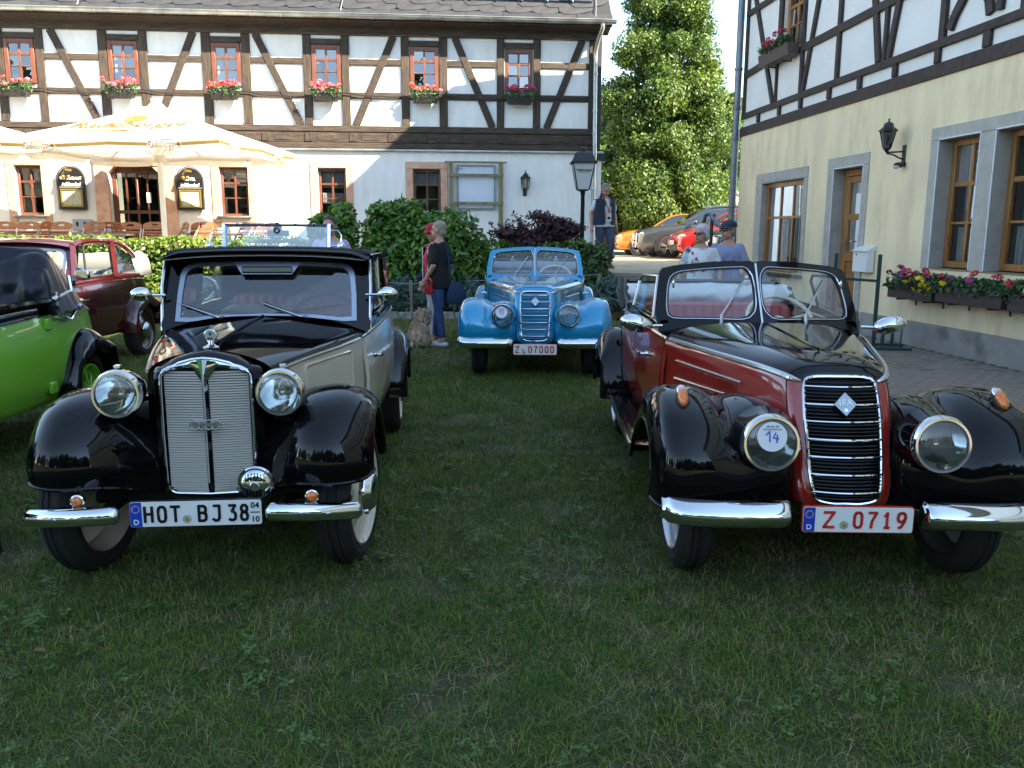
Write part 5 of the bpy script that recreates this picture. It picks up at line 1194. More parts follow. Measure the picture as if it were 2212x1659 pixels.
def plate(par, c, w, h, text, colr, eu=True, tilt=0., seals=None, small=None, size=.072, sx=.8):
    t = bpy.data.objects.new('number_plate', None); COL.objects.link(t); t.parent = par; t.location = c; t.rotation_euler = (tilt,0,0)
    mb = MB(); mb.prism(rrect(w,h,.012,4), (0,.004,0), (1,0,0), (0,0,1), (0,.010,0)); part('plate_border', mb, colr, t)
    mb = MB(); mb.prism(rrect(w-.008,h-.008,.010,4), (0,0,0), (1,0,0), (0,0,1), (0,.006,0)); part('plate_face', mb, white_plate, t)
    if eu:
        mb = MB(); mb.prism(rrect(.045,h-.010,(.010,.001,.001,.010),4,-w/2+.0275,0), (0,-.001,0), (1,0,0), (0,0,1), (0,.002,0)); e = part('euro_band', mb, plate_blue, t)
        for k in range(12):
            a = k*math.pi/6; mb = MB(); mb.prism([(.0028*math.cos(b),.0028*math.sin(b)) for b in np.linspace(0,6.2832,6)[:-1]], (-w/2+.0275+.0145*math.cos(a),-.0015,.022+.0145*math.sin(a)), (1,0,0), (0,0,1), (0,.0012,0)); part('star', mb, plate_yellow, e, smooth=0)
        letters('D', .03, (-w/2+.0275,-.0015,-.032), (1,0,0), (0,0,1), white_plate, e, depth=.0006, bold=.0006)
    for (s_, x, cw, pitch) in text: plate_text(t, s_, x, size, cw, pitch, colr)
    for x, z in (seals or []):
        mb = MB(); mb.prism(circ(.0175,24), (x,-.0005,z), (1,0,0), (0,0,1), (0,-.0016,0)); s_ = part('seal', mb, seal_grey, t)
        mb = MB(); mb.prism([(-.009,.009),(.009,.009),(.009,-.003),(0,-.011),(-.009,-.003)][::-1], (x,-.0022,z), (1,0,0), (0,0,1), (0,-.0006,0)); part('seal_shield', mb, plate_yellow, s_, smooth=0)
        mb = MB()
        for k in range(3): mb.box((x,-.0032,z+.006-k*.006),(.016,.0006,.0026))
        mb.bar((x-.008,-.0034,z+.008),(x+.008,-.0034,z-.008),.003,.0006,up=(0,1,0)); part('seal_stripes', mb, seal_green, s_, smooth=0)
    if small:
        a, b, x = small
        letters(a, .034, (x,-.001,.028), (1,0,0), (0,0,1), colr, t, depth=.001, bold=.0006); letters(b, .034, (x,-.001,-.03), (1,0,0), (0,0,1), colr, t, depth=.001, bold=.0006)
        mb = MB(); mb.box((x,-.001,.0),(.036,.002,.004)); part('dash', mb, colr, t)
    for x in (-w*.27, w*.27):
        mb = MB(); mb.ball((x,-.001,.0),(.004,.003,.004),8,5); part('screw', mb, dull_chrome, t)
    return t
def fender_pts(st, nu=26, nv=44):
    """st: list of (x, [(y,z)...])"""
    return surf([[(x, y, z) for y, z in pr] for x, pr in st], nu, nv)
FD = [(0.1828,[(-.13,.40),(-.13,.50),(-.10,.58),(-.03,.655),(.08,.70),(.25,.70),(.42,.60),(.60,.45),(.66,.325)]),
 (0.2501,[(-.20,.41),(-.20,.51),(-.165,.60),(-.085,.685),(.04,.73),(.24,.72),(.42,.61),(.60,.45),(.66,.325)]),
 (0.3175,[(-.285,.445),(-.285,.54),(-.245,.635),(-.15,.725),(.0,.77),(.22,.745),(.42,.62),(.60,.45),(.66,.325)]),
 (0.4040,[(-.365,.475),(-.375,.565),(-.335,.675),(-.215,.775),(-.01,.812),(.22,.765),(.42,.63),(.60,.45),(.66,.325)]),
 (0.5195,[(-.40,.48),(-.415,.57),(-.375,.685),(-.24,.79),(-.02,.83),(.22,.78),(.42,.64),(.60,.455),(.66,.325)]),
 (0.6061,[(-.385,.482),(-.40,.565),(-.36,.675),(-.23,.782),(-.02,.82),(.215,.77),(.415,.635),(.595,.45),(.66,.325)]),
 (0.6686,[(-.345,.488),(-.36,.56),(-.32,.655),(-.205,.752),(-.02,.788),(.20,.742),(.395,.61),(.57,.43),(.66,.325)]),
 (0.7003,[(-.295,.505),(-.31,.56),(-.27,.635),(-.18,.715),(-.02,.748),(.18,.705),(.37,.58),(.545,.40),(.66,.325)]),
 (0.7051,[(-.275,.512),(-.288,.56),(-.25,.625),(-.168,.698),(-.02,.728),(.17,.688),(.36,.565),(.535,.385),(.66,.325)]),
 (0.6878,[(-.27,.514),(-.283,.56),(-.246,.622),(-.165,.694),(-.02,.724),(.168,.684),(.357,.562),(.533,.383),(.66,.325)])]
FI = [(.17,[(-.20,.40),(-.20,.50),(-.17,.59),(-.09,.665),(.05,.70),(.25,.70),(.43,.61),(.60,.45),(.82,.36)]),
 (.235,[(-.305,.385),(-.315,.50),(-.298,.61),(-.225,.708),(-.08,.752),(.16,.745),(.43,.64),(.60,.46),(.82,.36)]),
 (.30,[(-.335,.38),(-.345,.50),(-.33,.62),(-.27,.725),(-.12,.778),(.12,.77),(.43,.65),(.60,.465),(.82,.365)]),
 (.37,[(-.36,.38),(-.37,.50),(-.352,.62),(-.29,.73),(-.13,.79),(.13,.785),(.43,.655),(.60,.47),(.82,.37)]),
 (.46,[(-.385,.38),(-.395,.50),(-.372,.60),(-.295,.690),(-.12,.755),(.15,.775),(.43,.66),(.60,.47),(.82,.37)]),
 (.565,[(-.41,.385),(-.42,.51),(-.395,.635),(-.29,.752),(-.06,.822),(.19,.80),(.43,.66),(.60,.475),(.82,.37)]),
 (.675,[(-.42,.39),(-.432,.52),(-.402,.65),(-.285,.766),(-.03,.832),(.22,.795),(.435,.66),(.60,.475),(.82,.37)]),
 (.745,[(-.395,.395),(-.405,.52),(-.375,.645),(-.265,.757),(-.03,.82),(.21,.78),(.42,.64),(.59,.455),(.82,.365)]),
 (.782,[(-.345,.40),(-.355,.515),(-.325,.625),(-.23,.722),(-.03,.775),(.19,.735),(.395,.605),(.575,.425),(.82,.355)]),
 (.80,[(-.29,.41),(-.30,.505),(-.27,.595),(-.19,.675),(-.03,.715),(.165,.68),(.365,.56),(.55,.385),(.82,.34)]),
 (.803,[(-.27,.415),(-.278,.50),(-.25,.58),(-.175,.655),(-.03,.69),(.155,.656),(.35,.54),(.54,.365),(.82,.33)]),
 (.785,[(-.266,.417),(-.274,.50),(-.246,.577),(-.172,.651),(-.03,.686),(.152,.652),(.347,.537),(.537,.363),(.82,.328)])]
def rear_fender_pts(yr, k=1.0):
    A = lambda top, f, b, zf: [(yr-.38+f*.4,.33+zf),(yr-.365+f*.4,.46+zf),(yr-.30+f*.3,.62),(yr-.165,top-.06),(yr+.04,top),(yr+.24,top-.06),(yr+.42-b*.5,.63),(yr+.53-b,.46),(yr+.56-b,.34)]
    st = [(.40,A(.76,0,.0,0)),(.52,A(.80,0,0,0)),(.62,A(.81,0,0,0)),(.69,A(.795,.02,.03,0)),(.735,A(.745,.06,.07,0)),(.752,A(.675,.12,.12,.0)),(.748,A(.655,.14,.14,.0)),(.73,A(.65,.14,.14,.0))]
    return fender_pts([(x*k, p) for x, p in st])
BODY = [(1.0,.55,.925),(1.4,.598,.945),(1.9,.632,.960),(2.4,.640,.962),(2.8,.60,.945),(3.12,.51,.90),(3.36,.37,.80),(3.48,.22,.68)]
def body_side(dy=0.):
    ctrl = [[(w-.012,y,zb),(w+.006,y,zb-.10),(w+.018,y,zb-.25),(w+.008,y,.52),(w-.03,y,.40),(w-.06,y,.345)] for y, w, zb in BODY]
    return surf(ctrl, 101, 26)
def seat(par, c, w, h, d, mat, pleats=7, name='seat'):
    t = bpy.data.objects.new(name, None); COL.objects.link(t); t.parent = par; t.location = c
    mb = MB(); n = pleats*6+1; G = []
    for k in range(n):
        x = -w/2+w*k/(n-1); p = .012*abs(math.sin(math.pi*k/6.)); e = min(1, min(x+w/2, w/2-x)/.09); e = max(e, 0.0)**.5
        G.append([(x,-.02-p*e,.02),(x,-.05-p,.12),(x,.0-p,h*.6),(x,.05-p,h*(.86+.10*e)),(x,.09,h*(.9+.10*e)),(x,.15,h*(.86+.1*e)),(x,.18,.1)])
    mb.grid(G); part('backrest', mb, mat, t)
    mb = MB(); mb.box((0,-.25,.0),(w,d,.14),ch=.03); part('cushion', mb, mat, t); return t
def steering(par, c, r, mat, tilt=-55):
    t = bpy.data.objects.new('steering_wheel', None); COL.objects.link(t); t.parent = par; t.location = c; t.rotation_euler = (R(90+tilt), 0, 0)
    mb = MB(); mb.tube([(r*math.cos(a),r*math.sin(a),0) for a in np.linspace(0,6.2832,41)[:-1]], .0125, 8, closed=True); part('wheel_rim', mb, mat, t)
    mb = MB()
    for a in (0.2,math.pi-.2,-math.pi/2): mb.tube([(.03*math.cos(a),.03*math.sin(a),-.03),(r*math.cos(a),r*math.sin(a),0)], .009, 6)
    mb.lathe([(.035,-.05),(.035,-.01),(.02,.0),(0,.0)], n=14); mb.tube([(0,0,-.03),(0,0,-.55)], .018, 8); part('spokes', mb, mat, t); return t
def wiper(par, a, b, base):
    mb = MB(); a = Vector(a); b = Vector(b); m = a.lerp(b, .5); mb.tube([base, tuple(a)], .009, 6); mb.tube([tuple(a), tuple(b)], [.006,.003], 6)
    mb.bar(a.lerp(b,.38)+Vector((0,.008,0)), b+Vector((0,.008,0)), .008,.012,up=(0,1,.4)); mb.lathe([(.014,-.01),(.014,.012),(.0,.018)], base, (0,-.6,.8), 10); return part('wiper', mb, dull_chrome, par)

def classic_car(name, label, loc, a, kind, body, top, fend, disc, seatm, roof='open', wheel_kind='disc', belt=chrome, group=None, pl=None, hl_sticker=None, sw=None, liner=None, doors=True, hero=True, cover=None, glass_up=True):
    t = thing(name, label, 'car', loc, a, group); ifa = kind == 'ifa'; W = 2.60
    P_ = lambda n, mb, m, par=t, **k: part(n, mb, m, par, **k)
    # --- wings, running boards, wheels
    F = fender_pts(FI if ifa else FD, 30, 54)
    for sx in (1,-1):
        mb = MB(); mb.grid(F*np.array([sx,1,1])); f = P_('front_wing', mb, fend, smooth=60)
        mb = MB(); e = F[:, 0]*np.array([sx,1,1]); mb.tube(e[4:-3], .008, 6); o_ = F[-3]*np.array([sx,1,1]); mb.tube(o_[:46], .007, 6); P_('wing_bead', mb, fend, f)
        G = rear_fender_pts(W, 1.09 if ifa else 1.0); mb = MB(); mb.grid(G*np.array([sx,1,1])); P_('rear_wing', mb, fend, smooth=60)
        if ifa:
            mb = MB(); mb.box((sx*.65,1.50,.345),(.22,1.45,.035),ch=.012)
            for k in range(4): mb.bar((sx*(.60+.04*k),.85,.366),(sx*(.60+.04*k),2.18,.366),.012,.01)
            rb = P_('running_board', mb, fend); mb = MB(); mb.bar((sx*.765,.82,.352),(sx*.755,2.2,.352),.014,.03); P_('running_board_trim', mb, chrome, rb)
        wheel(t, sx*(.595 if ifa else .565), 0, sx, wheel_kind, R(-9 if not ifa else 1), disc=disc); wheel(t, sx*.61, W, sx, wheel_kind, 0, disc=disc)
    # --- underside, axle, floor
    mb = MB(); mb.box((0,1.5,.40),(.84,3.0,.10)); mb.box((0,.15,.46),(.34,.6,.22)); mb.tube([(-.55,0,.33),(.55,0,.33)], .035, 8); mb.tube([(-.4,.05,.42),(.4,.05,.42)],.05,8); P_('chassis', mb, dark_inside)
    mb = MB(); mb.box((0,2.05,.47),(1.08,1.9,.03)); mb.box((0,.98,.72),(1.0,.03,.5)); P_('cabin_floor', mb, dark_inside)
    # --- body sides, doors, tail
    S = body_side(); ys = S[:, 0, 1]
    for sx in (1,-1):
        mb = MB(); mb.grid(S*np.array([sx,1,1])); P_('body_side', mb, body, smooth=60)
        i0, i1 = np.searchsorted(ys, 1.04), np.searchsorted(ys, 2.06)
        D = S[i0:i1, 1:22]*np.array([sx,1,1]); mb = MB(); patch(mb, D, (sx*.009,0,0)); d = P_('door', mb, body, smooth=50)
        hy = 1.22 if not ifa else 1.34; j = np.searchsorted(ys, hy); hp = S[j, 5]*np.array([sx,1,1]); hx = hp[0]+sx*.012
        mb = MB(); mb.lathe([(.018,0),(.018,.012),(.010,.02),(.010,.045)], (hx,hy,.79), (sx,0,0), 10); mb.tube([(hx+sx*.045,hy,.79),(hx+sx*.05,hy+.06*1,.79),(hx+sx*.045,hy+.115,.79)], [.012,.010,.008], 8); P_('door_handle', mb, chrome, d)
        # band above the belt and the bright belt strip
        B0 = S[:76, 0]*np.array([sx,1,1]); hb = np.array([.075 if y < 2.9 else .075*max(0,(3.12-y)/.22) for y in B0[:, 1]])
        mb = MB(); mb.grid([[B0[k]+np.array([-sx*(.0+q*.05),0,hb[k]*z]) for z, q in ((0,-.12),(.3,-.16),(.7,-.1),(.95,.1),(1.,.45),(.97,.9))] for k in range(np.searchsorted(ys,1.17),len(B0))]); P_('door_top_band', mb, top, smooth=60)
        mb = MB(); mb.tube([p+np.array([sx*.012,0,-.002]) for p in B0[::3]], .0125 if ifa else .008, 6); P_('belt_strip', mb, belt)
    k0 = np.searchsorted(ys, 2.72)
    mb = MB(); mb.grid([[(x*S[k,0,0], S[k,0,1], S[k,0,2]+.05*(1-x*x)) for x in np.linspace(-1,1,13)] for k in range(k0, 101)]); P_('rear_deck', mb, top if roof == 'closed' else body, smooth=60)
    mb = MB(); mb.grid([[(x*S[100,j,0], S[100,j,1]+.05*(1-x*x), S[100,j,2]) for x in np.linspace(-1,1,9)] for j in range(26)]); P_('tail_panel', mb, body, smooth=60)
    # --- bonnet and nose
    if ifa:
        rings = [[(0,-.13,.905),(.06,-.13,.905),(.112,-.134,.902),(.147,-.15,.882),(.155,-.20,.78),(.152,-.25,.66),(.147,-.29,.54),(.137,-.32,.46),(.12,-.325,.42),(.06,-.33,.405),(0,-.33,.405)],
         [(0,-.115,.932),(.07,-.117,.931),(.14,-.12,.924),(.19,-.13,.895),(.20,-.18,.785),(.193,-.23,.66),(.184,-.27,.54),(.172,-.30,.455),(.15,-.31,.40),(.075,-.315,.385),(0,-.315,.385)],
         [(0,-.06,.962),(.085,-.062,.959),(.165,-.065,.945),(.222,-.075,.905),(.235,-.12,.79),(.232,-.165,.66),(.222,-.21,.54),(.21,-.25,.45),(.18,-.27,.39),(.09,-.28,.375),(0,-.28,.375)],
         [(0,.10,.985),(.11,.10,.98),(.21,.10,.962),(.285,.10,.915),(.305,.08,.79),(.315,.06,.66),(.315,.04,.54),(.30,.02,.45),(.27,.0,.39),(.13,0,.38),(0,0,.38)],
         [(0,.55,1.00),(.17,.55,.995),(.32,.55,.975),(.415,.55,.918),(.435,.55,.79),(.445,.55,.66),(.445,.55,.54),(.43,.55,.45),(.39,.55,.40),(.2,.55,.39),(0,.55,.39)],
         [(0,1.03,1.015),(.23,1.03,1.01),(.43,1.03,.985),(.548,1.03,.923),(.558,1.03,.79),(.562,1.03,.66),(.562,1.03,.54),(.55,1.03,.45),(.5,1.03,.40),(.25,1.03,.39),(0,1.03,.39)]]
        Q = surf(rings, 46, 61); cut = 18; a_, b_ = 46, 61
        iy = 14  # joint between nose and bonnet
        for nm, r0, r1, c0, c1, m, off in (('nose_panel',0,iy+1,cut,b_,body,0),('nose_top',0,iy+1,0,cut+1,top,0),('bonnet_side',iy,a_,cut,b_,body,.0),('bonnet_top',iy,a_,0,cut+1,top,.0)):
            for sx in ((1,-1) if nm in ('bonnet_side',) else (0,)):
                G = Q[r0:r1, c0:c1]
                if sx: mb = MB(); mb.grid(G*np.array([sx,1,1]))
                elif nm.endswith('top'): mb = MB(); mb.grid(np.concatenate([G[:, ::-1]*np.array([-1,1,1]), G[:, 1:]], 1))
                else: mb = MB(); mb.grid(G); mb.grid(G*np.array([-1,1,1]))
                P_(nm, mb, m, smooth=60)
        for sx in (1,-1):
            mb = MB(); e = Q[2:, cut]*np.array([sx,1,1])+np.array([sx*.004,0,.002]); mb.tube(e[::2], [.006+.008*min(1,k/4) for k in range(len(e[::2]))], 7); P_('bonnet_strip', mb, belt)
            mb = MB(); j = Q[iy]*np.array([sx,1,1]); mb.tube([p*np.array([1.001,1,1.001]) for p in j[:50]], .0028, 5); P_('bonnet_joint', mb, dark_inside)
            # louvre panel: two bright strips and a row of ribs
            def sidept(y, z, o=.0):
                i = int(np.clip(np.searchsorted(Q[:,32,1], y), 1, a_-1)); f = (y-Q[i-1,32,1])/(Q[i,32,1]-Q[i-1,32,1]); r_ = Q[i-1]*(1-f)+Q[i]*f
                return (sx*(float(np.interp(-z, -r_[cut:48,2], r_[cut:48,0]))+o), y, z)
            for z0, z1 in ((.822,.826),(.725,.752)):
                mb = MB(); pr = []
                for y in np.linspace(.16,.86,9):
                    f = (y-.16)/.70; z = z1+(z0-z1)*f; pr.append(sidept(y, z, .007))
                mb.tube(pr, .0065, 6); P_('louvre_strip', mb, belt)
            for y in np.linspace(.22,.84,34):
                f = (y-.16)/.70; zb_ = .752-.027*f+.016; mb = MB(); mb.tube([sidept(y, z, .0005) for z in np.linspace(zb_,.806,5)], .0044, 5); P_('louvre', mb, body)
        mb = MB(); mb.tube([(0,y,float(np.interp(y, Q[:,0,1], Q[:,0,2]))+.003) for y in np.linspace(.13,1.0,12)], .005, 6); P_('bonnet_hinge', mb, top if hero else belt)
        # grille
        out = [p for p in Q[0]]; full = [p for p in Q[0]][::-1]+[p*np.array([-1,1,1]) for p in Q[0]][1:]
        gr = MB(); gr.tube(full[:-1], .0080, 8, closed=True); gt = P_('grille_frame', gr, chrome)
        def gp(z, x): 
            i = np.argmin(abs(Q[0,14:56,2]-z))+14; hw, y = Q[0,i,0], Q[0,i,1]; return hw, y
        zz = np.linspace(.43,.885,34)
        for k, z in enumerate(zz):
            br = (k % 5 == 2); hw, y = gp(z, 0); arc = [(-hw+2*hw*u, y-.004-.028*(1-(2*u-1)**2)-(.008 if br else 0), z) for u in np.linspace(0,1,13)]; mb = MB()
            if br: mb.tube(arc, .0047, 6); P_('grille_bar', mb, chrome, gt)
            elif True:
                mb.grid([[(p[0],p[1],p[2]-.0045),(p[0],p[1]-.004,p[2]),(p[0],p[1],p[2]+.0045),(p[0],p[1]+.02,p[2]+.003)] for p in arc]); P_('grille_slat', mb, M('grille_black', (.006,.006,.008), .25, spec=.3) if hero else top, gt)
        mb = MB(); mb.grid([[(u*gp(z,0)[0]*.99, gp(z,0)[1]+.03, z) for u in np.linspace(-1,1,5)] for z in np.linspace(.41,.90,20)]); P_('grille_back', mb, dark_inside, gt)
        hw, y = gp(.806, 0); c = Vector((0,y-.046,.806)); up = Vector((0,.40,1)).normalized(); nn = Vector((0,-1,.40)).normalized()
        mb = MB(); mb.prism([(-.047,0),(0,-.05),(.047,0),(0,.05)], c, (1,0,0), up, nn*.006); bd = P_('badge', mb, M('badge_silver', (.30,.33,.37), .35, .85) )
        letters('IFA', .038, c+nn*.0075+up*.004, (1,0,0), up, M('badge_letter', (.85,.86,.88), .4), bd, depth=.0015, bold=.0012, space=1.1)
        mb = MB(); mb.prism(circ(.008,12), c+nn*.006-up*.026, (1,0,0), up, nn*.002); P_('badge_crest', mb, dull_chrome, bd)
        for sx in (1,-1):
            sk = hl_sticker if sx < 0 else None
            headlamp(t, (sx*.340,-.372,.672), .118, fend, R(-5), .22, sk)
            mb = MB(); mb.lathe([(.119,.0),(.122,-.02),(.128,-.06),(.14,-.11)], (sx*.340,-.372,.672), (0,-1,.09), 32); P_('headlamp_seat', mb, fend)
            # flasher on the wing
            if hero:
                mb = MB(); mb.ball((sx*.665,-.19,.822),(.024,.052,.025),14,9,Matrix.Rotation(R(38),3,'X')); fl = P_('flasher', mb, amber); mb = MB(); mb.ball((sx*.665,-.155,.841),(.025,.038,.020),14,9,Matrix.Rotation(R(30),3,'X')); P_('flasher_hood', mb, chrome, fl); mb = MB(); mb.ball((sx*.665,-.185,.810),(.030,.062,.022),14,9,Matrix.Rotation(R(38),3,'X')); P_('flasher_foot', mb, rubber, fl)
            else:
                mb = MB(); mb.ball((sx*.60,-.415,.435),(.036,.03,.018),14,8); fl = P_('flasher', mb, amber); mb = MB(); mb.ball((sx*.60,-.405,.430),(.042,.03,.022),14,8); P_('flasher_foot', mb, dull_chrome, fl)
            # bumper half
            pts_ = [(.262,-.47),(.30,-.495),(.45,-.505),(.60,-.50),(.70,-.475),(.77,-.42)] if hero else [(.235,-.47),(.30,-.495),(.45,-.505),(.62,-.50),(.75,-.455),(.80,-.41)]
            C_ = cr(np.array(pts_), 26); G = []; hz = .057
            for i, (x, y) in enumerate(C_):
                e = 1.0 if 1 < i < 24 else .82
                G.append([(sx*x, y+.055-(.055+.012*math.cos(a2*2))*math.cos(a2)*e, .395+hz*e*math.sin(a2)*(1.0)) for a2 in np.linspace(-1.55,1.55,13)])
            mb = MB(); mb.grid(G); mb.add(G[0],[tuple(range(13))]); mb.add(G[-1],[tuple(range(13))]); mb.box((sx*.42,-.41,.39),(.06,.14,.05)); P_('bumper', mb, chrome, smooth=50)
    else:
        rings = [[(0,-.10,1.005),(.08,-.10,.996),(.17,-.10,.972),(.235,-.10,.942),(.262,-.10,.905),(.268,-.10,.80),(.268,-.10,.65),(.262,-.10,.50),(.25,-.10,.42)],
         [(0,.25,1.022),(.13,.25,1.007),(.26,.25,.980),(.335,.25,.950),(.36,.25,.915),(.37,.25,.80),(.37,.25,.65),(.365,.25,.50),(.35,.25,.42)],
         [(0,.62,1.034),(.18,.62,1.014),(.34,.62,.985),(.43,.62,.955),(.458,.62,.915),(.468,.62,.80),(.47,.62,.65),(.465,.62,.50),(.45,.62,.42)],
         [(0,1.04,1.040),(.22,1.04,1.018),(.42,1.04,.985),(.53,1.04,.955),(.552,1.04,.918),(.562,1.04,.80),(.565,1.04,.65),(.56,1.04,.50),(.53,1.04,.42)]]
        Q = surf(rings, 34, 49); cut = 24
        mb = MB(); G = Q[:, :cut+1]; mb.grid(np.concatenate([G[:, ::-1]*np.array([-1,1,1]), G[:, 1:]], 1)); P_('bonnet_top', mb, top, smooth=60)
        mb = MB(); mb.tube([Q[k,0]+np.array([0,0,.004]) for k in range(3,34,3)], .0055, 6); P_('bonnet_hinge', mb, top)
        for sx in (1,-1):
            mb = MB(); mb.grid(Q[:, cut:]*np.array([sx,1,1])); bs = P_('bonnet_side', mb, body, smooth=60)
            mb = MB(); mb.tube([p*np.array([sx,1,1])+np.array([sx*.006,0,.002]) for p in Q[1:, cut][::3]], .0085, 6); P_('bonnet_strip', mb, dull_chrome)
            # pressed louvre field
            fr = []
            def bp(y, z, o=.004):
                i = int(np.clip(np.searchsorted(Q[:,cut,1], y), 1, 33)); f = (y-Q[i-1,cut,1])/(Q[i,cut,1]-Q[i-1,cut,1]); r_ = Q[i-1]*(1-f)+Q[i]*f; x = float(np.interp(-z, -r_[cut:,2], r_[cut:,0])); return (sx*(x+o), y, z)
            ol = rrect(.60,.205,.025,4,.50,.775); mb = MB(); mb.tube([bp(p[0],p[1]+(p[0]-.5)*-.02,.003) for p in ol], .007, 6, closed=True); P_('louvre_border', mb, body, bs)
            for k in range(30):
                y = .235+k*.0185; mb = MB(); mb.tube([bp(y,z+(y-.5)*-.02,.0) for z in np.linspace(.695,.855,5)], .0058, 5); P_('louvre', mb, body, bs)
            mb = MB(); mb.lathe([(.010,0),(.010,.01),(0,.014)], bp(.15,.70,.0), (sx,0,0), 8); P_('catch', mb, chrome, bs)
        # radiator shell
        def shell_pts(hw, zb, zt, pk, rb_, n=8):
            P0 = [(0,zb),(hw-rb_,zb)]+[(hw-rb_+rb_*math.sin(R(a2)), zb+rb_-rb_*math.cos(R(a2))) for a2 in range(15, 91, 15)]+[(hw+.003,zb+(zt-zb)*.5),(hw,zt-.03)]+[(hw-.035+.035*math.cos(R(a2)), zt-.03+.035*math.sin(R(a2))) for a2 in range(18, 91, 18)]
            P0 += [(hw*.55,zt+(pk-zt)*.62),(hw*.25,zt+(pk-zt)*.9),(0,pk)]
            return P0+[(-x,z) for x, z in P0[::-1][1:-1]]
        o_, i_ = shell_pts(.218,.375,.935,1.005,.07), shell_pts(.190,.395,.928,.985,.05); k = len(o_)
        yf = lambda x, o2: -.20+.13*abs(x)+o2
        G = [[(p[0]*1.06,-.10,.38+(p[1]-.38)*1.004) for p in o_],[(p[0]*1.05,-.14,p[1]+.003) for p in o_],[(p[0]*1.0,yf(p[0],.012),p[1]) for p in o_],[(q[0]*1.04,yf(q[0],-.002),q[1]+.003) for q in i_],[(q[0],yf(q[0],.0),q[1]) for q in i_],[(q[0]*.98,yf(q[0],.03),q[1]) for q in i_]]
        mb = MB(); mb.grid(G, closed_u=True); sh = P_('radiator_shell', mb, top, smooth=50)
        mb = MB(); mb.tube([(q[0]*.985,yf(q[0],-.004),q[1]-.002) for q in i_], .0062, 8, closed=True); gf = P_('grille_frame', mb, chrome)
        # bright peak plate and centre bar
        mb = MB(); ax_ = [q for q in i_ if q[1] > .90]; 
        for sx in (1,-1):
            T = [(0,.978),(.05,.975),(.10,.964),(.15,.948),(.178,.932)]; B_ = [(.012,.885),(.05,.945),(.10,.938),(.15,.930),(.176,.922)]
            mb.grid([[(sx*a2[0],yf(a2[0],-.004),a2[1]),(sx*(a2[0]+b2[0])/2,yf(a2[0],-.012),(a2[1]+b2[1])/2),(sx*b2[0],yf(b2[0],-.002),b2[1])] for a2, b2 in zip(T, B_)])
        P_('peak_plate', mb, chrome, gf)
        mb = MB(); mb.grid([[(x*(.010+.03*max(0,(z-.90)/.08)**1.5),-.208+abs(x)*.012,z) for x in (-1,-.5,0,.5,1)] for z in np.linspace(.44,.965,14)]); P_('centre_bar', mb, chrome, gf)
        mb = MB(); mb.prism([(-.022,.045),(.022,.045),(0,-.035)], (0,-.222,.935), (1,0,0), (0,0,1), (0,-.004,0)); bd = P_('peak_badge', mb, M('badge_green', (.02,.28,.06), .2, coat=1.)); mb = MB(); mb.prism([(0,.045),(.022,.045),(0,-.035)], (0.002,-.227,.935), (1,0,0), (0,0,1), (0,-.002,0)); P_('badge_half', mb, white_plate, bd)
        # louvred grille halves
        mb = MB(); mb.grid([[(x,yf(x,.035),z) for x in np.linspace(-.185,.185,9)] for z in (.39,.955)]); P_('grille_back', mb, dark_inside, gf)
        sl = M('grille_cream', tuple(min(1,c*1.0) for c in (.60,.555,.49)), .35, coat=.4) if hero else body
        L0, L1 = .014, .175; mb = MB(); v = [(L0,yf(L0,.014),.0),(L1,yf(L1,.014),.0),(L0,yf(L0,.004),-.0068),(L1,yf(L1,.004),-.0068),(L0,yf(L0,.010),-.0086),(L1,yf(L1,.010),-.0086)]
        mb.add(v,[(0,2,3,1),(2,4,5,3)]); sm = mb.mesh('grille_slat', sl, 25); sm2 = mb.mirror().mesh('grille_slat', sl, 25)
        for k in range(48 if hero else 20):
            z = .402+k*(.0111 if hero else .0266)
            cut_ = .8 if z > .93 else .93 if z > .921 else (.88 if z < .412 else .95 if z < .424 else 1.)
            for m_ in (sm, sm2):
                o = link('grille_slat', m_, gf); o.location = (0,0,z); o.scale = (cut_,1,1 if hero else 2.3)
        for sx in (1,-1):
            headlamp(t, (sx*.328,-.275,.848), .100, chrome, R(0), .21)
            mb = MB(); mb.tube([(sx*.335,-.20,.755),(sx*.33,-.17,.72),(sx*.32,-.12,.66)], [.022,.02,.03], 8); mb.tube([(sx*.30,-.16,.80),(sx*.255,-.10,.80)], .012, 6); P_('headlamp_bracket', mb, fend)
            mb = MB(); mb.box((sx*.335,-.235,.957),(.025,.03,.012),ch=.003); P_('headlamp_catch', mb, chrome)
            C_ = cr(np.array([(.292,-.455,.392),(.325,-.468,.393),(.42,-.462,.388),(.55,-.425,.374),(.66,-.365,.357),(.685,-.345,.353)]), 22); mb = MB(); rs = [.012,.029,.036]+[.038]*16+[.036,.028,.010]
            mb.tube([(sx*p[0]*(1-.07*max(0,(p[0]-.35)/.33) if sx > 0 else 1),p[1],p[2]) for p in C_], rs, 14); bm_ = P_('bumper', mb, chrome, smooth=60)
            for q in (2, 12, 19):
                mb = MB(); mb.ball((sx*C_[q][0],C_[q][1]-.036,C_[q][2]+.002),(.012,.006,.012),10,6); P_('bumper_bolt', mb, dull_chrome, bm_)
            mb = MB(); mb.box((sx*.36,-.35,.39),(.05,.22,.03)); mb.box((sx*.58,-.28,.37),(.05,.22,.03)); P_('bumper_iron', mb, fend)
            if hero:
                mb = MB(); mb.lathe([(.022,-.02),(.027,.0),(.028,.010),(.023,.013)], (sx*.462,-.415,.440), (0,-1,0), 22); mb.tube([(sx*.462,-.40,.43),(sx*.462,-.405,.395)],.008,6); fl = P_('flasher', mb, chrome); mb = MB(); mb.lathe([(.024,.010),(.018,.021),(.008,.026),(0,.027)], (sx*.462,-.415,.440), (0,-1,0), 20); P_('flasher_lens', mb, amber, fl)
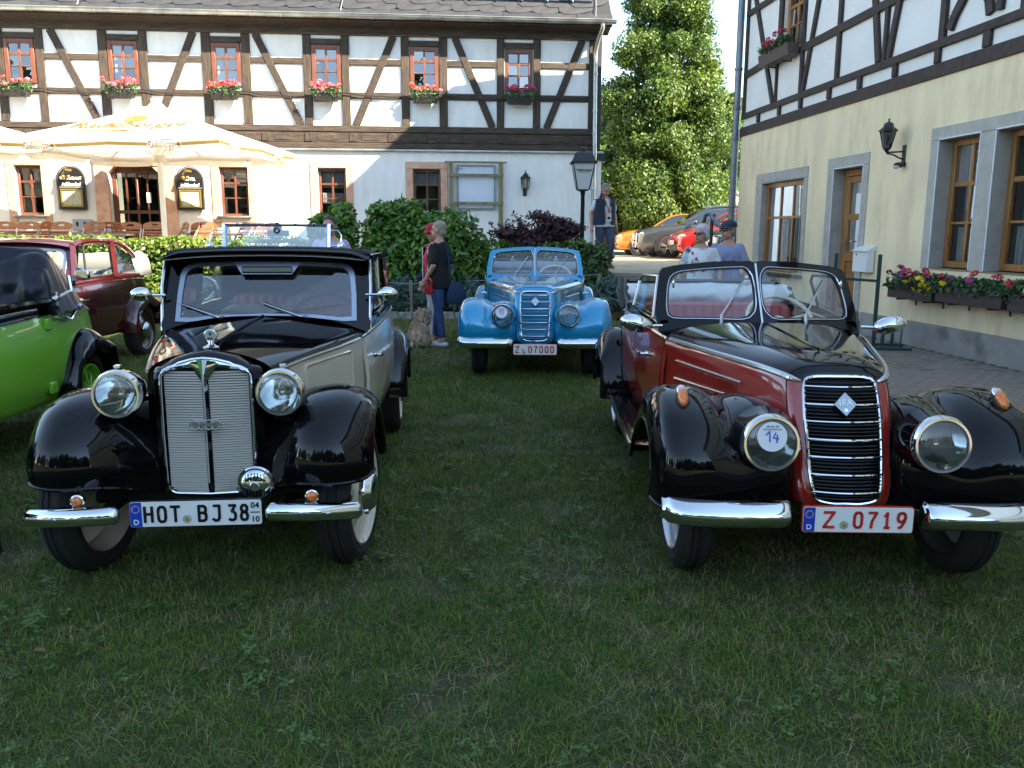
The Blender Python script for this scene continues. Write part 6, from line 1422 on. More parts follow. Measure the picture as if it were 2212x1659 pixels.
        if hero:
            # four linked rings
            rm = M('badge_pewter', (.30,.33,.32), .35, .8); c = Vector((.0,-.226,.702)); mb = MB()
            for k in range(4): mb.tube([(c.x+(k-1.5)*.028+.0205*math.cos(q),c.y,c.z+.0205*math.sin(q)) for q in np.linspace(0,6.2832,25)[:-1]], .0032, 6, closed=True)
            rg = P_('ring_badge', mb, rm)
            for k in range(4):
                mb = MB(); mb.prism([(-.012,.008),(.012,.008),(.008,-.008),(-.008,-.008)], (c.x+(k-1.5)*.028,c.y+.001,c.z), (1,0,0), (0,0,1), (0,.002,0)); P_('ring_shield', mb, rm, rg, smooth=0)
            # horn
            hc = Vector((.232,-.385,.483)); mb = MB(); mb.lathe([(.040,-.10),(.07,-.03),(.076,-.012),(.078,.0),(.072,.010),(.064,.008),(.060,.016),(.045,.024),(.022,.027),(.020,.031),(0,.032)], hc, (0,-1,0), 36); hn = P_('horn', mb, chrome)
            hd_ = lambda r_: float(np.interp(r_, [.022,.045,.060], [.027,.024,.016]))
            for k in range(7):
                for sg in (1,-1):
                    x_ = (k-3)*.0125; z0 = max(.026-.002*abs(k-3)**1.5, .016); z1 = math.sqrt(.056**2-x_*x_)-.002
                    if z1-z0 < .008: continue
                    mb = MB(); mb.bar(hc+Vector((x_,-hd_(math.hypot(x_,z0))-.0005,sg*z0)), hc+Vector((x_,-hd_(math.hypot(x_,z1))-.0005,sg*z1)), .0052,.003,up=(0,1,0)); P_('horn_slot', mb, dark_inside, hn)
            mb = MB(); mb.lathe([(.021,.0305),(.017,.034),(0,.034)], hc, (0,-1,0), 20); P_('horn_centre', mb, dull_chrome, hn)
            # mascot thermometer
            mb = MB(); mb.lathe([(.034,0),(.036,.006),(.024,.012),(.014,.018),(.011,.035)], (0,-.06,1.006), (0,0,1), 20)
            mb.lathe([(.024,-.012),(.029,-.007),(.029,.007),(.024,.0115)], (0,-.06,1.062), (0,-1,.0), 24); ms = P_('mascot', mb, chrome)
            mb = MB(); mb.lathe([(.024,.010),(0,.011)], (0,-.06,1.062), (0,-1,0), 24); P_('mascot_dial', mb, M('dial_grey', (.36,.38,.37), .3, coat=1.), ms)
            mb = MB(); mb.prism([(-.007,.009),(.007,.009),(0,-.006)], (0,-.0725,1.066), (1,0,0), (0,0,1), (0,-.001,0)); 
            for q in (-1,0,1): mb.prism(circ(.004,8), (q*.0075,-.0725,1.051), (1,0,0), (0,0,1), (0,-.001,0))
            P_('dial_mark', mb, plate_black, ms, smooth=0)
    # --- windscreen
    if ifa:
        Y = lambda x, z: 1.08+(z-.95)*.66+.10*abs(x)+.14*x*x
        oh = [(.0,.95),(.575,.93),(.582,1.08),(.553,1.27),(.535,1.30),(.46,1.318),(.25,1.342),(0,1.352)]
        ih = soft([(.016,1.020),(.30,1.023),(.475,1.018),(.516,1.028),(.524,1.08),(.508,1.21),(.485,1.262),(.43,1.287),(.2,1.308),(.016,1.316)], 2, .2); cc = (.27,1.15); n = 72
        A, B = polar(oh, cc, n), polar(ih, cc, n)
        for sx in (1,-1):
            f3 = lambda q, o2=0.: (sx*q[0], Y(q[0],q[1])+o2, q[1])
            mb = MB(); ring3(mb, [f3(q) for q in A], [f3(q) for q in B], (0,.045,.0)); P_('windscreen_frame', mb, top, smooth=35)
            mb = MB(); mb.tube([f3(q,-.003) for q in B], .0042, 6, closed=True); P_('windscreen_trim', mb, dull_chrome)
            mb = MB(); inn = [(cc[0]+(q[0]-cc[0])*.955, cc[1]+(q[1]-cc[1])*.94) for q in B]; ring3(mb, [f3(q,.002) for q in B], [f3(q,.002) for q in inn], (0,.02,0)); P_('rubber_seal', mb, rubber)
            mb = MB(); mb.add([f3(q,.012) for q in B],[tuple(range(n))]); P_('windscreen_glass', mb, car_glass, smooth=0)
            mb = MB(); mb.ball((sx*.485,1.26,1.215),(.008,.008,.026),8,6); P_('clip', mb, chrome)
        mb = MB(); mb.bar((0,1.08+.022,1.0),(0,1.08+.25,1.33),.011,.02,up=(0,1,-.6)); P_('centre_divider', mb, belt)
        for x0, x1 in ((-.22,-.08),(.26,.40)): wiper(t, (x0,Y(x0,1.05)-.03,1.05), (x1,Y(x1,1.23)-.016,1.235), (x0-.02,1.075,.99))
        mb = MB(); mb.grid([[(x,1.03+(Y(x,.96)+.03-1.03)*f,(1.015-.085*(abs(x)/.56)**2.6)*(1-f)+(.985-.045*(abs(x)/.58)**3)*f+.008*math.sin(math.pi*f)) for f in np.linspace(0,1,5)] for x in np.linspace(-.57,.57,25)]); P_('cowl', mb, top, smooth=60)
    else:
        Y = lambda x, z: 1.09+(z-.96)*.45+.10*x*x
        O_ = [(-.56,.90),(-.3,.985),(0,.995),(.3,.985),(.56,.90),(.592,.98),(.59,1.2),(.578,1.36),(.55,1.388),(.3,1.398),(0,1.402),(-.3,1.398),(-.55,1.388),(-.578,1.36),(-.59,1.2),(-.592,.98)]
        I_ = [(-.512,.992),(-.3,1.018),(0,1.028),(.3,1.018),(.512,.992),(.508,1.15),(.497,1.27),(.475,1.312),(.43,1.33),(.2,1.338),(0,1.34),(-.2,1.338),(-.43,1.33),(-.475,1.312),(-.497,1.27),(-.508,1.15)]
        cc = (0,1.17); n = 120; A, B = polar(O_, cc, n), polar(I_, cc, n); B2 = [(q[0]*.945, cc[1]+(q[1]-cc[1])*.865) for q in B]; f3 = lambda q, o2=0.: (q[0], Y(q[0],q[1])+o2, q[1])
        mb = MB(); ring3(mb, [f3(q) for q in A], [f3(q) for q in B], (0,.06,0)); P_('windscreen_surround', mb, top if roof != 'saloon' else body, smooth=35)
        mb = MB(); ring3(mb, [f3(q,-.008) for q in B], [f3(q,-.008) for q in B2], (0,.02,0)); P_('windscreen_frame', mb, M('satin_alloy', (.27,.30,.36), .3, .9), smooth=35)
        mb = MB(); mb.add([f3(q,.004) for q in B2],[tuple(range(n))]); P_('windscreen_glass', mb, glass_mat('veiled_glass', (.80,.85,.85), .07) if hero else car_glass, smooth=0)
        if hero:
            mb = MB(); mb.prism([(-.19,.055),(-.155,.0),(-.14,-.02),(.14,-.02),(.155,.0),(.19,.055)], (0,Y(0,1.29)-.028,1.285), (1,0,0), (0,.41,.91), (0,.02,0)); mb.box((0,Y(0,1.285)-.032,1.293),(.29,.02,.04),ch=.008); P_('mirror_housing', mb, M('satin_alloy', (.5,.5,.5)), smooth=35)
            for x0, x1 in ((-.265,-.50),(.20,-.02)): wiper(t, (x0,Y(x0,1.02)-.025,1.03), (x1,Y(x1,1.12)-.018,1.105), (x0+.03,1.075,1.022))
        mb = MB(); mb.grid([[(x,1.04+(Y(x,.98)+.02-1.04)*f,1.042-.085*(abs(x)/.55)**2.8-.012*f) for f in np.linspace(0,1,4)] for x in np.linspace(-.56,.56,21)]); P_('cowl', mb, top, smooth=60)
    # --- mirrors
    for sx in (1,-1):
        if hero:
            if ifa:
                mb = MB(); mb.tube([(sx*.565,1.12,.985),(sx*.63,1.10,.985),(sx*.66,1.10,1.0)], .010, 6); mr = P_('mirror_arm', mb, chrome); mb = MB(); mb.ball((sx*.715,1.09,1.0),(.098,.055,.050),18,10,Matrix.Rotation(R(-14*sx),3,'Y')); P_('mirror_head', mb, chrome, mr)
            else:
                mb = MB(); mb.tube([(sx*.565,1.16,1.15),(sx*.64,1.14,1.152)], .008, 6); mr = P_('mirror_arm', mb, chrome); mb = MB(); mb.ball((sx*.69,1.14,1.157),(.062,.035,.040),18,10); P_('mirror_head', mb, chrome, mr)
    # --- seats, wheel, dash
    mb = MB(); mb.box((0,1.33,.93),(1.02,.10,.14),ch=.03); P_('dashboard', mb, body if not hero else top)
    steering(t, (.26,1.66,.98), .20, sw or black_plastic, -52)
    if ifa: seat(t, (0,2.35,.56), 1.10, .46, .5, seatm, 16, 'rear_seat'); seat(t, (-.27,1.95,.50), .48, .36, .45, seatm, 8, 'front_seat'); seat(t, (.27,1.95,.50), .48, .36, .45, seatm, 8, 'front_seat')
    else: seat(t, (0,2.55,.56), 1.10, .50, .5, seatm, 16, 'rear_seat'); seat(t, (.27,2.02,.52), .46, .50, .45, seatm, 8, 'front_seat'); seat(t, (-.27,2.02,.52), .46, .50, .45, liner or seatm, 3, 'front_seat')
    # --- roofs
    if roof == 'closed':
        fab = M('roof_fabric_black', (.016,.016,.018), .75, bump=.3, bscale=180)
        rr_ = [(1.16,.585,1.375,1.402),(1.25,.590,1.385,1.412),(1.7,.598,1.378,1.412),(2.2,.60,1.37,1.41),(2.65,.585,1.345,1.395),(2.95,.55,1.28,1.345),(3.15,.50,1.12,1.19),(3.22,.47,.97,1.03)]
        mb = MB(); mb.grid(surf([[(w*x,y,ze+(zc-ze)*(1-abs(x)**2.6)-(.0 if abs(x) < 1 else .025)) for x in np.linspace(-1,1,13)] for y, w, ze, zc in rr_], 40, 37)); rf = P_('fabric_roof', mb, fab, smooth=60)
        mb = MB(); mb.tube([(x,Y(x,1.385)-.012+.0,1.382+.02*(1-(x/.585)**2)) for x in np.linspace(-.585,.585,21)], [.012]+[.024]*19+[.012], 8); P_('roof_lip', mb, fab, rf)
        mb = MB(); mb.grid([[(w*.97*x,y,ze+(zc-ze)*(1-abs(x)**2.6)-.03) for x in np.linspace(-1,1,9)] for y, w, ze, zc in rr_]); P_('headlining', mb, M('headlining', (.40,.38,.35), .9), rf)
        for sx in (1,-1):
            mb = MB(); mb.tube([(sx*.588,1.14,.95),(sx*.592,1.20,1.2),(sx*.585,1.26,1.34),(sx*.592,1.36,1.372),(sx*.598,2.1,1.365)], .009, 6); P_('side_trim', mb, dull_chrome)
            mb = MB(); mb.grid([[(sx*(.600),1.14,.98),(sx*.59,1.27,1.37)],[(sx*.604,1.22,.99),(sx*.592,1.33,1.37)]]); mb.bar((sx*.625,2.02,1.02),(sx*.595,2.06,1.36),.06,.02,up=(1,0,0)); mb.bar((sx*.63,1.2,1.03),(sx*.633,2.05,1.035),.02,.03)
            mb.bar((sx*.592,1.28,1.355),(sx*.598,2.7,1.35),.02,.04); mb.grid([[(sx*.625,2.62,1.0),(sx*.59,2.62,1.36)],[(sx*.56,3.0,.99),(sx*.545,2.98,1.27)],[(sx*.48,3.2,.97),(sx*.47,3.2,1.03)]]); P_('window_pillars', mb, top)
            mb = MB(); mb.bar((sx*.612,1.62,1.02),(sx*.598,1.64,1.35),.012,.012); P_('window_rail', mb, dull_chrome)
            mb = MB(); mb.add([(sx*.605,1.22,1.03),(sx*.625,2.0,1.03),(sx*.598,2.04,1.34),(sx*.592,1.32,1.34)],[(0,1,2,3)]); mb.add([(sx*.625,2.08,1.03),(sx*.62,2.62,1.0),(sx*.592,2.62,1.34),(sx*.596,2.1,1.34)],[(0,1,2,3)]); P_('side_glass', mb, car_glass, smooth=0)
        mb = MB(); mb.box((0,3.10,1.18),(.7,.02,.0001)); 
    elif roof == 'open':
        lin = liner; fab = M('hood_cloth', (.05,.05,.055), .85, bump=.4, bscale=60); r_ = random.Random(5)
        G = []
        for i, x in enumerate(np.linspace(-.60,.60,41)):
            w1 = .012*math.sin(x*21+1)+.009*math.sin(x*43); G.append([(x*1.0,2.66,.965),(x,2.62-.02*math.sin(x*17),1.005+w1*.6),(x*1.02,2.60,1.055+w1),(x*1.02,2.64+w1,1.10+.6*w1),(x,2.70,1.128+.5*w1-.015*abs(x)),(x*.98,2.82,1.14-.02*abs(x)),(x*.96,3.0,1.10-.04*abs(x)),(x*.9,3.12,1.0)])
        mb = MB(); mb.grid(surf(G, 61, 29)); P_('folded_hood', mb, lin, smooth=70)
        mb = MB(); mb.grid([[(x*.93,y,z+.008) for y, z in ((2.76,1.142),(2.85,1.155),(3.02,1.12),(3.16,.99),(3.2,.92))] for x in np.linspace(-.62,.62,15)]); P_('hood_outer', mb, fab, smooth=60)
        for sx in (1,-1):
            mb = MB(); mb.tube([(sx*.60,2.55,.99),(sx*.61,2.66,1.10),(sx*.58,2.9,1.12)], .022, 7); mb.tube([(sx*.61,2.45,1.0),(sx*.62,2.62,1.06)], .012, 6); P_('hood_bow', mb, black_plastic)
            mb = MB(); mb.box((sx*.30,2.70,1.15),(.05,.03,.03),ch=.006); mb.ball((sx*.30,2.70,1.185),.014,8,6); P_('hood_clamp', mb, chrome)
            if glass_up and hero:
                dx_ = .07 if sx > 0 else 0; mb = MB(); gl = [(sx*(.60-dx_*.6),1.24,1.02),(sx*(.635-dx_*.6),1.95,1.035),(sx*(.615-dx_),1.95,1.20),(sx*(.585-dx_),1.86,1.24),(sx*(.56-dx_),1.40,1.255)]; a_g, b_g, c_g = np.linalg.solve(np.array([[1,gl[q][1],gl[q][2]] for q in (0,1,3)]), np.array([gl[q][0] for q in (0,1,3)])); gl = [(a_g+b_g*p[1]+c_g*p[2],p[1],p[2]) for p in gl]; mb.add(gl,[(0,1,2,3,4)]); P_('side_glass', mb, car_glass, smooth=0)
                mb = MB(); mb.tube(gl[1:]+[gl[0]], .010, 6); P_('side_glass_frame', mb, dull_chrome if sx < 0 else rubber)
        if hero:
            mb = MB(); mb.tube([(-.66,2.36,.98),(-.68,2.42,1.10),(-.66,2.55,1.18)], [.02,.03,.02], 7); P_('hood_hinge', mb, black_plastic)
    elif roof == 'saloon':
        # fixed frame with rolled-back fabric
        fr_ = [(1.22,.565,1.345,1.40),(1.34,.575,1.38,1.435),(1.5,.58,1.385,1.44)]
        mb = MB(); mb.grid([[(w*x,y,ze+(zc-ze)*(1-abs(x)**2.4)) for x in np.linspace(-1,1,15)] for y, w, ze, zc in fr_]); P_('roof_header', mb, body, smooth=60)
        for sx in (1,-1):
            rail = cr(np.array([(sx*.575,1.22,1.36),(sx*.585,1.4,1.40),(sx*.59,1.9,1.41),(sx*.575,2.35,1.36),(sx*.55,2.7,1.22),(sx*.545,2.95,.98)]), 24); mb = MB(); mb.tube(rail, .032, 8); P_('roof_rail', mb, body)
            mb = MB(); mb.bar((sx*.635,2.02,1.0),(sx*.592,2.05,1.40),.05,.05); mb.bar((sx*.60,1.17,1.0),(sx*.575,1.24,1.37),.05,.05); P_('window_pillar', mb, body)
            mb = MB(); mb.bar((sx*.61,1.40,1.0),(sx*.587,1.42,1.38),.018,.018); P_('quarter_divider', mb, dark_inside)
            mb = MB(); mb.add([(sx*.605,1.2,1.0),(sx*.632,2.0,1.0),(sx*.592,2.03,1.37),(sx*.58,1.28,1.35)],[(0,1,2,3)]); mb.add([(sx*.632,2.07,1.0),(sx*.575,2.85,1.0),(sx*.56,2.6,1.24),(sx*.588,2.1,1.36)],[(0,1,2,3)]); P_('side_glass', mb, car_glass, smooth=0)
        mb = MB(); lin = liner
        mb.grid(surf([[(x,2.75,.98),(x,2.70,1.08),(x,2.72,1.20),(x,2.82,1.25+.012*math.sin(x*13)),(x,2.95,1.24),(x,3.08,1.16),(x,3.12,.98)] if abs(x) < .6 else [(x,2.80+.045*q_,.98+.0*q_) for q_ in range(7)] for x in (-.61,-.585,-.5,-.4,-.3,-.2,-.1,0,.1,.2,.3,.4,.5,.585,.61)],57,21)); P_('rolled_roof', mb, lin, smooth=70)
        for sx in (.42,-.42):
            mb = MB(); mb.tube([(sx,2.735,1.0),(sx,2.685,1.08),(sx,2.70,1.2),(sx,2.82,1.27),(sx,2.96,1.26)], .014, 6); P_('roof_strap', mb, M('tan_leather', (.42,.16,.04), .6))
        mb = MB(); mb.tube([(.56,1.18,1.04),(.66,1.12,1.06)], .008, 6); mr = P_('mirror_arm', mb, chrome); mb = MB(); mb.box((.72,1.10,1.07),(.15,.05,.10),ch=.015); P_('mirror_head', mb, chrome, mr)
    elif roof == 'cover':
        cv = M('tonneau_leatherette', (.006,.007,.013), .33, spec=.35, bump=.4, bscale=14); G = []
        for x in np.concatenate([[-.66], np.linspace(-.65,.65,43), [.66]]):
            wv = .030*abs(math.sin(x*11+.5))-.015+.018*abs(math.sin(x*23+1))+.03*math.sin(x*6.); e = 1-(abs(x)/.66)**16
            hk = 1-.16*max(0,(.55-x)/1.2)
            if abs(x) > .655: G.append([(x*1.06,y_,z_) for y_, z_ in ((2.14,.94),(2.16,.945),(2.25,.95),(2.35,.955),(2.5,.955),(2.65,.95),(2.9,.94),(3.04,.93))]); continue
            G.append([(x*1.02,2.12,.965-.03*(1-e)),(x*1.03,2.10+wv,1.06),(x*1.0,2.16+wv*1.2,1.20+wv*.5),(x*.97,2.30+wv,(1.33*e+1.22*(1-e)-.95)*hk+.95+wv*.4),(x*.95,2.45,(1.405*e+1.24*(1-e)-.95)*hk+.95+.02*math.sin(x*9)),(x*.92,2.66,(1.36*e+1.18*(1-e)-.95)*hk+.95),(x*.9,2.95,1.15),(x*.86,3.08,.95)])
        Gs = surf(G, 130, 60); fz = .022*np.abs(np.sin(Gs[...,0]*9+Gs[...,2]*14))+.014*np.abs(np.sin(Gs[...,0]*-13+Gs[...,2]*21+1)); Gs[...,1] -= fz*np.clip((1.42-Gs[...,2])*4,0,1); Gs[...,2] += .014*np.abs(np.sin(Gs[...,0]*7-Gs[...,1]*16)); Gs[...,1] = 2.10+(Gs[...,1]-2.10)*.62; mb = MB(); mb.grid(Gs); P_('hood_cover', mb, cv, smooth=80)
        for sx in (1,-1):
            mb = MB(); mb.tube([(sx*.665,2.42,1.20),(sx*.69,2.38,1.10),(sx*.66,2.2,1.06),(sx*.69,2.14,1.10),(sx*.70,2.12,1.02),(sx*.68,2.2,.94),(sx*.665,2.4,.90),(sx*.68,2.5,.98)], .011, 7); mb.lathe([(.02,-.01),(.02,.02),(.01,.03)],(sx*.68,2.5,.98),(sx,0,0),10); mb.lathe([(.026,-.02),(.026,.02),(.012,.035)],(sx*.675,2.13,1.06),(sx,0,0),10); P_('hood_iron', mb, chrome)
            mb = MB()
            for z in (.90,.47): mb.box((sx*.655,2.06,z),(.03,.09,.075),ch=.006)
            P_('door_hinge', mb, body)
            mb = MB(); mb.tube([(sx*.64,1.1,1.045),(sx*.655,1.7,1.05),(sx*.655,2.1,1.045)], .028, 8); P_('door_roll', mb, top)
    if pl:
        plate(t, *pl[0], **pl[1])
        mb = MB(); mb.box((pl[0][0][0],-.40,pl[0][0][2]),(.3,.10,.03)); mb.box((pl[0][0][0],pl[0][0][1]+.02,pl[0][0][2]),(pl[0][1]*.96,.012,pl[0][2]*.9)); P_('plate_bracket', mb, dark_inside)
    return t
cream = M('cream_paint', (.64,.57,.45), .22, coat=.8, var=.05, vscale=3.)
red_p = M('dark_red_paint', (.30,.014,.010), .18, coat=1.)
red_seat = M('red_leather', (.36,.055,.06), .5, bump=.15, bscale=70); grey_liner = M('white_hood_lining', (.62,.62,.64), .7, bump=.25, bscale=9); beige_trim = M('beige_trim', (.46,.43,.38), .75)
ivory_w = M('ivory_wheel', (.70,.66,.52), .35, coat=.6)
classic_car('vintage_car', 'black and cream vintage saloon with upright louvred grille and plate HOT BJ 38', (-1.315,3.66,0), R(5.0), 'dkw', cream, black_paint, black_paint, cream, M('rose_leather', (.58,.19,.16), .55, bump=.15, bscale=70), 'closed', 'disc', dull_chrome, 'vintage cars on the lawn',
  (((.012,-.475,.396), .52, .11, [('HOT',-.132,.039,.052),('BJ',.052,.039,.053),('38',.165,.037,.047)], plate_black), dict(seals=[(-.036,-.022)], small=('04','10',.231), sx=.62)), liner=beige_trim)
classic_car('vintage_car', 'red and black open vintage cabriolet with chrome-barred grille and plate Z 0719', (1.395,3.64,0), R(-1.6), 'ifa', red_p, black_paint, black_paint, M('wheel_silver', (.55,.56,.58), .3, .8), red_seat, 'open', 'silver', dull_chrome, 'vintage cars on the lawn',
  (((-.004,-.475,.386), .44, .11, [('Z',-.115,.050,.05),('0719',.085,.040,.057)], plate_red), dict(seals=[(-.055,-.022)], sx=.80)), hl_sticker=14, sw=ivory_w, liner=grey_liner)
blue_p = M('blue_metallic', (.004,.27,.50), .25, .25, coat=1., var=.12, vscale=400)
classic_car('vintage_car', 'bright blue open vintage cabriolet with plate Z 07000 parked in the second row', (.245,8.95,0), R(-1.2), 'ifa', blue_p, blue_p, blue_p, blue_p, M('grey_leather', (.16,.16,.17), .6), 'open', 'silver', dull_chrome, 'vintage cars on the lawn',
  (((.0,-.475,.335), .45, .115, [('Z-',-.155,.046,.056),('07000',.062,.040,.056)], plate_red), dict(eu=False, seals=[(-.115,-.03)], sx=.74)), hl_sticker=15, sw=ivory_w, liner=M('grey_hood_lining', (.22,.25,.30), .8), hero=False)
maroon = M('maroon_paint', (.060,.005,.006), .2, coat=1., wear=((.078,.006,.007), 2., .5))
classic_car('vintage_car', 'dark red vintage saloon with rolled-back grey roof behind the green car', (-5.18,7.62,0), R(.5), 'dkw', maroon, maroon, maroon, maroon, M('grey_leather', (.16,.16,.17), .6), 'saloon', 'silver', maroon, 'vintage cars on the lawn', liner=M('grey_roof_cloth', (.27,.265,.25), .9, bump=.3, bscale=20), hero=False)
lime = M('lime_green_paint', (.21,.52,.035), .3, coat=.7)
classic_car('vintage_car', 'lime green vintage roadster with black covered hood, cut off by the left edge', (-3.55,3.42,0), R(5.5), 'dkw', lime, black_paint, black_paint, lime, M('white_leather', (.6,.6,.58), .6), 'cover', 'wire', black_paint, 'vintage cars on the lawn', hero=False)
# ------------------------------------------------------------------ people and the dog
def fuse(name, mb, mat, parent, voxel=.012, smooth=4, label=None):
    """melt overlapping volumes into one continuous surface"""
    me = bpy.data.meshes.new(name); me.from_pydata(mb.v, [], mb.f)
    bm = bmesh.new(); bm.from_mesh(me); bmesh.ops.remove_doubles(bm, verts=bm.verts, dist=1e-5); bmesh.ops.recalc_face_normals(bm, faces=bm.faces); bm.to_mesh(me); bm.free()
    o = bpy.data.objects.new(name, me); COL.objects.link(o)
    r = o.modifiers.new('r', 'REMESH'); r.mode = 'VOXEL'; r.voxel_size = voxel; r.use_smooth_shade = True
    s = o.modifiers.new('s', 'SMOOTH'); s.iterations = smooth; s.factor = .5
    dg = bpy.context.evaluated_depsgraph_get(); me2 = bpy.data.meshes.new_from_object(o.evaluated_get(dg)); me2.name = name
    bpy.data.objects.remove(o); me2.materials.clear(); me2.materials.append(mat); me2.shade_smooth()
    q = link(name, me2, parent)
    if label: q['label'] = label
    return q
def limb(mb, pts, rs, n=10):
    mb.tube(pts, rs, n)
    for p, r in ((pts[0], rs[0]), (pts[-1], rs[-1])): mb.ball(p, r, 10, 6)
def etube(mb, rings, n=16):
    """stack of ellipses (cx,cy,cz,rx,ry)"""
    G = [[(cx+rx*math.cos(2*math.pi*j/n), cy+ry*math.sin(2*math.pi*j/n), cz) for j in range(n)] for cx,cy,cz,rx,ry in rings]
    o = len(mb.v); mb.grid(G, closed_u=True); k = len(rings); mb.f.append(tuple(o+j for j in range(n))[::-1]); mb.f.append(tuple(o+(k-1)*n+j for j in range(n)))
def hand(mb, w, d, side, curl=.35):
    """palm, four fingers and thumb from the wrist w in direction d"""
    w = Vector(w); d = Vector(d).normalized(); s_ = Vector((side,0,0)); fwd = Vector((0,-1,0)); sd = fwd-d*fwd.dot(d); sd.normalize(); pn = d.cross(sd)
    mb.bar(w-d*.01, w+d*.09, .075, .028, up=tuple(pn)); mb.ball(w+d*.05, (.03,.036,.045), 8, 6)
    for k in range(4):
        b = w+d*.085+sd*(.028-.019*k); L_ = (.068,.078,.072,.055)[k]; c = pn*(-side*curl)
        mb.tube([b, b+(d+c*.3)*L_*.5, b+(d+c*.9)*L_*.95], [.0095,.009,.007], 7)
    b = w+d*.025+sd*.034; mb.tube([b, b+(d*.7+sd*.6)*.035, b+(d*.95+sd*.45)*.062], [.012,.0105,.008], 7)
skin = M('skin', (.46,.24,.16), .5, var=.08, vscale=20); eye_w = M('eye_dark', (.05,.04,.035), .2); lip = M('lip', (.34,.12,.10), .5); shades = M('sunglasses', (.01,.01,.012), .08, coat=1.)
def person(label, loc, rz, H, P, top_m, bot_m, shoe_m, hair_m, hair='short', build=1., head_turn=0., head_tilt=0., sleeve=.5, group=None, shirt_len=.86, glasses=False, female=False, cap=None, trouser_end=.10, vest=None):
    t = thing('person', label, 'person', loc, rz, group); s = H/1.70; b = build
    J = dict(sl=(.182,0,1.385),sr=(-.182,0,1.385),el=(.262,.04,1.12),er=(-.262,.04,1.12),wl=(.285,-.05,.88),wr=(-.285,-.05,.88),hl=(.09,0,.92),hr=(-.09,0,.92),kl=(.10,-.01,.50),kr=(-.10,-.01,.50),al=(.105,.02,.085),ar=(-.105,.02,.085)); J.update(P)
    J = {k: Vector(v)*s for k, v in J.items()}; S = lambda *v: tuple(x*s for x in v)
    w = .95 if female else 1.
    hc = Vector((0,-.015-.05*math.sin(head_tilt),1.585-.02*abs(head_tilt)))*s; HR = Matrix.Rotation(head_turn, 3, 'Z') @ Matrix.Rotation(head_tilt, 3, 'X')
    hp = lambda x, y, z: tuple(hc + HR @ (Vector((x,y,z))*s))
    mb = MB()
    etube(mb, [(0,0,.86*s,.15*s*b*w,.10*s*b),(0,0,.95*s,.165*s*b,.115*s*b),(0,0,1.06*s,.14*s*b*w,.10*s*b),(0,-.005*s,1.22*s,.155*s*b*w,.11*s*b),(0,0,1.34*s,.165*s*w,.10*s),(0,.005*s,1.42*s,.12*s,.08*s),(0,.01*s,1.46*s,.055*s,.055*s)])
    mb.tube([S(0,.012,1.42), tuple((Vector(S(0,.005,1.50)))), hp(0,.015,-.05)], [.058*s,.052*s,.055*s], 10)
    mb.ball(hp(0,.012,.025), S(.076,.094,.098), 16, 12, HR); mb.ball(hp(0,-.018,-.045), S(.058,.070,.066), 14, 10, HR); mb.ball(hp(0,-.055,-.088), S(.030,.024,.020), 10, 6, HR)
    mb.tube([hp(0,-.084,.022),hp(0,-.104,-.012),hp(0,-.108,-.026),hp(0,-.090,-.034)], [.007*s,.011*s,.014*s,.010*s], 8)
    mb.ball(hp(0,-.084,-.056), S(.026,.012,.010), 10, 6, HR); mb.ball(hp(.032,-.076,.034), S(.022,.012,.008), 8, 5, HR); mb.ball(hp(-.032,-.076,.034), S(.022,.012,.008), 8, 5, HR)
    for q in (1,-1): mb.ball(hp(q*.078,.012,-.005), S(.011,.020,.032), 8, 6, HR)
    for q in 'lr':
        sd = 1 if q == 'l' else -1
        limb(mb, [J['s'+q], J['s'+q].lerp(J['e'+q],.5), J['e'+q]], [.043*s*w,.043*s*w,.038*s*w]); limb(mb, [J['e'+q], J['e'+q].lerp(J['w'+q],.35), J['w'+q]], [.038*s*w,.037*s*w,.025*s*w])
        hand(mb, J['w'+q], J['w'+q]-J['e'+q], sd); limb(mb, [J['h'+q], J['k'+q], J['a'+q]], [.075*s*b,.05*s,.036*s])
        limb(mb, [J['a'+q], J['a'+q]+Vector((0,-.08,-.045))*s, J['a'+q]+Vector((0,-.15,-.055))*s], [.036*s,.034*s,.024*s])
    body = fuse('body', mb, skin, t, .0085, 2)
    mb = MB()
    for q in (1,-1): mb.ball(hp(q*.031,-.083,.018), S(.012,.006,.006), 8, 6, HR)
    part('eyes', mb, eye_w, body); mb = MB(); mb.ball(hp(0,-.094,-.058), S(.022,.006,.006), 8, 5, HR); part('mouth', mb, lip, body)
    if glasses:
        mb = MB()
        for q in (1,-1):
            mb.ball(hp(q*.034,-.094,.018), S(.028,.008,.021), 12, 8, HR); mb.tube([hp(q*.058,-.088,.024),hp(q*.078,-.03,.022),hp(q*.080,.02,.012)], .004*s, 5)
        mb.tube([hp(-.02,-.100,.024),hp(.02,-.100,.024)], .004*s, 5); part('sunglasses', mb, shades, t)
    # shirt
    mb = MB(); g = .022*s; L0 = shirt_len
    etube(mb, [(0,0,L0*s,.175*s*b*w+g,.125*s*b+g),(0,0,.97*s,.165*s*b+g,.115*s*b+g),(0,-.01*s,1.08*s,(.150 if not female else .145)*s*b+g,.112*s*b+g),(0,-.02*s if female else -.012*s,1.24*s,.145*s*b*w+g,(.125 if female else .118)*s*b+g),(0,0,1.33*s,.148*s*w+g,.10*s+g),(0,.005*s,1.395*s,.122*s+g*.7,.075*s+g*.7),(0,.008*s,1.428*s,.095*s+g*.5,.066*s+g*.5),(0,.012*s,1.437*s,.080*s,.070*s)])
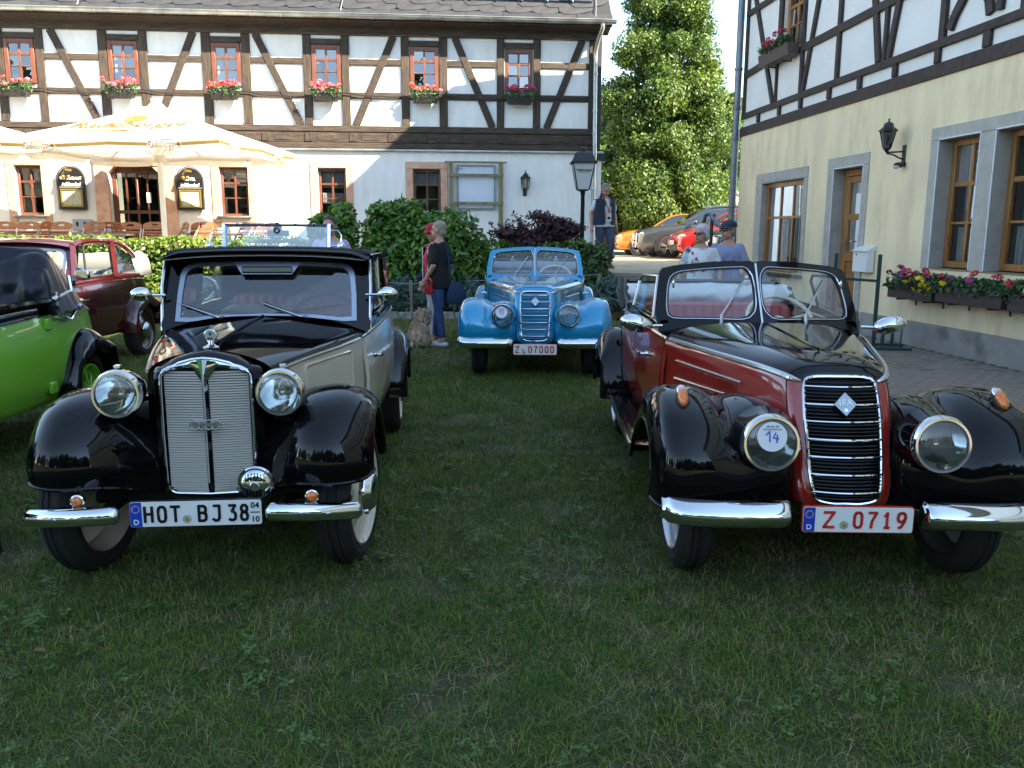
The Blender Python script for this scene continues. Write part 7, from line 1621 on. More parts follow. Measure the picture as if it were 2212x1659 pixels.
    for q in 'lr':
        e = J['s'+q].lerp(J['e'+q], min(1, sleeve*1.55)) if sleeve < .65 else J['e'+q]
        sh_ = J['s'+q]*.93+Vector((0,0,J['s'+q].z*.07-.018*s)); limb(mb, [sh_, sh_.lerp(e,.5), e], [.066*s*w,.064*s*w,.062*s*w])
        if sleeve > .65: limb(mb, [J['e'+q], J['w'+q].lerp(J['e'+q],.08)], [.056*s,.042*s])
    sh = fuse('shirt', mb, top_m, t, .012, 3)
    mb = MB(); etube(mb, [(0,0,.84*s,.165*s*b,.118*s*b),(0,0,.95*s,.172*s*b,.125*s*b),(0,0,1.02*s,.155*s*b,.115*s*b)])
    for q in 'lr':
        e = J['k'+q].lerp(J['a'+q], 1-trouser_end); limb(mb, [J['h'+q]+Vector((0,0,-.02)), J['h'+q].lerp(J['k'+q],.5), J['k'+q], J['k'+q].lerp(J['a'+q],.5), e], [.098*s*b,.085*s*b,.066*s,.060*s,.053*s])
    fuse('trousers', mb, bot_m, t, .012, 3)
    for q in 'lr':
        mb = MB(); a = J['a'+q]; mb.tube([a+Vector((0,.055,-.045))*s, a+Vector((0,-.03,-.045))*s, a+Vector((0,-.12,-.05))*s, a+Vector((0,-.185,-.058))*s], [.036*s,.042*s,.045*s,.030*s], 12)
        mb.ball(a+Vector((0,.055,-.045))*s,.036*s,10,6); mb.ball(a+Vector((0,-.185,-.058))*s,.030*s,10,6); mb.v = [(x,y,max(z, a.z-.082*s)) for x,y,z in mb.v]; part('shoe', mb, shoe_m, t)
    # hair
    mb = MB(); r = np.random.default_rng(int(abs(loc[0])*100))
    if hair == 'short':
        mb.ball(hp(0,.022,.042), S(.084,.098,.090), 16, 12, HR); mb.ball(hp(0,.055,-.02), S(.075,.06,.07), 14, 10, HR)
    else:
        mb.ball(hp(0,.020,.045), S(.092,.106,.098), 16, 12, HR); mb.ball(hp(0,.06,-.02), S(.085,.066,.085), 14, 10, HR)
        for q in (1,-1): mb.ball(hp(q*.07,.02,.0), S(.026,.06,.06), 10, 8, HR)
        for k in range(26):
            a, e_ = r.uniform(0,6.28), r.uniform(.1,1.3); mb.ball(hp(.085*math.cos(a)*math.cos(e_),.02+.098*math.sin(a)*math.cos(e_),.045+.09*math.sin(e_)), .022*s, 8, 5)
    Rinv = HR.inverted(); lv = [(Rinv @ (Vector(v)-hc))/s for v in mb.v]
    mb.v = [tuple(hc+HR @ (Vector((l.x, max(l.y, -.058+.06*max(0,(.085-l.z)/.10)), l.z))*s)) if l.z < .10 else v for v, l in zip(mb.v, lv)]
    fuse('hair', mb, hair_m, t, .009, 1)
    if cap:
        mb = MB(); mb.grid([[hp(.098*math.cos(a)*c,.015+.116*math.sin(a)*c,.055+.082*e_) for a in np.linspace(0,6.2832,25)[:-1]] for c, e_ in ((1.0,0),(1.0,.35),(.88,.75),(.55,1.02),(.05,1.12))], closed_u=True)
        mb.grid([[hp(.094*math.sin(a)*1.0,.015-.112*math.cos(a)-.065*f*math.cos(a),.058-.022*f*f) for a in np.linspace(-1.15,1.15,13)] for f in (0,.5,1)]); part('cap', mb, cap, t, smooth=60)
    if vest:
        mb = MB(); g2 = .042*s
        rows = [(z, .175*b+.010*abs(math.sin(z*math.pi/.055))) for z in np.linspace(.90,1.40,60)]
        for sgn in (1,-1):
            mb.grid([[(sgn*((rx*s)*math.sin(a)+.01*s) , -(.125*s+.02*s)*math.cos(a)*(1 if z < 1.3 else 1-.25*(z-1.3)/.1), z*s) for a in np.linspace(.30,math.pi,15)] for z, rx in rows])
        mb.grid([[(x*s,y*s,z*s) for x,y,z in ((sx_*.20,-.05,1.37),(sx_*.15,.0,1.45),(sx_*.07,.03,1.49))] for sx_ in (-1,-.99)]); 
        for q in (1,-1): mb.tube([(q*.17*s,-.08*s,1.38*s),(q*.10*s,-.05*s,1.46*s),(q*.06*s,.03*s,1.50*s),(0,.06*s,1.50*s)], .024*s, 8)
        v_ = part('quilted_vest', mb, vest, t, smooth=60); v_.modifiers.new('t','SOLIDIFY').thickness = .018
        mb = MB()
        for q in (1,-1): mb.tube([(q*.058*s,-.145*s,z*s) for z in (.92,1.1,1.3)]+[(q*.075*s,-.12*s,1.40*s)], .010*s, 6)
        part('vest_edge', mb, M('vest_red_lining', (.22,.015,.03), .7), v_)
    return t
cloth = lambda n, c, **k: M(n, c, .9, bump=.25, bscale=60, **k)
denim = cloth('denim', (.035,.065,.16), var=.3, vscale=12); denim_b = cloth('denim_grey', (.06,.085,.14), var=.3, vscale=12)
black_c = cloth('black_cotton', (.008,.008,.010), var=.2, vscale=10); white_c = cloth('white_cotton', (.62,.63,.66)); lilac_c = cloth('lilac_cotton', (.42,.33,.50)); bluegrey = cloth('blue_grey_shirt', (.25,.28,.43), var=.08, vscale=14)
white_shoe = M('white_shoe', (.62,.62,.62), .5, var=.4, vscale=60); dark_shoe = M('dark_shoe', (.02,.018,.016), .5); tan_shoe = M('tan_shoe', (.25,.13,.05), .6)
grey_hair = M('grey_hair', (.20,.19,.18), .75, var=.3, vscale=60); blond_hair = M('grey_blond_hair', (.30,.25,.18), .75, var=.3, vscale=50); white_hair = M('white_hair', (.52,.53,.54), .8, var=.25, vscale=50); dark_hair = M('dark_hair', (.035,.030,.028), .7, var=.4, vscale=50)
# woman in black with the red leash handle
px = lambda u, y: (u-1106)/1800*(y*.984+.24)
WX, WY = -.97, 11.22
person('woman in black blouse and cropped jeans, short grey-blond hair, back turned, holding red leash', (WX,WY,0), R(-112), 1.66,
 dict(al=(.12,.09,.085),ar=(-.09,-.12,.085),kl=(.11,.03,.5),kr=(-.10,-.08,.5),el=(.225,.02,1.11),wl=(.20,-.13,.90),er=(-.25,.06,1.10),wr=(-.24,-.05,1.10)), black_c, denim, white_shoe, blond_hair, 'short', 1.10, head_turn=R(8), sleeve=.5, female=True, shirt_len=.80, trouser_end=.20)
t = thing('leash', 'red dog-leash handle with thin black cord in the hand of the woman in black', 'leash', (WX-.12,WY-.27,.80), R(-20)); red_pl = M('red_plastic', (.42,.012,.02), .35)
mb = MB(); mb.tube([(.035*math.cos(a),0,.055*math.sin(a)+.07) for a in np.linspace(0,6.2832,19)[:-1]], .016, 8, closed=True); mb.lathe([(.055,-.02),(.06,-.01),(.06,.01),(.055,.02),(0,.022)], (0,0,-.03), (0,-1,0), 18); part('leash_handle', mb, red_pl, t)
mb = MB(); mb.tube([(0,0,-.06),(-.06,.02,-.28),(-.12,.04,-.46)], .004, 5); part('leash_cord', mb, black_plastic, t)
t = thing('handbag', 'dark blue shoulder bag hanging behind the woman in black', 'bag', (WX+.22,WY-.10,.58), R(20)); bagm = cloth('navy_bag', (.018,.035,.075))
mb = MB(); mb.grid([[(x*w_,y_*dd,z) for x, y_ in ((-1,-.6),(-.5,-1),(.5,-1),(1,-.6),(1,.6),(.5,1),(-.5,1),(-1,.6))] for z, w_, dd in ((0,.11,.035),(.02,.13,.05),(.14,.12,.045),(.28,.07,.03),(.30,.06,.02))], closed_u=True); part('bag_body', mb, bagm, t, smooth=60)
mb = MB(); mb.tube([(-.08,0,.33),(-.10,0,.6),(-.16,0,.86),(-.06,.02,.6),(.06,0,.33)], .010, 6); part('strap', mb, bagm, t)
prt = M('red_print', (.50,.02,.04), .85, var=.0, wear=((.6,.6,.6), 14., .60)); grid_c = cloth('white_trousers', (.55,.56,.6))
person('woman in red cap, navy cardigan and white trousers half hidden behind the woman in black', (-1.08,11.66,0), R(-62), 1.62, dict(el=(.22,.05,1.10),wl=(.2,-.02,.86),er=(-.21,.04,1.10),wr=(-.19,-.04,.86)), prt, grid_c, white_shoe, blond_hair, 'full', 1.0, head_turn=R(20), head_tilt=R(10), sleeve=.7, female=True, cap=M('red_cap', (.38,.01,.02), .8), group=None)
t = thing('cardigan', 'open navy cardigan with white piping worn by the woman in the red cap', 'cardigan', (-1.08,11.66,0), R(-62)); navy = cloth('navy_knit', (.015,.02,.05), var=.2); mb = MB(); s = 1.62/1.7
for q in (1,-1):
    mb.grid([[(q*(.205*s*math.sin(a)), -.165*s*math.cos(a)*.95, z*s) for a in np.linspace(.5,math.pi,12)] for z in np.linspace(.82,1.38,10)])
    mb.tube([(q*.185*s,0,1.39*s),(q*.24*s,.04*s,1.10*s),((.2 if q > 0 else -.2)*s,(-.07 if q > 0 else -.17)*s,.91*s)], [.08*s,.066*s,.052*s], 10)
part('knit_body', mb, navy, t, smooth=70); mb = MB()
for q in (1,-1): mb.tube([(q*.10*s,-.142*s,z*s) for z in (.82,1.1,1.38)], .008, 5)
part('white_piping', mb, white_c, t)
# the dog, sitting with its back to the camera
t = thing('dog', 'small shaggy beige dog sitting on the grass with its back turned', 'dog', (-1.24,11.05,0), R(160)); fur = M('beige_fur', (.50,.37,.25), .95, var=.35, vscale=30, island=.25); fur_d = M('dark_fur', (.22,.16,.11), .95, island=.25)
mb = MB(); mb.ball((0,.06,.13),(.14,.16,.13),14,10); mb.ball((0,-.02,.22),(.115,.12,.14),14,10); mb.ball((0,-.08,.33),(.09,.09,.11),12,8); mb.ball((0,-.13,.43),(.085,.09,.08),14,10); mb.ball((0,-.215,.41),(.04,.055,.038),10,8)
for q in (1,-1):
    limb(mb, [(q*.065,-.10,.24),(q*.07,-.13,.12),(q*.07,-.13,.03)], [.045,.032,.028]); mb.ball((q*.07,-.15,.025),(.03,.045,.025),8,6); mb.ball((q*.12,.06,.09),(.06,.11,.08),10,8); limb(mb, [(q*.13,.05,.05),(q*.13,-.06,.03)], [.035,.028])
mb.tube([(0,.2,.06),(.05,.27,.05),(.10,.28,.08)], [.035,.03,.02], 8); fuse('body', mb, fur, t, .012, 3)
for q in (1,-1):
    mb = MB(); mb.grid([[(q*(.075+.02*f),-.13+y,.47-.13*f) for y in (-.045*(1-f*.3),0,.045*(1-f*.3))] for f in (0,.4,.8,1.1)]); e = part('ear', mb, fur_d, t, smooth=60); e.modifiers.new('s','SOLIDIFY').thickness = .02
mb = MB(); mb.ball((0,-.268,.42),(.015,.012,.012),8,6); part('nose', mb, dark_inside, t); mb = MB()
for q in (1,-1): mb.ball((q*.032,-.205,.455),.011,8,6)
part('eyes', mb, eye_w, t)
BLb = [(0,.06,.13,.145,.165,.135),(0,-.02,.23,.12,.125,.14),(0,-.08,.33,.095,.095,.11),(0,-.13,.43,.09,.095,.085),(.12,.06,.09,.065,.115,.085),(-.12,.06,.09,.065,.115,.085),(.07,.26,.06,.05,.05,.05)]
C, Nn = blob_leaves(BLb, 1500, 8, .12, -.6); k = C[:,2] > .012; link('coat', quads_mesh('coat', C[k], Nn[k]*np.array([1,1,.2])+np.array([0,0,.0]), .034, fur, 3.0, 8), t)
mb = MB(); mb.tube([(.098*math.cos(a),-.085+.098*math.sin(a),.33+.02*math.sin(a)) for a in np.linspace(0,6.2832,21)[:-1]], .010, 6, closed=True); part('harness', mb, M('red_strap', (.3,.02,.03), .7), t)
# man in quilted vest coming down from the yard
t = person('grey-haired man in dark blue quilted vest and jeans looking down beside the lamp post', (1.90,17.6,TZ), R(22), 1.78, dict(kl=(.10,-.14,.52),al=(.10,-.05,.13),kr=(-.09,.0,.5),ar=(-.10,.10,.09),el=(.25,.05,1.12),wl=(.25,-.04,.86),er=(-.26,.07,1.12),wr=(-.28,.0,.86)), white_c, denim_b, tan_shoe, grey_hair, 'short', 1.12, head_tilt=R(26), head_turn=R(10), sleeve=.42, vest=cloth('quilted_navy', (.022,.032,.055)))
ly = M('lanyard_black', (.012,.012,.014), .7)
b = thing('lanyard', 'black lanyard with orange clip and white badge worn by the man in the vest', 'lanyard', (1.90,17.6,TZ), R(22))
mb = MB(); mb.tube([(-.07,-.06,1.53),(-.06,-.15,1.42),(0,-.195,1.22)], .006, 5); mb.tube([(.07,-.06,1.53),(.06,-.15,1.42),(0,-.195,1.22)], .006, 5); part('cord', mb, ly, b)
mb = MB(); mb.box((0,-.20,1.215),(.045,.012,.05)); part('clip', mb, M('clip_orange', (.75,.13,.02), .5), b); mb = MB(); mb.box((0,-.20,1.09),(.115,.006,.17)); bd = part('badge_card', mb, M('badge_card', (.66,.67,.72), .4), b); mb = MB(); mb.box((0,-.2045,1.08),(.07,.002,.05)); part('badge_print', mb, ly, bd)
# couple behind the red car
fl_c = M('patterned_blouse', (.64,.64,.68), .9, bump=.2, wear=((.03,.028,.03), 9., .52))
t = person('white-haired woman in white patterned blouse with sunglasses, left of the man in the cap', (2.40,10.75,0), R(-28), 1.61, dict(wr=(-.29,-.06,.90)), fl_c, cloth('grey_skirt', (.20,.21,.24)), white_shoe, white_hair, 'full', 1.0, head_turn=R(-25), sleeve=.52, glasses=True, female=True, shirt_len=.78)
mb = MB(); o = Vector((0,-.165,1.20)); 
for k in range(5): mb.ball((-.11+.05*k,-.158,1.06+.07*((k*3) % 4)),(.016,.012,.022),8,5)
part('red_flower_print', mb, M('red_flower_print', (.5,.02,.05), .8), t)
t = person('man in dark cap, sunglasses and blue-grey short-sleeved shirt behind the red car', (2.79,10.95,0), R(-38), 1.66, dict(er=(-.265,.03,1.11),wr=(-.25,-.10,.93)), bluegrey, cloth('grey_trousers', (.12,.12,.13)), dark_shoe, grey_hair, 'short', 1.02, head_turn=R(-22), sleeve=.50, glasses=True, cap=M('navy_cap', (.03,.035,.06), .85))
mb = MB(); mb.box((.085,-.152,1.22),(.11,.012,.11),ch=.003); part('shirt_pocket', mb, bluegrey, t); # man beside the old roadster
person('dark-haired man in lilac shirt with sunglasses standing by the old roadster', (px(722,10.3),10.3,0), R(-12), 1.70, dict(wl=(.22,-.16,1.0)), lilac_c, denim_b, dark_shoe, dark_hair, 'short', 1.1, head_turn=R(10), head_tilt=R(8), sleeve=.55, glasses=True)
# bag at the left picture edge
t = thing('cloth_bag', 'black cloth bag with red pattern standing on the lawn at the very left edge', 'bag', (-2.55,3.62,0), .1)
mb = MB(); mb.grid([[(x*w_,y_*.07,z) for x, y_ in ((-1,-1),(0,-1.2),(1,-1),(1,1),(0,1.2),(-1,1))] for z, w_ in ((0,.15),(.03,.17),(.2,.16),(.40,.13))], closed_u=True); part('bag_body', mb, black_c, t, smooth=60)
mb = MB(); mb.grid([[(x*w_,-.088*1.02+.012*abs(x),z) for x in np.linspace(-1,1,7)] for z, w_ in ((.03,.172),(.19,.162))]); part('pattern_panel', mb, M('red_pattern', (.42,.015,.05), .8, wear=((.05,.0,.005), 30., .5)), t)
# ------------------------------------------------------------------ old roadster behind the cream car
t = thing('old_roadster', 'old open roadster with flat framed windscreen behind the black and cream car', 'car', (-2.50,7.85,0), R(2.)); nb = M('roadster_blue', (.02,.035,.09), .25, coat=1.); P_ = lambda n, mb, m, par=t, **k: part(n, mb, m, par, **k)
mb = MB(); mb.grid(surf([[(0,-.05,1.0),(.13,-.05,.98),(.18,-.05,.9),(.19,-.05,.6),(.17,-.05,.45)],[(0,.5,1.03),(.2,.5,1.0),(.27,.5,.9),(.28,.5,.6),(.26,.5,.45)],[(0,1.15,1.10),(.35,1.15,1.06),(.47,1.15,.94),(.5,1.15,.6),(.46,1.15,.42)]],14,17)); m2 = mb.mirror(); mb.add(m2.v, m2.f); P_('bonnet', mb, nb, smooth=60)
mb = MB(); mb.grid([[(.47,1.15,.98),(.50,1.15,.6),(.46,1.15,.42)],[(.56,1.7,.98),(.58,1.7,.6),(.5,1.7,.4)],[(.56,2.4,.98),(.58,2.4,.6),(.5,2.4,.4)],[(.4,3.1,.9),(.42,3.1,.6),(.4,3.1,.45)],[(.0,3.2,.88),(.0,3.25,.6),(0,3.2,.45)]]); m2 = mb.mirror(); mb.add(m2.v, m2.f); P_('body_tub', mb, nb, smooth=60)
mb = MB(); mb.grid([[(x,1.14+.06*f,1.105-.05*(abs(x)/.5)**2-.02*f) for f in (0,1,2,3)] for x in np.linspace(-.5,.5,11)]); mb.box((0,1.34,1.02),(1.0,.03,.16)); P_('cowl', mb, nb)
mb = MB(); mb.box((.22,1.30,1.13),(.62,.03,.13),ch=.02); P_('wooden_dash', mb, M('walnut', (.10,.045,.022), .35, var=.4, vscale=10, stretch=(.4,4,4), coat=.5))
mb = MB(); mb.prism(rrect(.36,.5,.06,4,0,.68),(0,-.1,0),(1,0,0),(0,0,1),(0,.06,0)); P_('radiator', mb, chrome); mb = MB(); mb.prism(rrect(.30,.42,.05,4,0,.67),(0,-.105,0),(1,0,0),(0,0,1),(0,.01,0)); P_('radiator_core', mb, dark_inside)
for sx in (1,-1):
    headlamp(t, (sx*.36,-.06,.98), .125, chrome); mb = MB(); mb.tube([(sx*.36,.02,.86),(sx*.34,.05,.7),(sx*.2,.1,.66)], .02, 8); P_('headlamp_bracket', mb, black_paint)
    G = fender_pts(FD, 20, 36)*np.array([sx,1,1]); mb = MB(); mb.grid(G); P_('front_wing', mb, black_paint, smooth=60); mb = MB(); mb.grid(rear_fender_pts(2.6)*np.array([sx,1,1])); P_('rear_wing', mb, black_paint, smooth=60)
    wheel(t, sx*.6, 0, sx, 'disc', disc=nb); wheel(t, sx*.6, 2.6, sx, 'disc', disc=nb)
    mb = MB(); mb.bar((sx*.555,1.22,1.05),(sx*.565,1.30,1.60),.03,.03,up=(0,1,0)); P_('windscreen_post', mb, chrome)
    mb = MB(); mb.tube([(sx*.57,1.26,1.36),(sx*.66,1.22,1.37)], .010, 6); mr = P_('mirror_arm', mb, chrome); mb = MB(); mb.ball((sx*.70,1.21,1.36),(.045,.05,.055),14,9); P_('mirror_head', mb, chrome, mr)
    mb = MB(); mb.tube([(sx*.57,1.29,1.53),(sx*.66,1.27,1.53),(sx*.70,1.25,1.48),(sx*.70,1.23,1.40)], .007, 5); P_('mirror_stay', mb, chrome, mr)
ws = [(-.54,1.12),(.54,1.12),(.55,1.585),(-.55,1.585)]; yy = lambda z: 1.235+(z-1.1)*.145
mb = MB(); q = [(x,yy(z),z) for x, z in ws]
for a2, b2 in zip(q, q[1:]+q[:1]): mb.bar(a2, b2, .028, .022, up=(0,1,0))
fr = P_('windscreen_frame', mb, M('windscreen_frame_blue', (.20,.32,.55), .2, .9)); mb = MB(); mb.add(q,[(0,1,2,3)]); P_('windscreen_glass', mb, glass_mat('old_glass', (.72,.84,.84), .12), smooth=0)
mb = MB()
for x in (-.42,-.1,.2,.4): mb.box((x,yy(1.59)-.005,1.592),(.035,.03,.03),ch=.005)
P_('frame_clip', mb, chrome, fr)
mb = MB(); mb.box((.0,1.34,1.53),(.085,.05,.09),ch=.008); mb.lathe([(.03,0),(.034,.03),(.02,.035)],(0,1.315,1.53),(0,-1,0),14); mb.box((0,1.33,1.59),(.03,.03,.05)); P_('dash_camera', mb, black_plastic); mb = MB(); mb.box((0,1.35,1.50),(.24,.012,.07),ch=.01); P_('inside_mirror', mb, dull_chrome)
steering(t, (.25,1.62,1.10), .19, black_plastic, -40); seat(t, (0,2.2,.55), 1.0, .5, .45, M('grey_leather', (.16,.16,.17), .6), 12, 'seat')
mb = MB(); mb.grid(surf([[(x,2.7,1.0),(x,2.66,1.10+.02*math.sin(x*15)),(x,2.8,1.20+.02*math.sin(x*11)),(x,3.0,1.12),(x,3.1,.95)] for x in np.linspace(-.6,.6,15)],40,15)); P_('folded_hood', mb, M('beige_hood_cloth', (.38,.34,.25), .9, bump=.3), smooth=70)
mb = MB(); mb.box((0,1.5,.42),(.8,3.1,.1)); P_('chassis', mb, dark_inside)

# ------------------------------------------------------------------ parked modern cars
tint = M('tinted_glass', (.012,.016,.02), .04, spec=.9, coat=1.)
lamp_clear = M('lamp_clear', (.62,.65,.68), .12, .3, coat=1.); alloy = M('alloy_wheel', (.50,.51,.53), .3, .85)
def modern(name, label, loc, rz, paint, L=4.0, W=1.74, H=1.48, hood=.0, grille='small', badge=None, group='modern cars parked in the yard', rails=False):
    t = thing(name, label, 'car', loc, rz, group); P_ = lambda n, mb, m, par=t, **k: part(n, mb, m, par, **k); k = L/4.0; hw = W/2; g = H/1.48
    st = [(-.86,.50,.34,.60),(-.82,.70,.26,.70),(-.66,.80,.21,.79),(-.30,.845,.2,.875),(.15,.86,.2,.925),(.45,.865,.2,.955),(1.2,.87,.2,.985),(2.2,.87,.2,1.01),(2.8,.855,.24,1.02),(3.05,.80,.30,.96),(3.14,.66,.36,.82)]
    q = hw/.87; R_ = [[(0,y*k,zt*g+.035),(w*q*.45,y*k,zt*g+.03),(w*q*.82,y*k,zt*g+.004),(w*q*.97,y*k,zt*g-.07),(w*q,y*k,zt*g-.2 if zt > .7 else (zt+zb)/2*g),(w*q*.985,y*k,(zb+.18)*g),(w*q*.94,y*k,(zb+.05)*g),(w*q*.8,y*k,zb*g)] for y, w, zb, zt in st]
    S = surf(R_, 56, 24); mb = MB(); mb.grid(S); mb.grid(S*np.array([-1,1,1])); bd = P_('body', mb, paint, smooth=60)
    mb = MB(); mb.grid([[(x*S[0,j,0],S[0,j,1],S[0,j,2]) for x in (-1,0,1)] for j in range(24)]); mb.grid([[(x*S[-1,j,0],S[-1,j,1],S[-1,j,2]) for x in (-1,0,1)] for j in range(24)]); P_('end_panel', mb, paint)
    gs = [(.36,.73,.955,.955,.73),(.75,.735,.97,1.22,.64),(1.15,.74,.985,1.415,.585),(1.6,.745,.99,1.47,.58),(2.2,.745,1.01,1.465,.575),(2.7,.73,1.02,1.36,.56),(2.98,.70,1.02,1.12,.62),(3.05,.68,1.0,1.01,.66)]
    Q = surf([[(0,y*k,zr*g+.012),(wr*q*.6,y*k,zr*g+.006),(wr*q*.94,y*k,zr*g-.012),(wr*q*1.03,y*k,zr*g-.04 if zr-zb > .06 else zr*g-.006),((wr+wb)/2*q*1.03,y*k,(zr+zb)/2*g),(wb*q*1.03,y*k,zb*g)] for y, wb, zb, zr, wr in gs], 44, 21)
    mb = MB(); mb.grid(Q); mb.grid(Q*np.array([-1,1,1])); P_('windows', mb, tint, smooth=50)
    ys = Q[:,0,1]; i0, i1 = np.searchsorted(ys, 1.12*k), np.searchsorted(ys, 2.62*k); mb = MB(); G = Q[i0:i1,:10]+np.array([0,0,.008]); mb.grid(G); mb.grid(G*np.array([-1,1,1])); P_('roof', mb, paint, smooth=60)
    for sx in (1,-1):
        mb = MB(); rail = [Q[i,10]*np.array([sx,1,1])+np.array([sx*.006,0,.004]) for i in range(2,43,2)]; mb.tube(rail, .028, 7); P_('roof_edge', mb, paint)
        for yb in (1.72,2.5):
            i = np.searchsorted(ys, yb*k); mb = MB(); mb.tube([Q[i,j]*np.array([sx,1,1])+np.array([sx*.004,0,0]) for j in (10,14,18,20)], .03, 6); P_('pillar', mb, paint if yb > 2 else black_plastic)
        if rails:
            mb = MB(); mb.tube([Q[i,9]*np.array([sx,1,1])+np.array([0,0,.05]) for i in range(i0+2,i1-2,2)], .018, 6); P_('roof_rail', mb, dull_chrome)
            mb = MB(); mb.tube([Q[i,13]*np.array([sx,1,1])*np.array([1.005,1,1]) for i in range(4,40,2)], .010, 5); P_('window_trim', mb, chrome)
        for y in (0, 2.52*k):
            mb = MB(); mb.lathe([(.39*g,.0),(.385*g,.02),(.33*g,.02),(.30*g,-.1)], (sx*(hw-.02),y,.325*g), (sx,0,0), 32); P_('wheel_arch', mb, black_plastic)
            wt = bpy.data.objects.new('wheel', None); COL.objects.link(wt); wt.parent = t; wt.location = (sx*(hw-.10),y,.325*g); r_ = .325*g
            mb = MB(); mb.lathe([(r_-.10,-.09),(r_-.02,-.1),(r_,-.07),(r_,.07),(r_-.02,.10),(r_-.095,.105),(r_-.10,.09)], ax=(sx,0,0), n=32); part('tyre', mb, rubber, wt)
            mb = MB(); mb.lathe([(r_-.095,.09),(r_-.115,.095),(r_-.125,.05),(.05,.045),(0,.045)], ax=(sx,0,0), n=30); part('rim', mb, dark_inside, wt)
            for a in range(5):
                b = a*2*math.pi/5+.3; mb = MB()
                for d in (-.13,.13): mb.bar((sx*.075,.05*math.cos(b),.05*math.sin(b)),(sx*.092,(r_-.108)*math.cos(b+d),(r_-.108)*math.sin(b+d)),.03,.02,up=(1,0,0))
                part('spoke', mb, alloy, wt)
        # lamps
        mb = MB(); mb.ball((sx*.60*q,-.67*k,.70*g),(.19,.15,.062),14,8,Matrix.Rotation(R(-22*sx),3,'Z')); P_('headlight', mb, lamp_clear)
        mb = MB(); mb.ball((sx*.60*q,-.785*k,.395*g),(.12,.06,.045),12,8,Matrix.Rotation(R(-22*sx),3,'Z')); fg = P_('fog_lamp', mb, black_plastic); mb = MB(); mb.ball((sx*.60*q,-.83*k,.395*g),(.05,.03,.035),10,7); P_('fog_lens', mb, lamp_clear, fg)
        mb = MB(); mb.ball((sx*(hw+.10),.72*k,1.03*g),(.10,.06,.07),12,8); P_('door_mirror', mb, paint)
        for y in (.62,1.70,2.55):
            i = np.argmin(abs(S[:,10,1]-y*k)); mb = MB(); mb.tube([S[i,j]*np.array([sx,1,1])*np.array([1.002,1,1]) for j in range(8,21,2)], .005, 4); P_('door_gap', mb, dark_inside)
        mb = MB(); mb.bar((sx*(hw+.012),1.48*k,.90*g),(sx*(hw+.012),1.62*k,.905*g),.02,.025); P_('door_handle', mb, paint)
        mb = MB(); mb.bar((sx*(hw-.01),.40*k,.235*g),(sx*(hw-.01),2.15*k,.235*g),.03,.06); P_('sill', mb, black_plastic)
    if grille == 'tall':
        mb = MB(); mb.prism([(-.33,.34),(.33,.34),(.40,.55),(.34,.80),(-.34,.80),(-.40,.55)],(0,-.885*k,0),(1,0,0),(0,.06,1),(0,.08,0)); gr = P_('grille', mb, black_plastic); mb = MB(); mb.tube([(x*1.02,-.89*k+.06*z,z) for x, z in ((-.33,.34),(.33,.34),(.40,.55),(.34,.80),(-.34,.80),(-.40,.55))], .016, 6, closed=True)
        for z in (.42,.50,.58,.66,.74): mb.bar((-.36,-.895*k+.06*z,z),(.36,-.895*k+.06*z,z),.012,.02)
        P_('grille_bar', mb, chrome, gr); mb = MB()
        for c in range(4): mb.tube([((c-1.5)*.055+.04*math.cos(a),-.925*k+.045,.70+.04*math.sin(a)) for a in np.linspace(0,6.2832,17)[:-1]], .007, 5, closed=True)
        P_('ring_badge', mb, chrome, gr)
    else:
        mb = MB(); mb.prism(rrect(.62,.10,.04,3,0,.66*g),(0,-.87*k,0),(1,0,0),(0,.1,1),(0,.08,0)); gr = P_('grille', mb, black_plastic); mb = MB(); mb.bar((-.30,-.885*k+.06,.66*g),(.30,-.885*k+.06,.66*g),.02,.03)
        mb.tube([(.06*math.cos(a),-.885*k+.05,.67*g+.04*math.sin(a)) for a in np.linspace(0,6.2832,17)[:-1]], .008, 5, closed=True); P_('grille_bar', mb, chrome, gr)
        mb = MB(); mb.prism([(-.42,.26),(.42,.26),(.50,.40),(.36,.46),(-.36,.46),(-.5,.40)],(0,-.88*k,0),(1,0,0),(0,.02,1),(0,.06,0)); P_('lower_intake', mb, black_plastic)
    mb = MB(); mb.prism(rrect(.52,.11,.01,2,0,.50*g),(0,-.925*k,0),(1,0,0),(0,0,1),(0,.012,0)); pl = P_('number_plate', mb, white_plate); mb = MB()
    for x in (-.15,-.08,.02,.09,.16): mb.box((x,-.928*k,.50*g),(.035,.002,.06))
    P_('plate_lettering', mb, plate_black, pl)
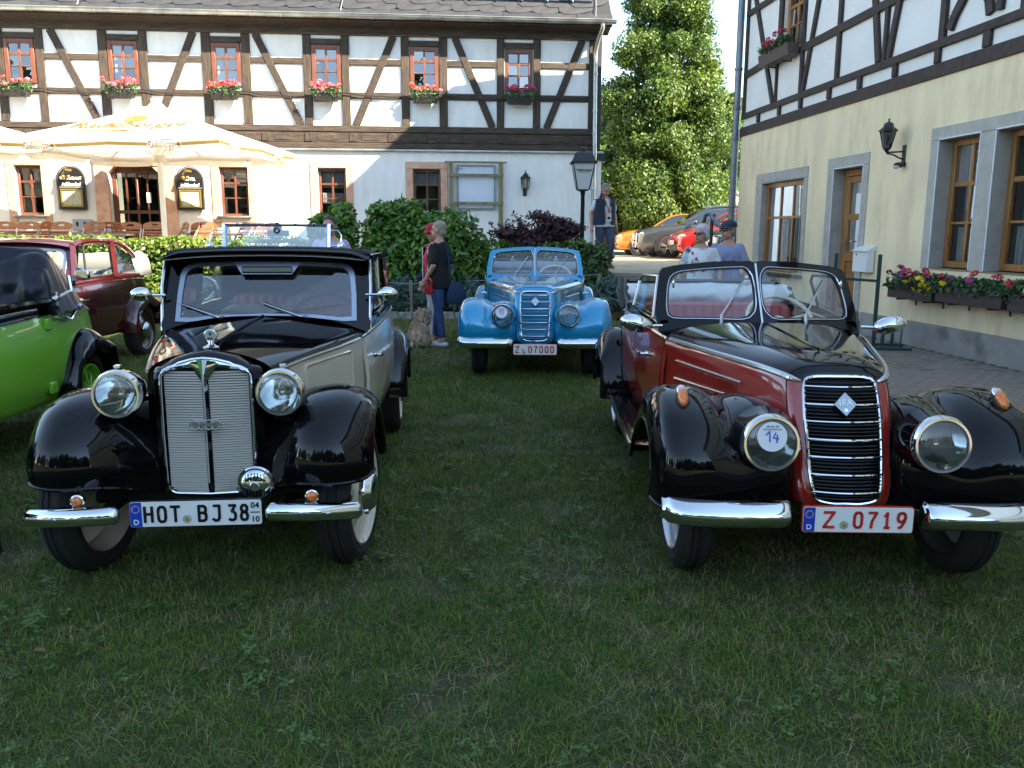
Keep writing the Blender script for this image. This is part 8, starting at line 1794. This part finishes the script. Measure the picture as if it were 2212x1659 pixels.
    mb = MB(); mb.box((0,1.1*k,.23),(W*.8,3.2*k,.12)); P_('underbody', mb, dark_inside)
    return t
cp = lambda n, c: M(n, c, .25, .35, coat=1.)
modern('parked_car', 'dark grey off-road car with tall chrome grille between the orange and the red car', (5.05,28.3,TZ), R(-90), cp('graphite_paint', (.045,.05,.058)), 4.5, 1.88, 1.66, grille='tall', rails=True)
modern('parked_car', 'copper orange hatchback parked behind the dark grey off-road car', (4.55,30.9,TZ), R(-90), cp('copper_paint', (.48,.16,.02)), 4.0, 1.73, 1.47)
modern('parked_car', 'bright red hatchback parked right of the dark grey off-road car', (5.78,26.2,TZ), R(-88), cp('bright_red_paint', (.55,.015,.012)), 3.7, 1.66, 1.52)
modern('parked_car', 'dark car with chrome-barred nose hidden behind the couple', (6.35,23.9,TZ), R(-80), cp('dark_paint', (.03,.035,.045)), 4.3, 1.8, 1.50)
modern('parked_car', 'dark brown saloon parked side-on beneath the lime tree', (3.0,33.2,TZ), R(90), cp('brown_paint', (.055,.045,.04)), 4.5, 1.8, 1.47)
# white camper behind the parked cars
t = thing('camper_van', 'white flat-roofed camper behind the parked cars by the house corner', 'camper', (9.4,36.5,TZ), R(-90)); wp = M('camper_white', (.72,.72,.70), .4)
mb = MB(); mb.box((0,2.4,1.35),(2.1,5.2,2.1),ch=.12); part('cabin', mb, wp, t); mb = MB(); mb.box((0,2.4,2.47),(2.2,5.4,.14),ch=.04); mb.box((.2,1.2,2.62),(.5,.4,.25),ch=.05); part('roof_awning', mb, wp, t)
for sx in (1,-1):
    for y in (1.2,3.2):
        mb = MB(); mb.box((sx*1.055,y,1.65),(.02,1.2,.6)); part('window', mb, tint, t)
    for y in (.6,4.2):
        mb = MB(); mb.lathe([(.33,-.1),(.35,-.05),(.35,.05),(.33,.1),(.1,.1)], (sx*.95,y,.35), (sx,0,0), 24); part('tyre', mb, rubber, t)
mb = MB(); mb.box((0,-.21,1.6),(1.7,.02,.7)); part('front_window', mb, tint, t)
